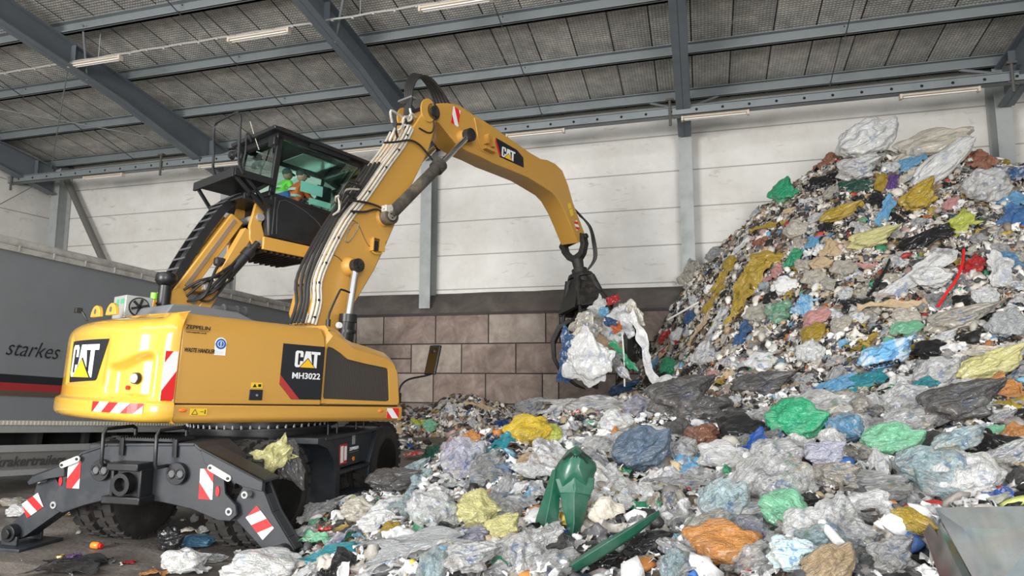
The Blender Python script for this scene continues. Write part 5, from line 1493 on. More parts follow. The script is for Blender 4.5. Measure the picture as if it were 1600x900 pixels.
def hit(px, py):
    """where the line of sight through a photo point meets heap or floor"""
    r = ray(px, py); ts = np.arange(1.5, 24, .02); P = ORG + r[None] * ts[:, None]
    a, b = to_ab(P); h = np.maximum(hsurf(a, b), 0.0)
    k = np.argmax(P[:, 2] <= h)
    if P[k, 2] > h[k]: return None
    return P[k]


def hnormal(P):
    a, b = to_ab(np.array(P)); e = .25
    da = (hsurf(a + e, b) - hsurf(a - e, b)) / (2 * e); db = (hsurf(a, b + e) - hsurf(a, b - e)) / (2 * e)
    if hsurf(a, b) < .02: da = db = 0
    nn = np.array([-da * cos(YAW) + db * sin(YAW), -da * sin(YAW) - db * cos(YAW), 1.0])
    return nn / np.linalg.norm(nn)


# ---- materials for waste: colour comes from the object itself or from the vertices of the loose scraps
def waste_mat(name, rough=.4, clear=0.0, mottle=.3, crumple=.5, scale=9.0, attr=False, coat=.2, trans=0.0):
    m, N, L, p = node_mat(name)
    tc = N.new('ShaderNodeTexCoord')
    if attr:
        c = N.new('ShaderNodeAttribute'); c.attribute_name = 'tint'; col = c.outputs['Color']
    else:
        c = N.new('ShaderNodeObjectInfo'); col = c.outputs['Color']
    # contents showing through thin film: blotches in other colours
    v = N.new('ShaderNodeTexVoronoi'); v.inputs['Scale'].default_value = 3.2; v.inputs['Randomness'].default_value = 1
    nz = N.new('ShaderNodeTexNoise'); nz.inputs['Scale'].default_value = 4; nz.inputs['Detail'].default_value = 5
    L.new(tc.outputs['Object'], nz.inputs['Vector'])
    vm = N.new('ShaderNodeMix'); vm.data_type = 'VECTOR'; vm.inputs[0].default_value = .35
    L.new(tc.outputs['Object'], vm.inputs[4]); L.new(nz.outputs['Color'], vm.inputs[5]); L.new(vm.outputs[1], v.inputs['Vector'])
    if mottle:
        rr = ramp(N, [(0, (.55, .55, .52)), (.12, (.10, .10, .11)), (.24, (.60, .55, .45)), (.36, (.28, .18, .10)), (.46, (.65, .65, .66)), (.60, (.05, .15, .38)), (.66, (.50, .48, .42)), (.76, (.07, .25, .12)), (.82, (.55, .56, .58)), (.92, (.50, .07, .05)), (.96, (.6, .5, .2))], 'CONSTANT')
        sx = N.new('ShaderNodeSeparateXYZ'); L.new(v.outputs['Color'], sx.inputs[0]); L.new(sx.outputs[0], rr.inputs[0])
        rm = N.new('ShaderNodeMapRange'); rm.inputs[1].default_value = .47; rm.inputs[2].default_value = .56; rm.inputs[3].default_value = 0; rm.inputs[4].default_value = mottle
        L.new(nz.outputs['Fac'], rm.inputs[0])
        x = N.new('ShaderNodeMix'); x.data_type = 'RGBA'; L.new(rm.outputs[0], x.inputs[0]); L.new(col, x.inputs[6]); L.new(rr.outputs[0], x.inputs[7])
        col = x.outputs[2]
    # fold lines stretch paler
    wn = N.new('ShaderNodeTexNoise'); wn.inputs['Scale'].default_value = scale * .45; wn.inputs['Detail'].default_value = 4; wn.inputs['Distortion'].default_value = .9
    mpg = N.new('ShaderNodeMapping'); mpg.inputs['Scale'].default_value = (.45, 1.9, 1.9) if not attr else (1, 1, 1)   # film gathers lengthwise
    L.new(tc.outputs['Object'], mpg.inputs[0]); L.new(mpg.outputs[0], wn.inputs['Vector'])
    a1 = N.new('ShaderNodeMath'); a1.operation = 'SUBTRACT'; a1.inputs[1].default_value = .5; L.new(wn.outputs['Fac'], a1.inputs[0])
    a2 = N.new('ShaderNodeMath'); a2.operation = 'ABSOLUTE'; L.new(a1.outputs[0], a2.inputs[0])
    wm = N.new('ShaderNodeTexNoise'); wm.inputs['Scale'].default_value = scale * 1.3; wm.inputs['Detail'].default_value = 5; wm.inputs['Distortion'].default_value = .8
    L.new(tc.outputs['Object'], wm.inputs['Vector'])
    b1 = N.new('ShaderNodeMath'); b1.operation = 'SUBTRACT'; b1.inputs[1].default_value = .5; L.new(wm.outputs['Fac'], b1.inputs[0])
    b2 = N.new('ShaderNodeMath'); b2.operation = 'ABSOLUTE'; L.new(b1.outputs[0], b2.inputs[0])
    mx = N.new('ShaderNodeMath'); mx.operation = 'MULTIPLY_ADD'; mx.inputs[1].default_value = .5; L.new(b2.outputs[0], mx.inputs[0]); L.new(a2.outputs[0], mx.inputs[2])
    L.new(col, p.inputs['Base Color'])
    bp = N.new('ShaderNodeBump'); bp.invert = True; bp.inputs['Strength'].default_value = crumple; bp.inputs['Distance'].default_value = .09
    L.new(mx.outputs[0], bp.inputs['Height']); L.new(bp.outputs[0], p.inputs['Normal'])
    p.inputs['Roughness'].default_value = rough; p.inputs['Coat Weight'].default_value = coat; p.inputs['Coat Roughness'].default_value = .10
    if trans:
        out = N['Material Output']
        tl = N.new('ShaderNodeBsdfTranslucent'); L.new(col, tl.inputs[0]); L.new(bp.outputs[0], tl.inputs[1])
        ms = N.new('ShaderNodeMixShader'); ms.inputs[0].default_value = trans
        L.new(p.outputs[0], ms.inputs[1]); L.new(tl.outputs[0], ms.inputs[2]); last = ms.outputs[0]
        if clear:
            tr = N.new('ShaderNodeBsdfTransparent'); m2 = N.new('ShaderNodeMixShader')
            rc = N.new('ShaderNodeMapRange'); rc.inputs[1].default_value = .0; rc.inputs[2].default_value = .12; rc.inputs[3].default_value = clear * .25; rc.inputs[4].default_value = clear
            L.new(mx.outputs[0], rc.inputs[0]); L.new(rc.outputs[0], m2.inputs[0]); L.new(last, m2.inputs[1]); L.new(tr.outputs[0], m2.inputs[2]); last = m2.outputs[0]
        L.new(last, out.inputs[0])
    return m


FILM = waste_mat('coloured_film', .30, mottle=.10, crumple=.8, coat=.4, trans=.12)
CLEAR = waste_mat('clear_film', .18, clear=.42, mottle=.60, crumple=1.0, scale=8, coat=.8, trans=.12)
MILKY = waste_mat('milky_film', .28, mottle=.30, crumple=.8, scale=7, coat=.5, trans=.2)
GLOSSY = waste_mat('glossy_black_film', .22, mottle=.0, crumple=.9, scale=12, coat=.5)
CLOTH = waste_mat('cloth_or_paper', .8, mottle=.08, crumple=.4, coat=0)
PRINT = waste_mat('printed_film', .35, mottle=.65, crumple=.6, coat=.25)
RIGID = waste_mat('rigid_plastic', .35, mottle=.0, crumple=.04, coat=.15)
SCRAP = waste_mat('loose_scrap', .5, mottle=.0, crumple=.25, scale=14, attr=True, coat=.1)

# ---- crumpled shapes
def ico(sub):
    bm = bmesh.new(); bmesh.ops.create_icosphere(bm, subdivisions=sub, radius=1.0)
    V = np.array([v.co[:] for v in bm.verts]); F = [[v.index for v in f.verts] for f in bm.faces]; bm.free(); return V, F


def fbm(V, sc, seed, ridged=False, oct=3):
    out = np.zeros(len(V)); o = Vector((seed * 13.7, seed * 7.1, seed * 3.3))
    for i, v in enumerate(V):
        p = Vector(v) * sc + o; s = 0; a = 1
        for k in range(oct):
            q = noise.noise(p); s += a * ((.35 - abs(q)) * 1.4 if ridged else q); p = p * 2.1 + Vector((3, 1, 7)); a *= .5
        out[i] = s
    return out


def folds(V, seed, n, f0, f1, warp=.35):
    """sharp fold lines: triangle waves in random directions, bent a little"""
    r = np.random.default_rng(seed + 500); wv = fbm(V, 1.2, seed + 31)
    out = np.zeros(len(V))
    for k in range(n):
        d = r.normal(size=3); d /= np.linalg.norm(d); f = f0 * (f1 / f0) ** r.random()
        t = V @ d * f + warp * wv * f * .5 + r.random() * 2
        out += (np.abs((t % 2) - 1) - .5) / f
    return out / sqrt(n)


def shape_bag(seed, sub=5, ex=(1, .75, .55), knot=1, crease=.16, lump=.30):
    V, F = ico(sub); N0 = V.copy()
    rad = 1 + lump * fbm(V, 1.1, seed) + crease * 3.0 * folds(V, seed, 7, 1.3, 3.2) + crease * 2.6 * folds(V, seed + 7, 8, 3.0, 9.0)
    rad = np.maximum(rad, .25)
    V = V * rad[:, None]
    if knot:          # gathered neck on one end
        ax = np.array([1, .15, .35]); ax /= np.linalg.norm(ax)
        d = N0 @ ax; k = np.clip((d - .72) / .28, 0, 1) ** 1.3
        V = V + ax[None] * (k * .55)[:, None]
        perp = V - (V @ ax)[:, None] * ax[None]
        ang = np.arctan2(N0 @ np.array([0, 1, 0]), N0 @ np.array([-.3, 0, 1]))
        sq = 1 - .65 * k + .0; fl = .25 * np.sin(ang * 9 + seed) * np.clip((d + .1) / .8, 0, 1)
        V = (V @ ax)[:, None] * ax[None] + perp * (sq * (1 + fl * .5))[:, None]
    V = V * np.array(ex)
    V[:, 2] = np.where(V[:, 2] < -ex[2] * .55, -ex[2] * .55 + (V[:, 2] + ex[2] * .55) * .3, V[:, 2])
    V /= np.abs(V[:, 0]).max()
    return V, F


def shape_sheet(seed, nx=46, ny=36, ay=.75, fold=.35, thick=.02):
    r = random.Random(seed); V = []
    for j in range(ny):
        for i in range(nx):
            x, y = i / (nx - 1) * 2 - 1, j / (ny - 1) * 2 - 1
            V.append((x, y * ay, 0))
    V = np.array(V)
    e = 1 + .25 * fbm(V * 1.0, 1.2, seed + 4)
    z = fold * .8 * fbm(V, 1.3, seed) + fold * 2.2 * folds(V, seed, 5, 1.4, 3.5) + fold * 1.6 * folds(V, seed + 2, 7, 3.5, 9)
    V[:, 0] *= e; V[:, 1] *= e; V[:, 0] += .2 * fbm(V, 1.7, seed + 5); V[:, 1] += .2 * fbm(V, 1.7, seed + 6)
    V[:, 2] = z - .35 * (V[:, 0] ** 2 + V[:, 1] ** 2) * fold * 1.5
    W = V.copy(); W[:, 2] -= thick
    n0 = len(V)
    F = [(j * nx + i, j * nx + i + 1, (j + 1) * nx + i + 1, (j + 1) * nx + i) for j in range(ny - 1) for i in range(nx - 1)]
    F = F + [tuple(k + n0 for k in f[::-1]) for f in F]
    rim = [i for i in range(nx)] + [j * nx + nx - 1 for j in range(1, ny)] + [(ny - 1) * nx + i for i in range(nx - 2, -1, -1)] + [j * nx for j in range(ny - 2, 0, -1)]
    for k in range(len(rim)):
        a, b_ = rim[k], rim[(k + 1) % len(rim)]; F.append((b_, a, a + n0, b_ + n0))
    return np.concatenate([V, W]), F


def mesh_of(name, V, F, m, sm=True):
    me = bpy.data.meshes.new(name); me.from_pydata(V.tolist(), [], [list(f) for f in F]); me.materials.append(m)
    if sm: me.shade_smooth()
    return me


BAGS = [shape_bag(s, ex=e, knot=k, crease=c, lump=l) for s, (e, k, c, l) in enumerate([((1, .75, .55), 1, .16, .30), ((1, .85, .62), 1, .20, .25), ((1, .6, .5), 0, .22, .35), ((1, .9, .6), 0, .14, .40), ((1, .7, .45), 1, .26, .3), ((1, .8, .7), 0, .18, .2), ((1, .5, .42), 1, .22, .3)])]
SHEETS = [shape_sheet(s + 20, ay=a, fold=f) for s, (a, f) in enumerate([(.75, .35), (.6, .5), (.9, .28), (.35, .4), (.55, .6)])]
SHEETS += [shape_sheet(s + 40, 80, 16, .16, .22) for s in range(2)]
MCACHE = {}


def get_mesh(kind, i, m):
    k = (kind, i, m.name)
    if k not in MCACHE:
        V, F = (BAGS if kind == 'bag' else SHEETS)[i]
        MCACHE[k] = mesh_of('crumpled_film', V, F, m)
    return MCACHE[k]


def orient(P, ang, lean=.55, flip=0.0):
    """x along the seen direction ang (degrees, up = +), z between the slope normal and the open hall"""
    nn = hnormal(P); back = (ORG - P); back /= np.linalg.norm(back)
    z = nn * (1 - lean) + back * lean; z /= np.linalg.norm(z)
    x = RT * cos(radians(ang)) + UP * sin(radians(ang)); x = x - z * (x @ z); x /= np.linalg.norm(x)
    y = np.cross(z, x)
    return x, y, z


def place(name, kind, i, m, col, P, sx, sy, sz, ang, lean=.5, sink=.25):
    x, y, z = orient(P, ang, lean)
    o = bpy.data.objects.new(name, get_mesh(kind, i, m)); COL.objects.link(o)
    M = np.eye(4); M[:3, 0] = x * sx; M[:3, 1] = y * sy; M[:3, 2] = z * sz
    M[:3, 3] = P + z * sz * sink
    o.matrix_world = Matrix(M.tolist())
    o.color = (*col, 1)
    return o


WATER = dict(  # linear colours
    white=(.76, .76, .755), cream=(.60, .55, .46), clear=(.74, .745, .75), grey=(.42, .43, .44), dgrey=(.085, .08, .078), black=(.014, .014, .015),
    yellow=(.66, .46, .035), mustard=(.46, .31, .03), lime=(.55, .60, .10), pyel=(.62, .58, .25), green=(.03, .36, .17), lgreen=(.22, .55, .34), dgreen=(.01, .075, .045), blue=(.015, .10, .42), sky=(.16, .42, .68), teal=(.02, .28, .34),
    dblue=(.03, .10, .24), slate=(.095, .14, .20), red=(.55, .02, .02), orange=(.70, .17, .04), amber=(.60, .26, .07), brown=(.22, .09, .05), tan=(.45, .33, .20), pink=(.60, .30, .28), purple=(.13, .05, .26), lilac=(.46, .46, .56), print=(.55, .56, .57), aqua=(.50, .66, .70))
MT = dict(f=FILM, c=CLEAR, m=MILKY, g=GLOSSY, p=PRINT, t=CLOTH)
# x, y, width, height (as seen), angle, shape, material, colour, name, category, label
T = '''
540|872|122|40|-6|s1|f|teal|film_sheet|sheet|teal blue carrier bag crumpled at the bottom edge right of the big white bag
590|830|80|40|8|b1|m|white|carrier_bag|bag|white carrier bag with looped handles above the teal blue bag
612|768|90|46|14|b6|g|dgrey|compost_sack|sack|dark compost sack with yellow lettering lying beside the front wheel
555|772|34|26|20|s1|f|red|film_sheet|sheet|small red film piece at the left end of the dark compost sack
505|800|60|34|10|s0|c|clear|film_sheet|film|clear film sheet at the left edge of the heap beside the rear wheel
498|826|36|24|20|b4|f|lgreen|waste_bag|bag|small pale green bag at the left tip of the heap beside the outrigger
560|805|60|34|-8|b0|m|cream|waste_bag|bag|cream tinted bag in front of the dark compost sack
612|832|34|22|0|b5|f|mustard|waste_bag|bag|small mustard yellow bag beside the white carrier bag with handles
660|862|150|56|10|s2|f|grey|film_sheet|sheet|wide grey plastic sheet at the bottom left of the heap
700|872|56|14|8|b2|m|white|plastic_tray|tray|narrow white plastic piece lying on the grey sheet at the bottom
660|900|26|28|10|s0|p|white|carton|carton|small white printed carton cup at the bottom edge left of centre
738|885|100|44|6|b4|c|clear|waste_bag|bag|clear bag with paper in it at the bottom edge below the yellow netted bags
787|880|26|50|80|s1|f|green|film_sheet|sheet|bright green printed film strip at the bottom edge left of the green broken chair
742|812|74|66|-20|b0|f|pyel|waste_bag|bag|pale yellow translucent bag with rubbish inside, left of the two
790|838|56|60|60|b4|f|pyel|waste_bag|bag|pale yellow bag with newspapers inside, right of the two and nearer the broken green chair
688|752|30|22|30|s0|m|white|film_sheet|sheet|white foam sheet leaning above the striped bottle bag
722|730|82|80|35|b1|c|lilac|waste_bag|bag|clear bag full of bottles in the middle of the left heap
680|812|82|76|70|b0|c|clear|waste_bag|bag|clear round bag standing right of the dark compost sack
645|800|52|54|50|s2|c|aqua|film_sheet|film|bluish clear bottle film right below the dark compost sack
733|700|42|46|-40|b6|f|amber|waste_bag|bag|amber yellow translucent bag on the left crest of the heap
826|735|50|40|20|b1|f|tan|waste_bag|bag|tan translucent bag directly below the large yellow bag
828|688|70|62|42|b3|f|yellow|waste_bag|bag|large bright yellow bag on the crest of the heap
862|684|34|34|80|b5|f|lime|waste_bag|bag|lime green bag lying against the large bright yellow bag
876|686|20|26|60|s0|p|print|film_sheet|wrapper|small printed red and blue wrapper right of the lime green bag
785|700|30|44|70|s3|f|teal|film_sheet|sheet|teal cloth hanging left of the large bright yellow bag
786|670|28|24|60|s1|f|blue|film_sheet|sheet|blue and yellow film on the crest left of the large yellow bag
790|740|34|26|30|b2|t|slate|shoe_bundle|bundle|grey blue striped cloth bundle below the tan translucent bag
830|648|60|30|10|b4|c|clear|waste_bag|bag|clear bag on the crest just behind the large yellow bag
916|640|130|36|-6|s2|c|white|film_sheet|film|broad crumpled sheet of clear film on the crest against the block wall
885|750|150|76|62|s2|c|clear|film_sheet|film|tall swathe of clear film running up beside the green broken chair
960|672|56|40|-10|b5|m|white|waste_bag|bag|smooth white bag on the crest right of the broad clear film
948|700|70|44|20|s0|c|clear|film_sheet|film|grey printed clear film below the smooth white bag
1000|722|108|70|20|b1|f|slate|waste_bag|bag|large slate blue bag in the middle of the heap above the green packet
976|724|34|24|-20|b2|f|brown|cloth_scrap|scrap|reddish brown lump left of the large slate blue bag
1030|690|36|36|55|s0|m|white|film_sheet|sheet|white folded paper on the crest right of the smooth white bag
950|760|44|58|70|b0|m|white|waste_bag|bag|bluish white bag left of the slate blue bag
1000|648|60|36|10|b0|c|lilac|waste_bag|bag|clear lilac tinted bag on the crest left of the brown bubble wrap
1010|800|44|36|10|s0|f|green|snack_packet|packet|green and white snack packet below the slate blue bag
946|812|60|44|-30|b5|t|cream|bread_roll|roll|cream white fibrous roll lying on end beside the broken green chair
1080|770|100|62|-18|s2|c|clear|film_sheet|film|grey clear sheet right of the slate blue bag
1062|642|120|66|20|b4|f|dgrey|bubble_wrap|bubble wrap|long dark grey bubble wrap bundle, left one of the pair
1190|622|100|50|-6|b6|f|dgrey|bubble_wrap|bubble wrap|dark grey bubble wrap bundle, right one of the pair
1105|660|90|44|0|b2|f|dgrey|bubble_wrap|bubble wrap|dark grey crumpled film in front of the long bubble wrap bundle
1148|632|22|20|0|b5|m|white|plastic_cup|cup|small round white cup on the dark bubble wrap
1240|672|100|76|-30|b1|f|green|waste_bag|bag|bright sea green bag in front of the bubble wrap
1284|650|100|60|-20|b3|c|white|waste_bag|bag|big clear white bag behind the bright sea green bag
1320|680|52|60|-60|b0|c|sky|waste_bag|bag|clear bag with blue print right of the bright sea green bag
1098|688|52|36|25|b2|f|brown|clay_pot|pot|reddish brown broken pot below the dark bubble wrap
1170|712|32|84|70|s3|f|blue|film_sheet|sheet|blue crumpled tarp strip hanging below the bubble wrap
1190|690|60|30|-6|s0|c|grey|film_sheet|film|grey clear wrap between blue tarp strip and sea green bag
1212|738|84|74|20|b5|c|white|waste_bag|bag|round clear white bag below the bright sea green bag
1130|722|74|50|-20|b3|m|white|waste_bag|bag|white bag below the reddish brown broken pot
1130|800|90|76|30|b1|c|aqua|waste_bag|bag|clear bag of plastic bottles left of the dark blue tray
1143|800|20|62|75|s1|f|blue|bottle_crate|crate|dark blue plastic piece standing right of the bag of bottles
1286|722|72|46|10|b6|f|lilac|waste_bag|bag|dark lilac film bag right of the round clear white bag
1384|706|100|54|-14|b1|f|lgreen|waste_bag|bag|sea green bag with rubbish inside, in the right foreground
1238|758|36|34|40|b0|f|green|waste_bag|bag|small knotted green bag under the round clear white bag
1500|652|136|60|-4|b4|f|dgrey|waste_bag|bag|large dark grey bag at the right beneath the pale yellow netting
1420|642|84|54|10|b0|c|clear|waste_bag|bag|clear crumpled bag left of the large dark grey bag
1418|672|90|44|-6|b5|c|white|waste_bag|bag|clear bag below the clear crumpled bag, left of the large dark grey one
1500|706|90|40|4|b6|c|aqua|waste_bag|bag|pale aqua film bag under the large dark grey bag
1462|600|80|50|10|b1|c|clear|waste_bag|bag|clear bag with green contents above the large dark grey bag
1548|588|110|44|14|b6|f|pyel|net_bag|bag|pale yellow green netted bag at the right edge
1578|622|50|60|-60|s3|f|amber|film_sheet|sheet|orange tan film band hanging at the right edge
1582|636|40|26|0|s0|f|yellow|film_sheet|sheet|yellow wrapper at the right edge below the orange tan band
1305|610|70|30|16|s1|f|sky|film_sheet|sheet|light blue fabric bag on the terrace left of the blue drink wrapper
1350|600|60|34|-10|s0|f|teal|film_sheet|sheet|teal film on the terrace beside the light blue fabric
1386|570|92|44|14|b6|p|sky|drink_multipack|packaging|large blue and white printed multipack wrapper on the terrace
1425|552|32|24|10|s0|f|yellow|film_sheet|sheet|bright yellow corner panel of the blue multipack wrapper
1440|612|50|30|40|s1|f|teal|film_sheet|sheet|turquoise film peak right of the blue multipack wrapper
1270|556|40|42|80|b0|m|white|carrier_bag|bag|white carrier bag with green print at the foot of the steep slope
1412|522|54|26|4|b5|f|lgreen|waste_bag|bag|pale green clear bag above the blue multipack wrapper
1370|528|70|16|6|s3|f|mustard|film_sheet|sheet|black and yellow striped film above the multipack wrapper
1130|872|116|84|-8|b3|f|amber|waste_bag|bag|big orange brown bag at the bottom edge, centre right
1180|840|60|50|60|b0|c|lilac|waste_bag|bag|small clear bag leaning on the big orange brown bag
1200|870|44|66|70|s0|m|grey|film_sheet|sheet|silver grey foil sheet right of the big orange brown bag
1238|878|80|56|-30|b4|p|aqua|waste_bag|bag|clear bag with blue printed wrappers at the bottom edge
1255|832|66|50|10|b5|m|white|waste_bag|bag|square white bag below the light green bag in the foreground
1228|810|60|84|-55|b0|f|lgreen|waste_bag|bag|light green translucent bag below the black film
1280|806|120|44|-10|s1|g|black|film_sheet|sheet|long black film sheet in the lower foreground
1350|770|130|50|6|b3|c|clear|waste_bag|bag|wide clear bag in the middle of the right foreground
1430|738|86|50|0|b1|c|aqua|waste_bag|bag|clear bag with a pale blue patch, right foreground
1305|760|80|52|16|b4|c|cream|waste_bag|bag|clear bag with cream and yellow scraps inside, right foreground
1425|826|40|70|-55|b6|f|mustard|waste_bag|bag|yellow orange bag leaning on the black box at the right
1382|830|26|22|-30|s0|f|blue|film_sheet|wrapper|small blue printed wrapper left of the yellow orange bag
1500|882|72|44|10|b0|f|mustard|waste_bag|bag|olive yellow bag at the bottom edge under the glass pane
1340|850|70|50|-30|b0|c|white|waste_bag|bag|clear white bag with handles in the lower right foreground
1395|878|80|50|30|b4|c|clear|waste_bag|bag|clear bag at the bottom edge between white pipe and olive bag
1490|736|90|16|12|s3|g|black|plastic_rail|rail|black plastic strip in the right foreground below the aqua bag
1560|750|60|56|10|s1|m|cream|film_sheet|sheet|cream cloth folds at the right edge above the glass pane
1582|690|34|60|70|s1|f|amber|film_sheet|sheet|rust orange strips at the right edge
1560|780|40|30|0|s0|p|blue|film_sheet|wrapper|blue and yellow wrapper at the right edge above the pane
940|880|60|40|-20|b6|g|black|waste_bag|bag|glossy black bag below the broken green chair
1010|868|90|40|10|b4|g|black|waste_bag|bag|glossy black bag at the bottom edge right of the broken green chair
960|862|40|30|20|b0|m|white|waste_bag|bag|white crumpled film between the legs of the broken green chair
1468|268|120|36|34|b5|m|white|film_roll|film|long white rolled film bundle near the top of the heap
1436|318|70|36|42|b4|f|mustard|waste_bag|bag|mustard yellow bag just below the white rolled film near the top
1346|240|104|56|24|b1|m|white|waste_bag|bag|white bag forming the left summit of the heap
1458|236|104|50|-6|b3|m|cream|waste_bag|bag|cream white bag forming the right summit of the heap
1384|226|64|44|30|s1|m|white|film_sheet|sheet|torn white film standing on the left summit
1424|256|44|26|20|s0|f|sky|film_sheet|sheet|sky blue film between the two summits
1230|306|46|44|50|b4|f|green|waste_bag|bag|sea green bag on the left shoulder of the heap
1290|285|44|24|0|s0|g|black|film_sheet|sheet|black bag on the left shoulder below the summit
1340|272|74|36|6|b4|c|white|waste_bag|bag|clear white bag right below the left summit
1330|296|56|24|-6|s1|f|dgreen|film_sheet|sheet|dark green bag below the clear white bag near the summit
1376|292|20|38|80|s0|f|mustard|film_sheet|sheet|small upright mustard bag in the middle near the summit
1393|292|16|38|80|s1|f|purple|film_sheet|sheet|purple film beside the small upright mustard bag
1313|342|66|24|8|b6|f|mustard|waste_bag|bag|mustard yellow bag on the upper slope left of the blue strip
1382|338|20|60|70|s3|f|sky|film_sheet|sheet|light blue strip on the upper slope
1528|256|40|34|-40|s1|t|brown|cloth_scrap|scrap|patterned brown cloth on the right side of the summit
1580|276|40|30|-10|s0|p|dblue|cloth_scrap|scrap|blue patterned cloth at the right end of the crest
1540|300|70|52|30|b0|c|white|waste_bag|bag|clear white bag on the right shoulder of the heap
1200|410|54|28|-10|b3|f|mustard|waste_bag|bag|mustard yellow bag, upper one of the cluster on the left slope
1176|444|40|74|70|s1|f|mustard|film_sheet|sheet|long mustard film hanging down the left slope
1160|478|24|60|75|s3|f|mustard|film_sheet|sheet|narrow mustard strip below the long mustard film
1136|432|50|22|50|s3|f|mustard|film_sheet|sheet|narrow mustard strip at the left edge of the yellow cluster
1118|470|50|20|40|s0|f|mustard|film_sheet|sheet|lowest mustard scrap of the yellow cluster on the left slope
1240|412|22|44|70|s1|f|green|film_sheet|sheet|green and white film right of the yellow cluster
1282|378|34|20|-10|s0|f|sky|film_sheet|wrapper|blue crumpled wrapper in the middle of the slope
1360|380|84|26|10|b4|f|pyel|waste_bag|bag|pale yellow clear bag on the middle slope
1440|382|84|30|8|s1|g|black|film_sheet|sheet|black film in the middle of the upper slope
1490|360|60|34|30|s0|f|lime|film_sheet|sheet|lime yellow wrapper on the right upper slope
1400|460|180|30|38|s5|c|white|film_sheet|film|long pale film ribbon running down the middle slope
1452|440|60|34|-20|b1|m|white|waste_bag|bag|white bag at the upper end of the long pale ribbon
1562|440|34|90|85|s3|m|white|film_sheet|sheet|tall white sheet hanging at the right on the middle slope
1540|470|34|40|70|b0|m|white|waste_bag|bag|white knotted bag left of the tall hanging white sheet
1520|420|34|30|30|s0|f|red|film_sheet|wrapper|bright red wrapper on the right slope
1585|350|40|60|70|s1|t|dblue|cloth_scrap|scrap|dark navy cloth at the right edge of the slope
1510|480|50|34|-10|s1|g|black|film_sheet|sheet|black film right of the red cable
1160|530|22|50|75|s3|f|dblue|film_sheet|sheet|blue strip at the foot of the left slope
1258|480|30|32|70|s0|p|sky|drink_carton|carton|white and blue drinks carton on the left slope
1115|520|14|80|80|s5|c|white|film_sheet|film|thin pale film strip hanging on the left edge of the slope
1108|560|40|50|70|b4|c|white|waste_bag|bag|pale film tuft at the foot of the left slope
1222|490|44|30|0|b2|c|lgreen|waste_bag|bag|small aqua green bag beside the drinks carton
1570|520|50|60|70|b1|f|grey|waste_bag|bag|grey bag at the right edge of the terrace
1500|510|110|34|-8|b4|c|cream|waste_bag|bag|cream clear bag on the right of the terrace
1080|430|30|40|60|s0|c|cream|film_sheet|film|pale rag hanging over the wall ledge at the left end of the heap
1085|404|22|22|0|b2|f|dblue|cloth_scrap|scrap|dark blue lump at the top left end of the heap by the steel column
1048|578|34|30|0|b0|f|green|waste_bag|bag|small green bag in the corner between wall and heap
1030|600|40|26|0|b2|g|black|waste_bag|bag|small black bag behind the crest under the grapple
985|612|60|20|0|b2|f|dblue|waste_bag|bag|blue bag on the crest under the grapple
1040|606|40|24|0|b1|m|white|waste_bag|bag|white bag with blue patch under the grapple
655|664|26|18|0|s0|f|lime|film_sheet|wrapper|lime green scrap on the small pile by the block wall
672|668|26|18|0|b0|f|lgreen|waste_bag|bag|pale green bag on the small pile by the block wall
680|714|44|30|10|s1|t|dgreen|cloth_scrap|scrap|olive green cloth on the left heap near the front wheel
656|716|40|26|10|s0|p|red|film_sheet|wrapper|red patterned wrapper beside the olive green cloth
712|700|34|26|-30|s0|f|pink|film_sheet|wrapper|pink and red wrapper left of the amber bag
'''
S_ = 1.0
k = 0
hero_px = []; HS = []
for ln in T.strip().split('\n'):
    x, y, w_, h_, an, sh, mt, co, nm, cg, lb = ln.split('|')
    x, y, w_, h_, an = float(x), float(y), float(w_), float(h_), float(an)
    P = hit(x, min(y, 893))
    if P is None: print('MISS', ln); continue
    d = (P - ORG) @ FW / FPX
    kind = 'bag' if sh[0] == 'b' else 'sheet'; i = int(sh[1])
    V = (BAGS if kind == 'bag' else SHEETS)[i][0]
    ey = V[:, 1].max()
    sx = w_ * d / 2 * 1.12; sy = h_ * d / 2 / ey * 1.12
    if abs(an) > 50:      # listed width/height are across the picture: swap for upright pieces
        sx, sy = h_ * d / 2 * 1.12, w_ * d / 2 / ey * 1.12
    sz = min(sx, sy * ey) * (1.05 if kind == 'bag' else .9)
    if kind == 'bag': sz = min(sx, sy) * 1.1
    onfloor = hsurf(*to_ab(P)) < .05
    o = place(nm, kind, i, MT[mt], WATER[co], P, sx, sy, sz, an, .45 if not onfloor else .1, .42 if kind == 'bag' else .7)
    tag(o, lb, cg)
    hero_px.append((x, y, w_, h_)); k += 1
    import re
    sh_ = re.split(r' (?:in|on|at|below|beside|behind|right|left|near|above|under|between|touching|hanging|standing|lying|with|from|just|running|leaning|of|from|forming|against|beneath|directly|touching|nearest) ', lb)[0].rstrip(',')
    HS.append((x, y, sh_))

# ---- fill: individual bags and sheets between the named ones
FG = [('white', 'm', 16), ('clear', 'c', 26), ('grey', 'c', 10), ('cream', 'c', 8), ('aqua', 'c', 6), ('white', 'c', 12), ('print', 'p', 8), ('black', 'g', 6), ('dgrey', 'f', 4), ('lilac', 'c', 4), ('sky', 'f', 2), ('pyel', 'f', 2), ('lgreen', 'f', 2), ('tan', 'f', 3), ('red', 'f', .8), ('yellow', 'f', .6), ('blue', 'f', 1)]
BGc = [('cream', 'm', 20), ('white', 'm', 14), ('grey', 'c', 8), ('clear', 'c', 8), ('print', 'p', 14), ('black', 'g', 9), ('dgrey', 'f', 6), ('tan', 't', 7), ('brown', 't', 4), ('mustard', 'f', 4), ('sky', 'f', 1.5), ('dblue', 'f', 3), ('lgreen', 'f', 2), ('red', 'f', 1.2), ('orange', 'f', 1.2), ('pink', 'f', 2), ('white', 't', 8)]
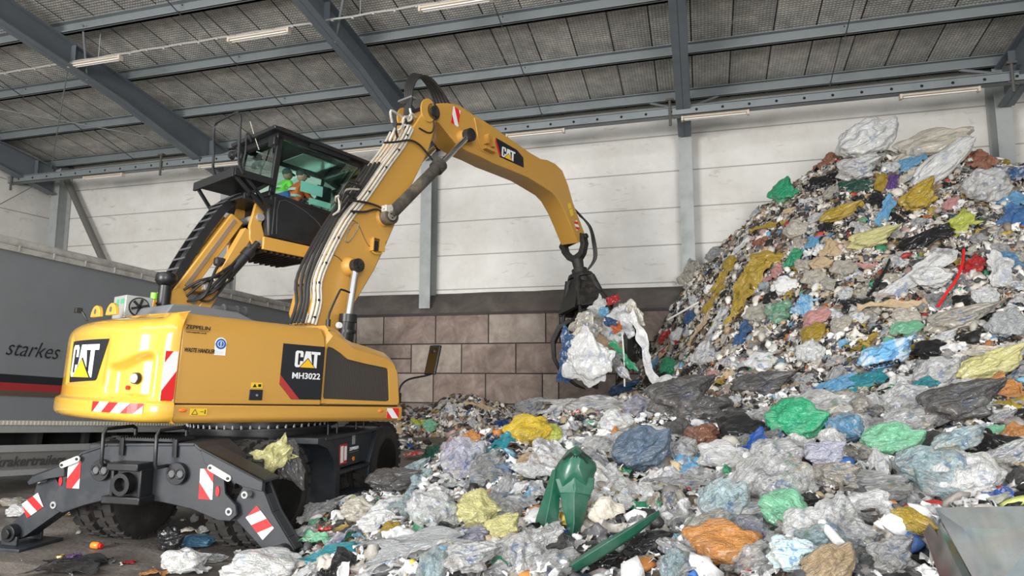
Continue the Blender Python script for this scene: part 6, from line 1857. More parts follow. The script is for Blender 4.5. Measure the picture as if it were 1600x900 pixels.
NAMES = dict(white='white', clear='clear', grey='grey', cream='cream', aqua='aqua tinted', print='mixed printed', black='black', dgrey='dark grey', lilac='lilac tinted', sky='light blue', pyel='pale yellow', lgreen='light green', tan='tan', red='red', yellow='yellow', blue='blue', mustard='mustard', dblue='dark blue', orange='orange', pink='pink', brown='brown')
rf = random.Random(11)
cnt = {}


uq = {}
for q in HS: uq[q[2]] = uq.get(q[2], 0) + 1
HU = [q for q in HS if uq[q[2]] == 1 and len(q[2].split()) >= 3]
used_l = set()


def pick(tab):
    t = rf.uniform(0, sum(q[2] for q in tab))
    for q in tab:
        t -= q[2]
        if t <= 0: return q
    return tab[-1]


done = 0; tries = 0; taken = [(895, 822, 50, 56), (962, 866, 66, 24)] + [(x, y, min(w_, 70) * .40, min(h_, 50) * .40) for x, y, w_, h_ in hero_px]
while done < 290 and tries < 9000:
    tries += 1
    x, y = rf.uniform(470, 1600), rf.uniform(215, 898)
    P = hit(x, y)
    if P is None or hsurf(*to_ab(P)) < .08 or (x > 1425 and y > 770): continue
    if any(abs(x - q[0]) < q[2] + 10 and abs(y - q[1]) < q[3] + 8 for q in taken): continue
    a_, b_ = to_ab(P); steep = P[2] > 1.95 or b_ > 10.5
    if b_ > 18.3 or P[1] > YB - .45: continue
    d = (P - ORG) @ FW / FPX
    if steep:
        s = rf.uniform(.12, .30)
    else: s = rf.uniform(.12, .27)
    s *= 1.0
    co, mt, _ = pick(BGc if steep else FG)
    kind = 'bag' if rf.random() < (.45 if steep else .62) else 'sheet'
    i = rf.randrange(7) if kind == 'bag' else rf.randrange(6)
    if kind == 'sheet' and i == 5: s *= 1.6
    c = np.array(WATER[co]) * rf.uniform(.8, 1.15)
    nm = 'waste_bag' if kind == 'bag' else 'film_sheet'
    if mt == 't': nm = 'cloth_scrap'
    o = place(nm, kind, i, MT[mt], tuple(np.clip(c, 0, .85)), P, s, s, s * .85, rf.uniform(-35, 50) if steep else rf.uniform(-180, 180), .35, .25)
    zone = 'on the steep back slope of the heap' if steep else 'in the low foreground part of the heap'
    what = {'waste_bag': 'knotted film bag', 'film_sheet': 'crumpled film sheet', 'cloth_scrap': 'rag'}[nm]
    g = '%s %ss %s' % (NAMES[co], what, zone)
    lbl = None
    for q in sorted(HU, key=lambda q: (q[0] - x) ** 2 + (q[1] - y) ** 2)[:6]:
        dx, dy = x - q[0], y - q[1]
        dr = ('right of' if dx > 0 else 'left of') if abs(dx) > abs(dy) * 1.2 else ('above' if dy < 0 else 'below')
        far = 'just' if hypot(dx, dy) < 45 else 'some way'
        l_ = 'small %s %s %s %s the %s' % (NAMES[co], what, far, dr, q[2])
        if l_ not in used_l and len(l_.split()) <= 16: lbl = l_; break
    if lbl is None: lbl = 'small %s %s %s' % (NAMES[co], what, zone)
    used_l.add(lbl)
    tag(o, lbl, {'waste_bag': 'bag', 'film_sheet': 'sheet', 'cloth_scrap': 'rag'}[nm], g)
    taken.append((x, y, s / d * .42, s / d * .36)); done += 1

# ---- the body of the heap and the countless loose scraps on it (nobody could count them)
keep = HH > -.12
Wp = np.stack([AA * cos(YAW) - BB * sin(YAW), AA * sin(YAW) + BB * cos(YAW), HH], -1)
ok = keep & (Wp[..., 1] < YB - .05)
ny_, nx_ = HH.shape
idx = -np.ones(HH.shape, int); vs_ = []
fq = ok[:-1, :-1] & ok[1:, :-1] & ok[:-1, 1:] & ok[1:, 1:]
J, I = np.nonzero(fq)
lin = np.arange(ny_ * nx_).reshape(ny_, nx_)
quads = np.stack([lin[J, I], lin[J, I + 1], lin[J + 1, I + 1], lin[J + 1, I]], 1)
used = np.unique(quads); remap = -np.ones(ny_ * nx_, int); remap[used] = np.arange(len(used)); quads = remap[quads]
hv = Wp.reshape(-1, 3)[used]
me = bpy.data.meshes.new('waste_heap'); me.from_pydata(hv.tolist(), [], quads.tolist()); me.shade_smooth()
HM, N, L, p = node_mat('compressed_waste')
tc = N.new('ShaderNodeTexCoord'); vo = N.new('ShaderNodeTexVoronoi'); vo.inputs['Scale'].default_value = 11
nz = N.new('ShaderNodeTexNoise'); nz.inputs['Scale'].default_value = 6; nz.inputs['Detail'].default_value = 6; L.new(tc.outputs['Object'], nz.inputs['Vector'])
vm = N.new('ShaderNodeMix'); vm.data_type = 'VECTOR'; vm.inputs[0].default_value = .12
L.new(tc.outputs['Object'], vm.inputs[4]); L.new(nz.outputs['Color'], vm.inputs[5]); L.new(vm.outputs[1], vo.inputs['Vector'])
sx = N.new('ShaderNodeSeparateXYZ'); L.new(vo.outputs['Color'], sx.inputs[0])
rr = ramp(N, [(0, (.03, .03, .03)), (.2, (.28, .25, .21)), (.38, (.015, .015, .015)), (.5, (.38, .36, .33)), (.64, (.10, .08, .06)), (.74, (.32, .30, .3)), (.84, (.05, .07, .10)), (.9, (.25, .17, .05)), (.95, (.12, .03, .02))], 'CONSTANT')
L.new(sx.outputs[0], rr.inputs[0]); L.new(rr.outputs[0], p.inputs['Base Color']); p.inputs['Roughness'].default_value = .6
bp = N.new('ShaderNodeBump'); bp.inputs['Strength'].default_value = 1; bp.inputs['Distance'].default_value = .06
L.new(vo.outputs['Distance'], bp.inputs['Height']); L.new(bp.outputs[0], p.inputs['Normal'])
heap = link('waste_heap', me, HM, smooth=0); me.shade_smooth()
tag(heap, 'great sloping heap of compressed mixed household waste filling the right of the hall', 'waste heap', kind='stuff')

# scrap prototypes, low poly
PR = []
for s in range(6):
    V, F = ico(2 if s < 4 else 1); r_ = 1 + .35 * fbm(V, 1.4, s + 60)
    V = V * np.maximum(r_ + 1.1 * folds(V, s + 3, 6, 1.5, 5), .2)[:, None] * np.array([1, .65 + .2 * (s % 2), .35 + .15 * (s % 3)]); PR.append((V, np.array(F)))
for s in range(7):
    ay = [.7, .5, .9, .18, .3, .6, .10][s]; nx_s, ny_s = (9, 6) if s not in (3, 6) else (14, 3)
    V, F = shape_sheet(s + 80, nx_s, ny_s, ay, .55, .012)
    F = np.array([(f[0], f[1], f[2]) for f in F] + [(f[0], f[2], f[3]) for f in F]); PR.append((V, F))
PALB = [((.56, .52, .46), 26), ((.72, .70, .66), 24), ((.40, .36, .30), 14), ((.26, .21, .165), 11), ((.15, .10, .07), 8), ((.02, .02, .02), 12), ((.07, .07, .075), 9), ((.42, .29, .17), 4), ((.40, .28, .05), 2.4), ((.03, .09, .25), 1.4), ((.15, .32, .50), 1.2), ((.04, .20, .11), 1.5), ((.36, .04, .03), 1.2), ((.48, .16, .05), 1.3), ((.48, .33, .30), 3), ((.22, .26, .30), 4)]
PALF = [((.72, .72, .72), 34), ((.56, .56, .55), 22), ((.40, .37, .33), 10), ((.22, .20, .18), 9), ((.02, .02, .02), 10), ((.09, .09, .095), 8), ((.45, .36, .22), 4), ((.50, .38, .06), 1.6), ((.04, .12, .34), 2), ((.22, .42, .55), 2), ((.05, .28, .14), 1.6), ((.45, .04, .035), 1.6), ((.5, .2, .05), 1.2), ((.45, .5, .16), .8)]


def scatter(name, NS, sizes, lab, cond, pal, seed, floor=False):
    r = np.random.default_rng(seed)
    a = r.uniform(-5, 12.5, NS * 6); b = r.uniform(2.2, 18.8, NS * 6); h = hsurf(a, b)
    wx = a * cos(YAW) - b * sin(YAW); wy = a * sin(YAW) + b * cos(YAW)
    u = (a / b)
    m = cond(a, b, h, wx, wy, u)
    a, b, h, wx, wy = [q[m][:NS] for q in (a, b, h, wx, wy)]
    k = len(a); e = .12
    da = (hsurf(a + e, b) - hsurf(a - e, b)) / (2 * e); db = (hsurf(a, b + e) - hsurf(a, b - e)) / (2 * e)
    if floor: da, db = da * 0, db * 0; h = h * 0
    nn = np.stack([-da * cos(YAW) + db * sin(YAW), -da * sin(YAW) - db * cos(YAW), np.ones(k)], 1)
    nn += r.normal(0, .45 if not floor else .08, nn.shape); nn /= np.linalg.norm(nn, axis=1)[:, None]
    t = r.normal(0, 1, nn.shape)
    if not floor: t += np.array([-.6, -.9, -1.0])[None] * (1.3 * (h > 2.0))[:, None]   # pieces slide down the slope
    t -= nn * (t * nn).sum(1)[:, None]; t /= np.linalg.norm(t, axis=1)[:, None]; q = np.cross(nn, t)
    sz = np.exp(r.uniform(math.log(sizes[0]), math.log(sizes[1]), k))
    cols = np.array([c for c, _ in pal]); wts = np.array([w_ for _, w_ in pal], float); wts /= wts.sum()
    ci = cols[r.choice(len(cols), k, p=wts)] * r.uniform(.75, 1.2, (k, 1))
    # the mustard coloured patch on the left slope
    pi_ = np.where(r.random(k) < .15, r.integers(0, 6, k), r.integers(6, len(PR), k))
    VV, FF, CC_ = [], [], []; base = 0
    for s in range(len(PR)):
        V, F = PR[s]; sel = np.nonzero(pi_ == s)[0]
        if len(sel) == 0: continue
        Vs = V[None] * sz[sel][:, None, None]
        Wd = Vs[..., 0:1] * t[sel][:, None] + Vs[..., 1:2] * q[sel][:, None] + Vs[..., 2:3] * nn[sel][:, None]
        off = np.stack([wx[sel], wy[sel], h[sel]], 1) + nn[sel] * (sz[sel] * (.25 if not floor else .35))[:, None]
        Wd = Wd + off[:, None]
        Fs = F[None] + (np.arange(len(sel)) * len(V))[:, None, None] + base
        VV.append(Wd.reshape(-1, 3)); FF.append(Fs.reshape(-1, 3)); CC_.append(np.repeat(ci[sel], len(V), axis=0)); base += len(sel) * len(V)
    VV, FF, CC_ = np.concatenate(VV), np.concatenate(FF), np.concatenate(CC_)
    VV[:, 1] = np.minimum(VV[:, 1], YB - .02 if not floor else 99)
    if floor: VV[:, 2] = np.maximum(VV[:, 2], .003)
    me = bpy.data.meshes.new(name)
    me.vertices.add(len(VV)); me.vertices.foreach_set('co', VV.ravel())
    me.loops.add(len(FF) * 3); me.loops.foreach_set('vertex_index', FF.ravel())
    me.polygons.add(len(FF)); me.polygons.foreach_set('loop_start', np.arange(0, len(FF) * 3, 3)); me.update(calc_edges=True)
    at = me.color_attributes.new('tint', 'FLOAT_COLOR', 'POINT')
    at.data.foreach_set('color', np.concatenate([CC_, np.ones((len(CC_), 1))], 1).ravel())
    o = link(name, me, SCRAP, smooth=0)
    tag(o, lab, 'scraps', kind='stuff')
    return o


vis = lambda a, b, h, wx, wy, u: (h > .06) & (wy < YB - .1) & (u > -.42) & (u < 1.15)
scatter('shredded_scraps', 27000, (.03, .125), 'countless small shreds of paper, film and packaging covering the steep back slope', lambda a, b, h, wx, wy, u: vis(a, b, h, wx, wy, u) & ((b > 9.6) | (h > 1.9)) & (b < 18.4), PALB, 3)
scatter('loose_wrappers', 8500, (.022, .11), 'countless loose wrappers and film scraps filling the gaps of the foreground heap', lambda a, b, h, wx, wy, u: vis(a, b, h, wx, wy, u) & (b <= 9.6) & (h <= 1.9), PALF, 4)
FLR = np.array([(-6.2, 6.8, .9), (-5.0, 7.9, 1.6), (-6.6, 8.6, 1.4), (-3.2, 7.2, .9), (-2.9, 8.2, .8), (-2.6, 6.4, .5), (-4.6, 6.1, 1.6), (-8, 11, 1.6)])
def fl(a, b, h, wx, wy, u):
    d = np.min([((a - x) ** 2 + (b - y) ** 2) / r_ ** 2 for x, y, r_ in FLR], axis=0)
    return (h < .02) & (d < 1) & (np.random.default_rng(9).random(len(a)) < np.exp(-d * 2.5))
scatter('floor_litter', 420, (.012, .06), 'small litter scattered over the dirty floor around the excavator', fl, PALF, 5, True)
# ------------------------------------------------------------------ things that need a shape of their own
def surf_M(px, py, ang, lean=.4, lift=0.0):
    P = hit(px, py); x, y, z = orient(P, ang, lean)
    M = np.eye(4); M[:3, 0] = x; M[:3, 1] = y; M[:3, 2] = z; M[:3, 3] = P + z * lift
    return M, (P - ORG) @ FW / FPX


def top(name, b, m, label, cat, M, **k):
    o = put(name, b, m, **k); tag(o, label, cat)
    return o


GRN = mat('dark_green_plastic', (.008, .085, .05), .32, coat=.2, dirt=.35, dirtcol=(.16, .2, .17), dscale=5, bump=.1, bscale=12)
def at_b(px, py, bb): a_, b_, z_ = wpt(px, py, bb); return plan(a_, b_, z_)
# broken green chair: slotted shell back on two broad blades
M, d = surf_M(900, 800, 0, .85, .34)
K_ = d * 1.0
ch = empty('garden_chair', tuple(M[:3, 3]), 'broken dark green plastic garden chair part standing in the heap, with slotted round back', 'chair')
def px2(pts): return [((x - 900) * K_, -(y - 800) * K_) for x, y in pts]
b = B(M); outl = px2([(908, 715), (918, 722), (937, 742), (938, 752), (934, 758), (932, 770), (926, 792), (880, 790), (874, 770), (873, 752), (880, 740), (895, 722)])
b2 = []
n_ = len(outl); V = []; F = []
cx, cy = outl[0][0], outl[0][1] - 25 * K_
for ring, (s, zz_) in enumerate(((1.0, 0), (.97, .035), (.6, .11), (.25, .15))):
    for (x, y) in outl: V.append((cx + (x - cx) * s, cy + (y - cy) * s, zz_))
for r_ in range(3):
    for i in range(n_): F.append((r_ * n_ + i, r_ * n_ + (i + 1) % n_, (r_ + 1) * n_ + (i + 1) % n_, (r_ + 1) * n_ + i))
F.append([3 * n_ + i for i in range(n_)]); F.append(list(range(n_)))
b.add(V, F); put('chair_back', b, GRN, ch, bevel=.006)
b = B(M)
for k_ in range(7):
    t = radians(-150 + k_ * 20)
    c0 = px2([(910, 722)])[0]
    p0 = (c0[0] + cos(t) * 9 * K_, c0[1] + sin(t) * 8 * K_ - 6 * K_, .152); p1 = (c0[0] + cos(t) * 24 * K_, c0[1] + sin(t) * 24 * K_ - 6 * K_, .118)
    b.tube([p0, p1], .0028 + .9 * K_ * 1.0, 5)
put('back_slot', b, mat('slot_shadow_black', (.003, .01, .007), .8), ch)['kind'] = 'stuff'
def blade(name, L_, R_, dz=.0, th=.03, parent=ch, M=M, bow=.05):
    V = []; m_ = len(L_)
    for (l, r) in zip(px2(L_), px2(R_)):
        c = ((l[0] + r[0]) / 2, (l[1] + r[1]) / 2)
        for (q, z) in ((l, dz), (c, dz + bow), (r, dz), (r, dz - th), (c, dz + bow - th), (l, dz - th)): V.append((q[0], q[1], z))
    F = [(i * 6 + j, i * 6 + (j + 1) % 6, (i + 1) * 6 + (j + 1) % 6, (i + 1) * 6 + j) for i in range(m_ - 1) for j in range(6)] + [tuple(range(6)), tuple(6 * m_ - 6 + j for j in range(6))]
    b = B(M); b.add(V, F); return put(name, b, GRN, parent, bevel=.004)
blade('leg', [(871, 750), (858, 785), (845, 820), (838, 860), (833, 888)], [(882, 752), (881, 790), (877, 825), (868, 858), (852, 880)], .02)
blade('leg', [(880, 772), (884, 800), (890, 830), (889, 855), (886, 878)], [(930, 775), (922, 800), (914, 828), (905, 855), (900, 876)], .05, bow=.07)
blade('chair_rail', [(876, 765), (879, 776), (882, 786)], [(934, 765), (932, 778), (926, 790)], .06, bow=.06)
# separate long arm
M2, d2 = surf_M(965, 868, 0, .7, .22); K_ = d2
def px2(pts): return [((x - 965) * K_, -(y - 868) * K_) for x, y in pts]
arm = empty('broken_chair_arm', tuple(M2[:3, 3]), 'long curved dark green plastic chair arm lying across the bottom of the heap', 'chair arm')
blade('arm_blade', [(893, 898), (915, 883), (945, 866), (985, 848), (1034, 827)], [(905, 905), (930, 894), (962, 878), (1000, 856), (1037, 830)], .0, .03, arm, M2, .04)

# white pipe, pole, cable, sticks and small hard things
PIPEW = mat('white_plastic', (.70, .70, .68), .4)
def rod(name, p, q, r, m, label, cat, z0=.1, z1=.1, flare=None):
    Pp, Q = hit(*p), hit(*q); Pp = Pp + hnormal(Pp) * z0; Q = Q + hnormal(Q) * z1
    b = B(); b.cyl(Pp, Q, r, flare or r, 14); o = put(name, b, m); tag(o, label, cat); return o
rod('plastic_pipe', (1292, 852), (1318, 886), .024, PIPEW, 'short white plastic pipe in the lower right foreground', 'pipe', .12, .12)
b = B(); P = [hit(*q) + np.array([0, 0, .05]) for q in ((1506, 405), (1504, 430), (1494, 455), (1480, 475), (1468, 495))]
b.tube([p_ + hnormal(p_) * .12 for p_ in P], .022, 8, 4); o = put('red_cable', b, RED); tag(o, 'dark red cable trailing down the right part of the slope', 'cable')
b = B(); P = [hit(*q) for q in ((1398, 400), (1388, 425), (1376, 445), (1366, 460), (1358, 470))]
b.tube([p_ + hnormal(p_) * .10 for p_ in P], .025, 8, 4); o = put('black_strap', b, BLK); tag(o, 'black strap trailing down the middle of the slope', 'strap')
w0, w1 = plane_pt = (None, None)
b = B(); b.cyl(at_b(1043, 500, 15.3), at_b(1092, 472, 15.0), .022, n=8); o = put('wooden_lath', b, PIPEW); tag(o, 'thin pale lath sticking out from the left edge of the heap', 'lath')

# black cased glass pane at the lower right
PB = at_b(1530, 850, 3.3)
def near(px, py, k): P = hit(min(px, 1680), min(py, 890)); a_, b_ = to_ab(P); return at_b(px, py, b_ * k)
c0, c1, c2, c3 = near(1460, 793, .80), near(1650, 790, .80), near(1655, 935, .78), near(1535, 930, .74)
pane = empty('glass_panel', tuple((c0 + c2) / 2), 'pale reflective glass panel with a thick black edge at the lower right corner', 'panel')
nn = np.cross(c1 - c0, c3 - c0); nn /= np.linalg.norm(nn)
if nn[2] < 0: nn = -nn
b = B(); V = [c0, c1, c2, c3, c0 - nn * .02, c1 - nn * .02, c2 - nn * .02, c3 - nn * .02]
b.add(V, [(0, 1, 2, 3), (7, 6, 5, 4), (0, 4, 5, 1), (1, 5, 6, 2), (2, 6, 7, 3), (3, 7, 4, 0)])
put('glass_face', b, mat('painted_reflection_glass', (.36, .45, .48), .10, metal=.25, coat=1.0, dirt=.5, dirtcol=(.50, .42, .40), dscale=9), pane, smooth=0)  # pale blue and blotches stand for the reflected ceiling, painted into the colour
b = B(); e0, e3 = near(1438, 806, .81), near(1470, 890, .79)
dn = np.array([0, 0, -.05])
V = [c0 - nn * .021, c3 - nn * .021, e3 - nn * .02 + dn, e0 - nn * .02 + dn, c0 - nn * .10, c3 - nn * .10, e3 - nn * .14 + dn, e0 - nn * .12 + dn]
b.add(V, [(0, 1, 2, 3), (7, 6, 5, 4), (0, 4, 5, 1), (1, 5, 6, 2), (2, 6, 7, 3), (3, 7, 4, 0)])
put('black_casing', b, mat('gloss_black_plastic', (.012, .012, .013), .12, coat=.6), pane, bevel=.004)

# ---- on the floor at the left
def floor_pt(px, py): r = ray(px, py); return ORG + r * (-CAMZ / r[2])
def floor_item(nm, kind, i, m, co, px, py, w_, h_, ang, lb, cg, tz=.5):
    P = floor_pt(px, py); d = (P - ORG) @ FW / FPX
    o = bpy.data.objects.new(nm, get_mesh(kind, i, m)); COL.objects.link(o)
    s = w_ * d / 2; o.rotation_euler = (0, 0, YAW + radians(ang)); o.scale = (s, s * .9, h_ * d / 2 / .55 * tz * 1.6)
    zmin = (BAGS if kind == 'bag' else SHEETS)[i][0][:, 2].min() * o.scale[2]
    o.location = (P[0], P[1], -zmin + .002); o.color = (*WATER[co], 1); tag(o, lb, cg); return o
floor_item('waste_bag', 'bag', 1, GLOSSY, 'black', 262, 864, 52, 44, 0, 'glossy black knotted bag on the floor below the outrigger beam', 'bag', .9)
floor_item('waste_bag', 'bag', 3, MILKY, 'white', 412, 905, 135, 62, 0, 'large plain white bag on the floor at the bottom edge, nearest the striped outrigger foot', 'bag')
floor_item('carrier_bag', 'bag', 0, MILKY, 'white', 285, 893, 84, 42, 15, 'white carrier bag with blue print on the floor right of the black bag', 'bag', .8)
floor_item('waste_bag', 'bag', 4, CLEAR, 'clear', 332, 878, 54, 34, -10, 'clear bag on the floor touching the white carrier bag', 'bag')
floor_item('waste_bag', 'bag', 3, FILM, 'sky', 308, 852, 54, 22, 5, 'pale blue bag on the floor behind the white carrier bag', 'bag')
floor_item('film_sheet', 'sheet', 1, FILM, 'grey', 348, 834, 60, 26, 20, 'grey striped film on the floor beneath the right outrigger joint', 'sheet')
floor_item('film_sheet', 'sheet', 0, CLOTH, 'cream', 300, 833, 46, 16, 0, 'cream paper scraps on the floor behind the pale blue bag', 'paper')
floor_item('film_sheet', 'sheet', 2, GLOSSY, 'black', 112, 890, 104, 14, 4, 'flat black film sheet on the floor at the lower left', 'sheet', .9)
floor_item('film_sheet', 'sheet', 0, FILM, 'purple', 114, 874, 22, 16, 30, 'small purple wrapper on the flat black film sheet', 'wrapper')
floor_item('film_sheet', 'sheet', 0, CLEAR, 'white', 165, 879, 30, 8, 0, 'thin clear scrap on the floor right of the flat black film', 'scrap')
floor_item('film_sheet', 'sheet', 2, FILM, 'red', 201, 880, 22, 5, 0, 'flat dark red scrap on the floor', 'scrap')
floor_item('film_sheet', 'sheet', 0, FILM, 'amber', 245, 898, 40, 14, 0, 'orange brown paper at the bottom edge of the floor', 'paper')
floor_item('film_sheet', 'sheet', 1, MILKY, 'white', 295, 897, 60, 14, 0, 'white film at the bottom edge below the carrier bag', 'sheet')
floor_item('waste_bag', 'bag', 3, MILKY, 'white', 30, 806, 40, 26, 0, 'white bag on the floor behind the left outrigger foot', 'bag')
floor_item('waste_bag', 'bag', 0, CLEAR, 'cream', 20, 790, 50, 24, 0, 'cream film heap on the floor at the left edge', 'bag')
floor_item('film_sheet', 'sheet', 0, MILKY, 'white', 80, 803, 60, 10, 0, 'white scraps on the floor behind the left outrigger leg', 'scraps')
floor_item('film_sheet', 'sheet', 1, FILM, 'yellow', 118, 806, 34, 8, 0, 'yellow film on the floor under the outrigger beam', 'sheet')
floor_item('waste_bag', 'bag', 4, CLEAR, 'tan', 455, 812, 90, 22, 10, 'brownish clear film under the rear wheel', 'film')
floor_item('plastic_tub', 'bag', 5, MILKY, 'white', 303, 816, 14, 16, 0, 'tiny white tub on the floor in front of the rear wheel', 'tub')
floor_item('waste_bag', 'bag', 2, MILKY, 'white', 400, 848, 34, 24, 10, 'white bag tucked under the right outrigger foot', 'bag')
P = floor_pt(151, 858); d = (P - ORG) @ FW / FPX
bt = empty('plastic_bottle', (P[0], P[1], 0), 'small orange and red bottle lying alone on the floor', 'bottle')
b = B(); b.lathe([(.001, 0), (.030, 0), (.034, .01), (.034, .075), (.024, .09), (.001, .09)], 'x', (P[0] - .06, P[1], .036), 20, M=None); put('bottle_body', b, ORG_M, bt)
b = B(); b.lathe([(.021, .091), (.023, .095), (.023, .125), (.001, .127)], 'x', (P[0] - .06, P[1], .036), 16); put('bottle_cap', b, RED, bt)
P = floor_pt(94, 876)
b = B(); b.lathe([(.001, 0), (.035, 0), (.038, .004), (.038, .045), (.034, .05), (.03, .048), (.03, .006), (.001, .006)], 'z', (P[0], P[1], .004), 24)
o = put('tin_can', b, mat('gold_tin', (.45, .36, .14), .3, metal=.8)); tag(o, 'open gold coloured tin beside the purple wrapper on the floor', 'tin')
# rubbish caught on the machine
P = (K.M @ np.array([-1.52, -1.18, 1.02, 1]))[:3]
for (nm, kd, i, m, co, dx, dz, s, an, lb) in (('waste_bag', 'bag', 4, FILM, 'dgrey', .14, -.02, .30, -70, 'dark grey torn bag draped over the top of the rear tyre'), ('film_sheet', 'sheet', 0, FILM, 'pyel', -.05, .08, .17, 30, 'pale yellow wrapper on the dark torn bag over the rear tyre')):
    o = bpy.data.objects.new(nm, get_mesh(kd, i, m)); COL.objects.link(o)
    Q = at_b(452, 722, 6.95) if nm[0] == 'w' else at_b(428, 712, 6.80)
    z = -RT * 0 + (ORG - Q) / np.linalg.norm(ORG - Q); x = RT * cos(radians(an)) + UP * sin(radians(an)); x = x - z * (x @ z); x /= np.linalg.norm(x); y = np.cross(z, x)
    MM = np.eye(4); MM[:3, 0] = x * s * 1.1; MM[:3, 1] = y * s; MM[:3, 2] = z * s * .7; MM[:3, 3] = Q; o.matrix_world = Matrix(MM.tolist()); o.color = (*WATER[co], 1)
    tag(o, lb, 'bag' if nm[0] == 'w' else 'wrapper')

# ---- load held by the grapple
GC = (GF.M @ np.array([0, 0, 0, 1.]))[:3]
def grab(nm, kd, i, m, co, px, py, w_, h_, an, bb, lb, cg, tz=.8):
    a_, b_, z_ = wpt(px, py, bb); Q = plan(a_, b_, z_); d = (Q - ORG) @ FW / FPX
    o = bpy.data.objects.new(nm, get_mesh(kd, i, m)); COL.objects.link(o)
    V = (BAGS if kd == 'bag' else SHEETS)[i][0]; ey = V[:, 1].max()
    z = (ORG - Q) / np.linalg.norm(ORG - Q); x = RT * cos(radians(an)) + UP * sin(radians(an)); x = x - z * (x @ z); x /= np.linalg.norm(x); y = np.cross(z, x)
    MM = np.eye(4); sx, sy = w_ * d / 2 * 1.15, h_ * d / 2 / ey * 1.15; MM[:3, 0] = x * sx; MM[:3, 1] = y * sy; MM[:3, 2] = z * min(sx, h_ * d / 2) * tz; MM[:3, 3] = Q
    o.matrix_world = Matrix(MM.tolist()); o.color = (*WATER[co], 1); tag(o, lb, cg); return o
gb = (GC - ORG) @ np.array([-sin(YAW), cos(YAW), 0])
grab('waste_bag', 'bag', 4, MILKY, 'white', 918, 562, 92, 66, 82, gb - .75, 'big white bag hanging out of the grapple', 'bag')
grab('film_sheet', 'sheet', 3, FILM, 'dblue', 884, 552, 66, 20, 85, gb - .7, 'dark blue film hanging from the left side of the grapple', 'sheet')
grab('film_sheet', 'sheet', 6, MILKY, 'white', 1006, 548, 125, 22, -72, gb - .5, 'long white film ribbon hanging from the right of the grapple', 'film')
LOAD = [('bag', 2, PRINT, 'cream', 940, 520, 70, 60, 40, 0, 'brown printed bundle in the middle of the grapple load'), ('bag', 4, CLEAR, 'cream', 915, 510, 50, 40, 60, -.45, 'crumpled cream film at the left of the grapple load'), ('sheet', 1, CLOTH, 'cream', 900, 528, 34, 22, 40, -.6, 'tan rag above the big white bag in the grapple'),
        ('bag', 1, PRINT, 'print', 965, 505, 56, 56, -40, -.3, 'mixed printed bundle at the right of the grapple load'), ('sheet', 0, FILM, 'red', 958, 468, 18, 12, 20, -.5, 'small bright red wrapper at the top of the grapple load'), ('bag', 5, FILM, 'sky', 943, 487, 16, 14, 0, -.75, 'small light blue cup shaped bag in the grapple'),
        ('sheet', 3, FILM, 'green', 975, 558, 46, 12, -50, -.6, 'green strip at the bottom right of the grapple load'), ('bag', 6, CLEAR, 'clear', 968, 575, 46, 16, -50, -.6, 'clear bottle shaped film below the green strip in the grapple'), ('sheet', 0, FILM, 'orange', 964, 512, 14, 14, 30, -.72, 'orange scrap in the middle of the grapple load'),
        ('sheet', 4, FILM, 'dblue', 955, 504, 12, 22, 80, -.72, 'blue scrap left of the orange scrap in the grapple'), ('bag', 2, CLOTH, 'tan', 948, 545, 60, 40, -20, -.2, 'tan lump at the underside of the grapple load'), ('sheet', 1, GLOSSY, 'black', 990, 535, 50, 40, -50, -.2, 'black film at the right side of the grapple load'),
        ('bag', 4, MILKY, 'cream', 985, 490, 50, 30, -50, -.3, 'cream film bulging at the upper right of the grapple load'), ('sheet', 0, MILKY, 'white', 935, 478, 26, 20, 50, -.4, 'white scrap at the top left of the grapple load'), ('bag', 3, CLEAR, 'grey', 955, 560, 30, 26, 0, -.65, 'grey film beneath the tan lump in the grapple')]
for kd, i, m, co, px, py, w_, h_, an, db, lb in LOAD:
    grab('waste_bag' if kd == 'bag' else 'film_sheet', kd, i, m, co, px, py, w_, h_, an, gb + db, lb, 'bag' if kd == 'bag' else 'scrap')
b = B(); q0 = at_b(970, 500, gb - .6); q1 = at_b(976, 604, gb - .6); b.tube([q0, (q0 + q1) / 2 + RT * .02, q1], .016, 6, 4); o = put('white_cord', b, PIPEW); tag(o, 'thin white cord hanging straight down from the grapple', 'cord')

# ---- two people in the cab
def figure(name, joints, edges, radii, m, label, lift=None):
    me = bpy.data.meshes.new(name); me.from_pydata([tuple(j) for j in joints], edges, [])
    o = bpy.data.objects.new(name, me); COL.objects.link(o)
    sk = o.modifiers.new('skin', 'SKIN'); sk.use_smooth_shade = True
    for v, r in zip(me.skin_vertices[0].data, radii): v.radius = (r, r)
    me.skin_vertices[0].data[0].use_root = True
    ss = o.modifiers.new('subdivision', 'SUBSURF'); ss.levels = 2; ss.render_levels = 2
    bpy.context.view_layer.update()
    m2 = bpy.data.meshes.new_from_object(o.evaluated_get(bpy.context.evaluated_depsgraph_get()))
    bpy.data.objects.remove(o)
    return m2


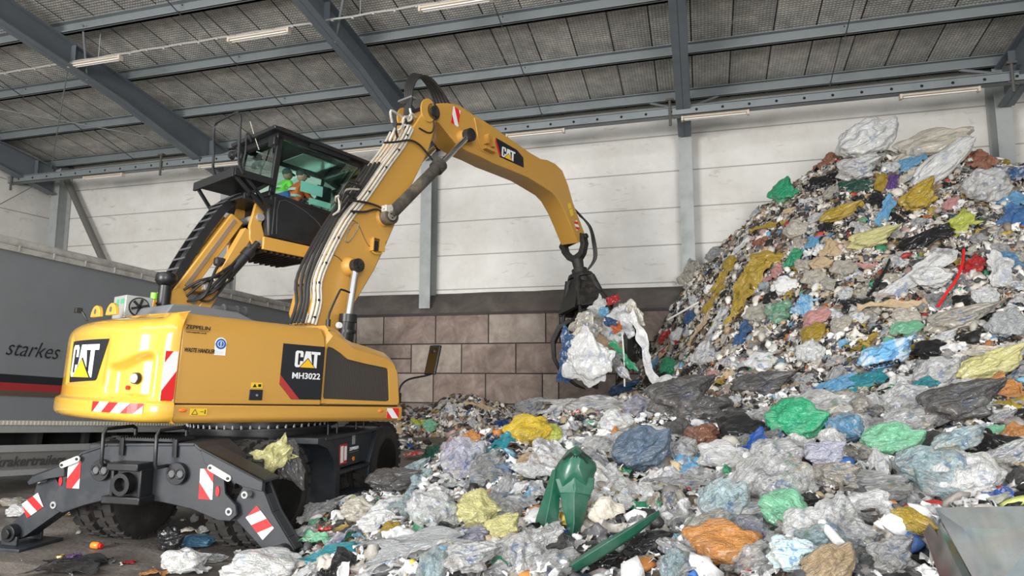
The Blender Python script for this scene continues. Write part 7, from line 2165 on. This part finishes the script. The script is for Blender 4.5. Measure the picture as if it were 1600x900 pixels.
SKIN = mat('skin', (.50, .27, .19), .5)
def person(x, y, z, vest, trou, cap, label, hair=True, sc=1.0, lean=0.10):
    """seated, facing the windscreen; (x, y, z) is the hip in cab coordinates"""
    def W(p): return tuple((U.M @ np.array([x + p[0] * sc, y + p[1] * sc, z + p[2] * sc, 1]))[:3])
    J = [(0, 0, 0), (lean * .5, 0, .24), (lean, 0, .46), (lean + .02, 0, .56),                    # pelvis chest neckbase neck
         (lean, .19, .45), (lean + .10, .24, .22), (lean + .34, .17, .17),                         # left arm
         (lean, -.19, .45), (lean + .10, -.24, .22), (lean + .34, -.17, .17),                      # right arm
         (.10, .10, -.02), (.44, .13, .02), (.46, .13, -.36),                                     # legs
         (.10, -.10, -.02), (.44, -.13, .02), (.46, -.13, -.36)]
    E_ = [(0, 1), (1, 2), (2, 3), (2, 4), (4, 5), (5, 6), (2, 7), (7, 8), (8, 9), (0, 10), (10, 11), (11, 12), (0, 13), (13, 14), (14, 15)]
    R = [.14, .15, .12, .055, .075, .052, .035, .075, .052, .035, .10, .07, .05, .10, .07, .05]
    root = empty('person', W((0, 0, 0)), label, 'person')
    me = figure('body', [W(p) for p in J], E_, [r * sc for r in R], None, label); link('body', me, vest, root, smooth=0); me.shade_smooth()
    me = figure('trousers', [W(J[k_]) for k_ in (0, 10, 11, 12, 13, 14, 15)], [(0, 1), (1, 2), (2, 3), (0, 4), (4, 5), (5, 6)], [.15, .115, .082, .06, .115, .082, .06], None, label); link('trousers', me, trou, root, smooth=0)
    # head
    hc = np.array([lean + .05, 0, .68])
    V, F = ico(3); V = V * np.array([.098, .078, .118])
    V[:, 0] += np.where((V[:, 0] > .07) & (np.abs(V[:, 1]) < .022) & (V[:, 2] < .02) & (V[:, 2] > -.035), .026, 0)     # nose
    V[:, 0] += np.where((V[:, 2] < -.06) & (V[:, 0] > .02), .012, 0)                                                   # chin
    b = B(); b.add([W(tuple(v + hc)) for v in V], F)
    for s in (-1, 1):
        b.add([W(tuple(np.array(v) * np.array([.022, .012, .032]) + hc + np.array([-.005, .078 * s, -.005]))) for v in ico(1)[0]], ico(1)[1])
    put('head', b, SKIN, root, smooth=80)
    b = B(); b.add([W(tuple(np.array(v) * np.array([.106, .086, .10]) + hc + np.array([-.008, 0, .045]))) for v in ico(3)[0] if True], ico(3)[1])
    V2 = ico(3)[0]
    b = B(); b.add([W((hc[0] - .008 + v[0] * .108, v[1] * .088, hc[2] + .035 + max(v[2], -.15 if v[0] > 0 else -.75) * .095)) for v in V2], ico(3)[1])
    b.prism([(0, 0)] * 0 or [(W((hc[0] + .06, -.06, 0))[0], 0)] * 0 or [(0, 0), (0, .001), (.001, 0)], 0, .001, 'x') if False else None
    put('cap', b, cap, root, smooth=80)
    b = B(); V3 = [W((hc[0] + .07 + .11 * cos(t), .075 * sin(t), hc[2] + .03 - .02 * cos(t) + dz)) for dz in (0, .010) for t in np.linspace(-pi / 2, pi / 2, 11)]
    b.add(V3, [list(range(11)), list(range(11, 22))] + [(i, i + 1, i + 12, i + 11) for i in range(10)] + [(10, 0, 11, 21)])
    put('cap_peak', b, cap, root)
    # hands
    for s in (-1, 1):
        w0 = np.array(J[6] if s > 0 else J[9])
        js = [w0, w0 + np.array([.05, 0, -.005]), w0 + np.array([.085, 0, -.01])]; ed = [(0, 1), (1, 2)]; rd = [.030, .034, .028]
        for f_, (dy, ln_) in enumerate(((-.028, .055), (-.010, .065), (.009, .06), (.027, .045))):
            k0 = len(js); js += [w0 + np.array([.095, dy, -.01]), w0 + np.array([.095 + ln_ * .6, dy, -.02]), w0 + np.array([.095 + ln_ * .8, dy, -.05])]
            ed += [(2, k0), (k0, k0 + 1), (k0 + 1, k0 + 2)]; rd += [.010, .009, .008]
        k0 = len(js); js += [w0 + np.array([.05, -.035 * s, .0]), w0 + np.array([.09, -.05 * s, -.02])]; ed += [(0, k0), (k0, k0 + 1)]; rd += [.012, .009]
        me = figure('hand', [W(tuple(j)) for j in js], ed, [r * sc for r in rd], None, label); link('hand', me, SKIN, root, smooth=0)
    # reflective bands
    b = B()
    for zz_, rr_ in ((.20, .158), (.33, .160)):
        b.add([W((lean * zz_ / .46 + rr_ * .98 * cos(t), rr_ * 1.0 * sin(t), zz_ + dz)) for dz in (0, .05) for t in np.linspace(0, 2 * pi, 24, endpoint=False)], [(i, (i + 1) % 24, 24 + (i + 1) % 24, 24 + i) for i in range(24)])
    put('reflective_band', b, mat('silver_band', (.7, .72, .70), .4), root)
    return root


person(.53, .66, 4.25, mat('orange_vest', (.90, .16, .02), .6), mat('navy_trousers', (.03, .05, .12), .7), mat('dark_cap', (.02, .03, .025), .6), 'person in orange jacket and dark cap driving, seen in profile through the side window', sc=.80)
person(.54, 1.08, 4.38, mat('lime_vest', (.25, .85, .08), .6), mat('navy_trousers', (.03, .05, .12), .7), mat('blue_grey_cap', (.06, .09, .10), .6), 'person in lime green jacket and dark cap sitting behind the driver in the cab', sc=.76)

# ---- print that follows the crumpled film
from mathutils.bvhtree import BVHTree


def print_on(o, txt, px, py, ang, wpx, m, bold=.004):
    """lettering pressed onto a bag along the line of sight"""
    me0 = o.data; Mw = o.matrix_world
    bv = BVHTree.FromPolygons([Mw @ v.co for v in me0.vertices], [tuple(p_.vertices) for p_ in me0.polygons])
    r = ray(px, py); h_, n_, i_, dd = bv.ray_cast(Vector(ORG), Vector(r / np.linalg.norm(r)))
    if h_ is None: print('print missed', txt); return
    P = np.array(h_); d = (P - ORG) @ FW / FPX; z = (ORG - P) / np.linalg.norm(ORG - P)
    x = RT * cos(radians(ang)) + UP * sin(radians(ang)); x = x - z * (x @ z); x /= np.linalg.norm(x); y = np.cross(z, x)
    M = np.eye(4); M[:3, 0] = x; M[:3, 1] = y; M[:3, 2] = z; M[:3, 3] = P
    me = text_mesh(txt, wpx * d / max(len(txt), 1) * 1.7, M, bold=bold, depth=.0005, align='CENTER', w=wpx * d)
    bm = bmesh.new(); bm.from_mesh(me); bmesh.ops.triangulate(bm, faces=bm.faces); bmesh.ops.subdivide_edges(bm, edges=bm.edges, cuts=1, use_grid_fill=False); bm.to_mesh(me); bm.free()
    for v in me.vertices:
        q = np.array(v.co); rr_ = q - ORG; h_, n_, i_, dd = bv.ray_cast(Vector(ORG), Vector(rr_ / np.linalg.norm(rr_)))
        if h_ is not None and abs(dd - np.linalg.norm(rr_)) < .5: v.co = h_ + Vector(z) * .006
    t = bpy.data.objects.new('lettering', me); COL.objects.link(t); me.materials.append(m)
    t.parent = o; t.matrix_parent_inverse = Mw.inverted()


bpy.context.view_layer.update()
for o in list(bpy.data.objects):
    if o.name.startswith('compost_sack'): print_on(o, 'COMPO SANA', 618, 782, 12, 54, SIGNY)
    if o.name.startswith('film_multipack') or o.get('label', '').startswith('large blue and white printed multipack'):
        print_on(o, 'besser', 1380, 566, -168, 46, LOGB); print_on(o, 'eis', 1405, 584, -168, 24, WHT)
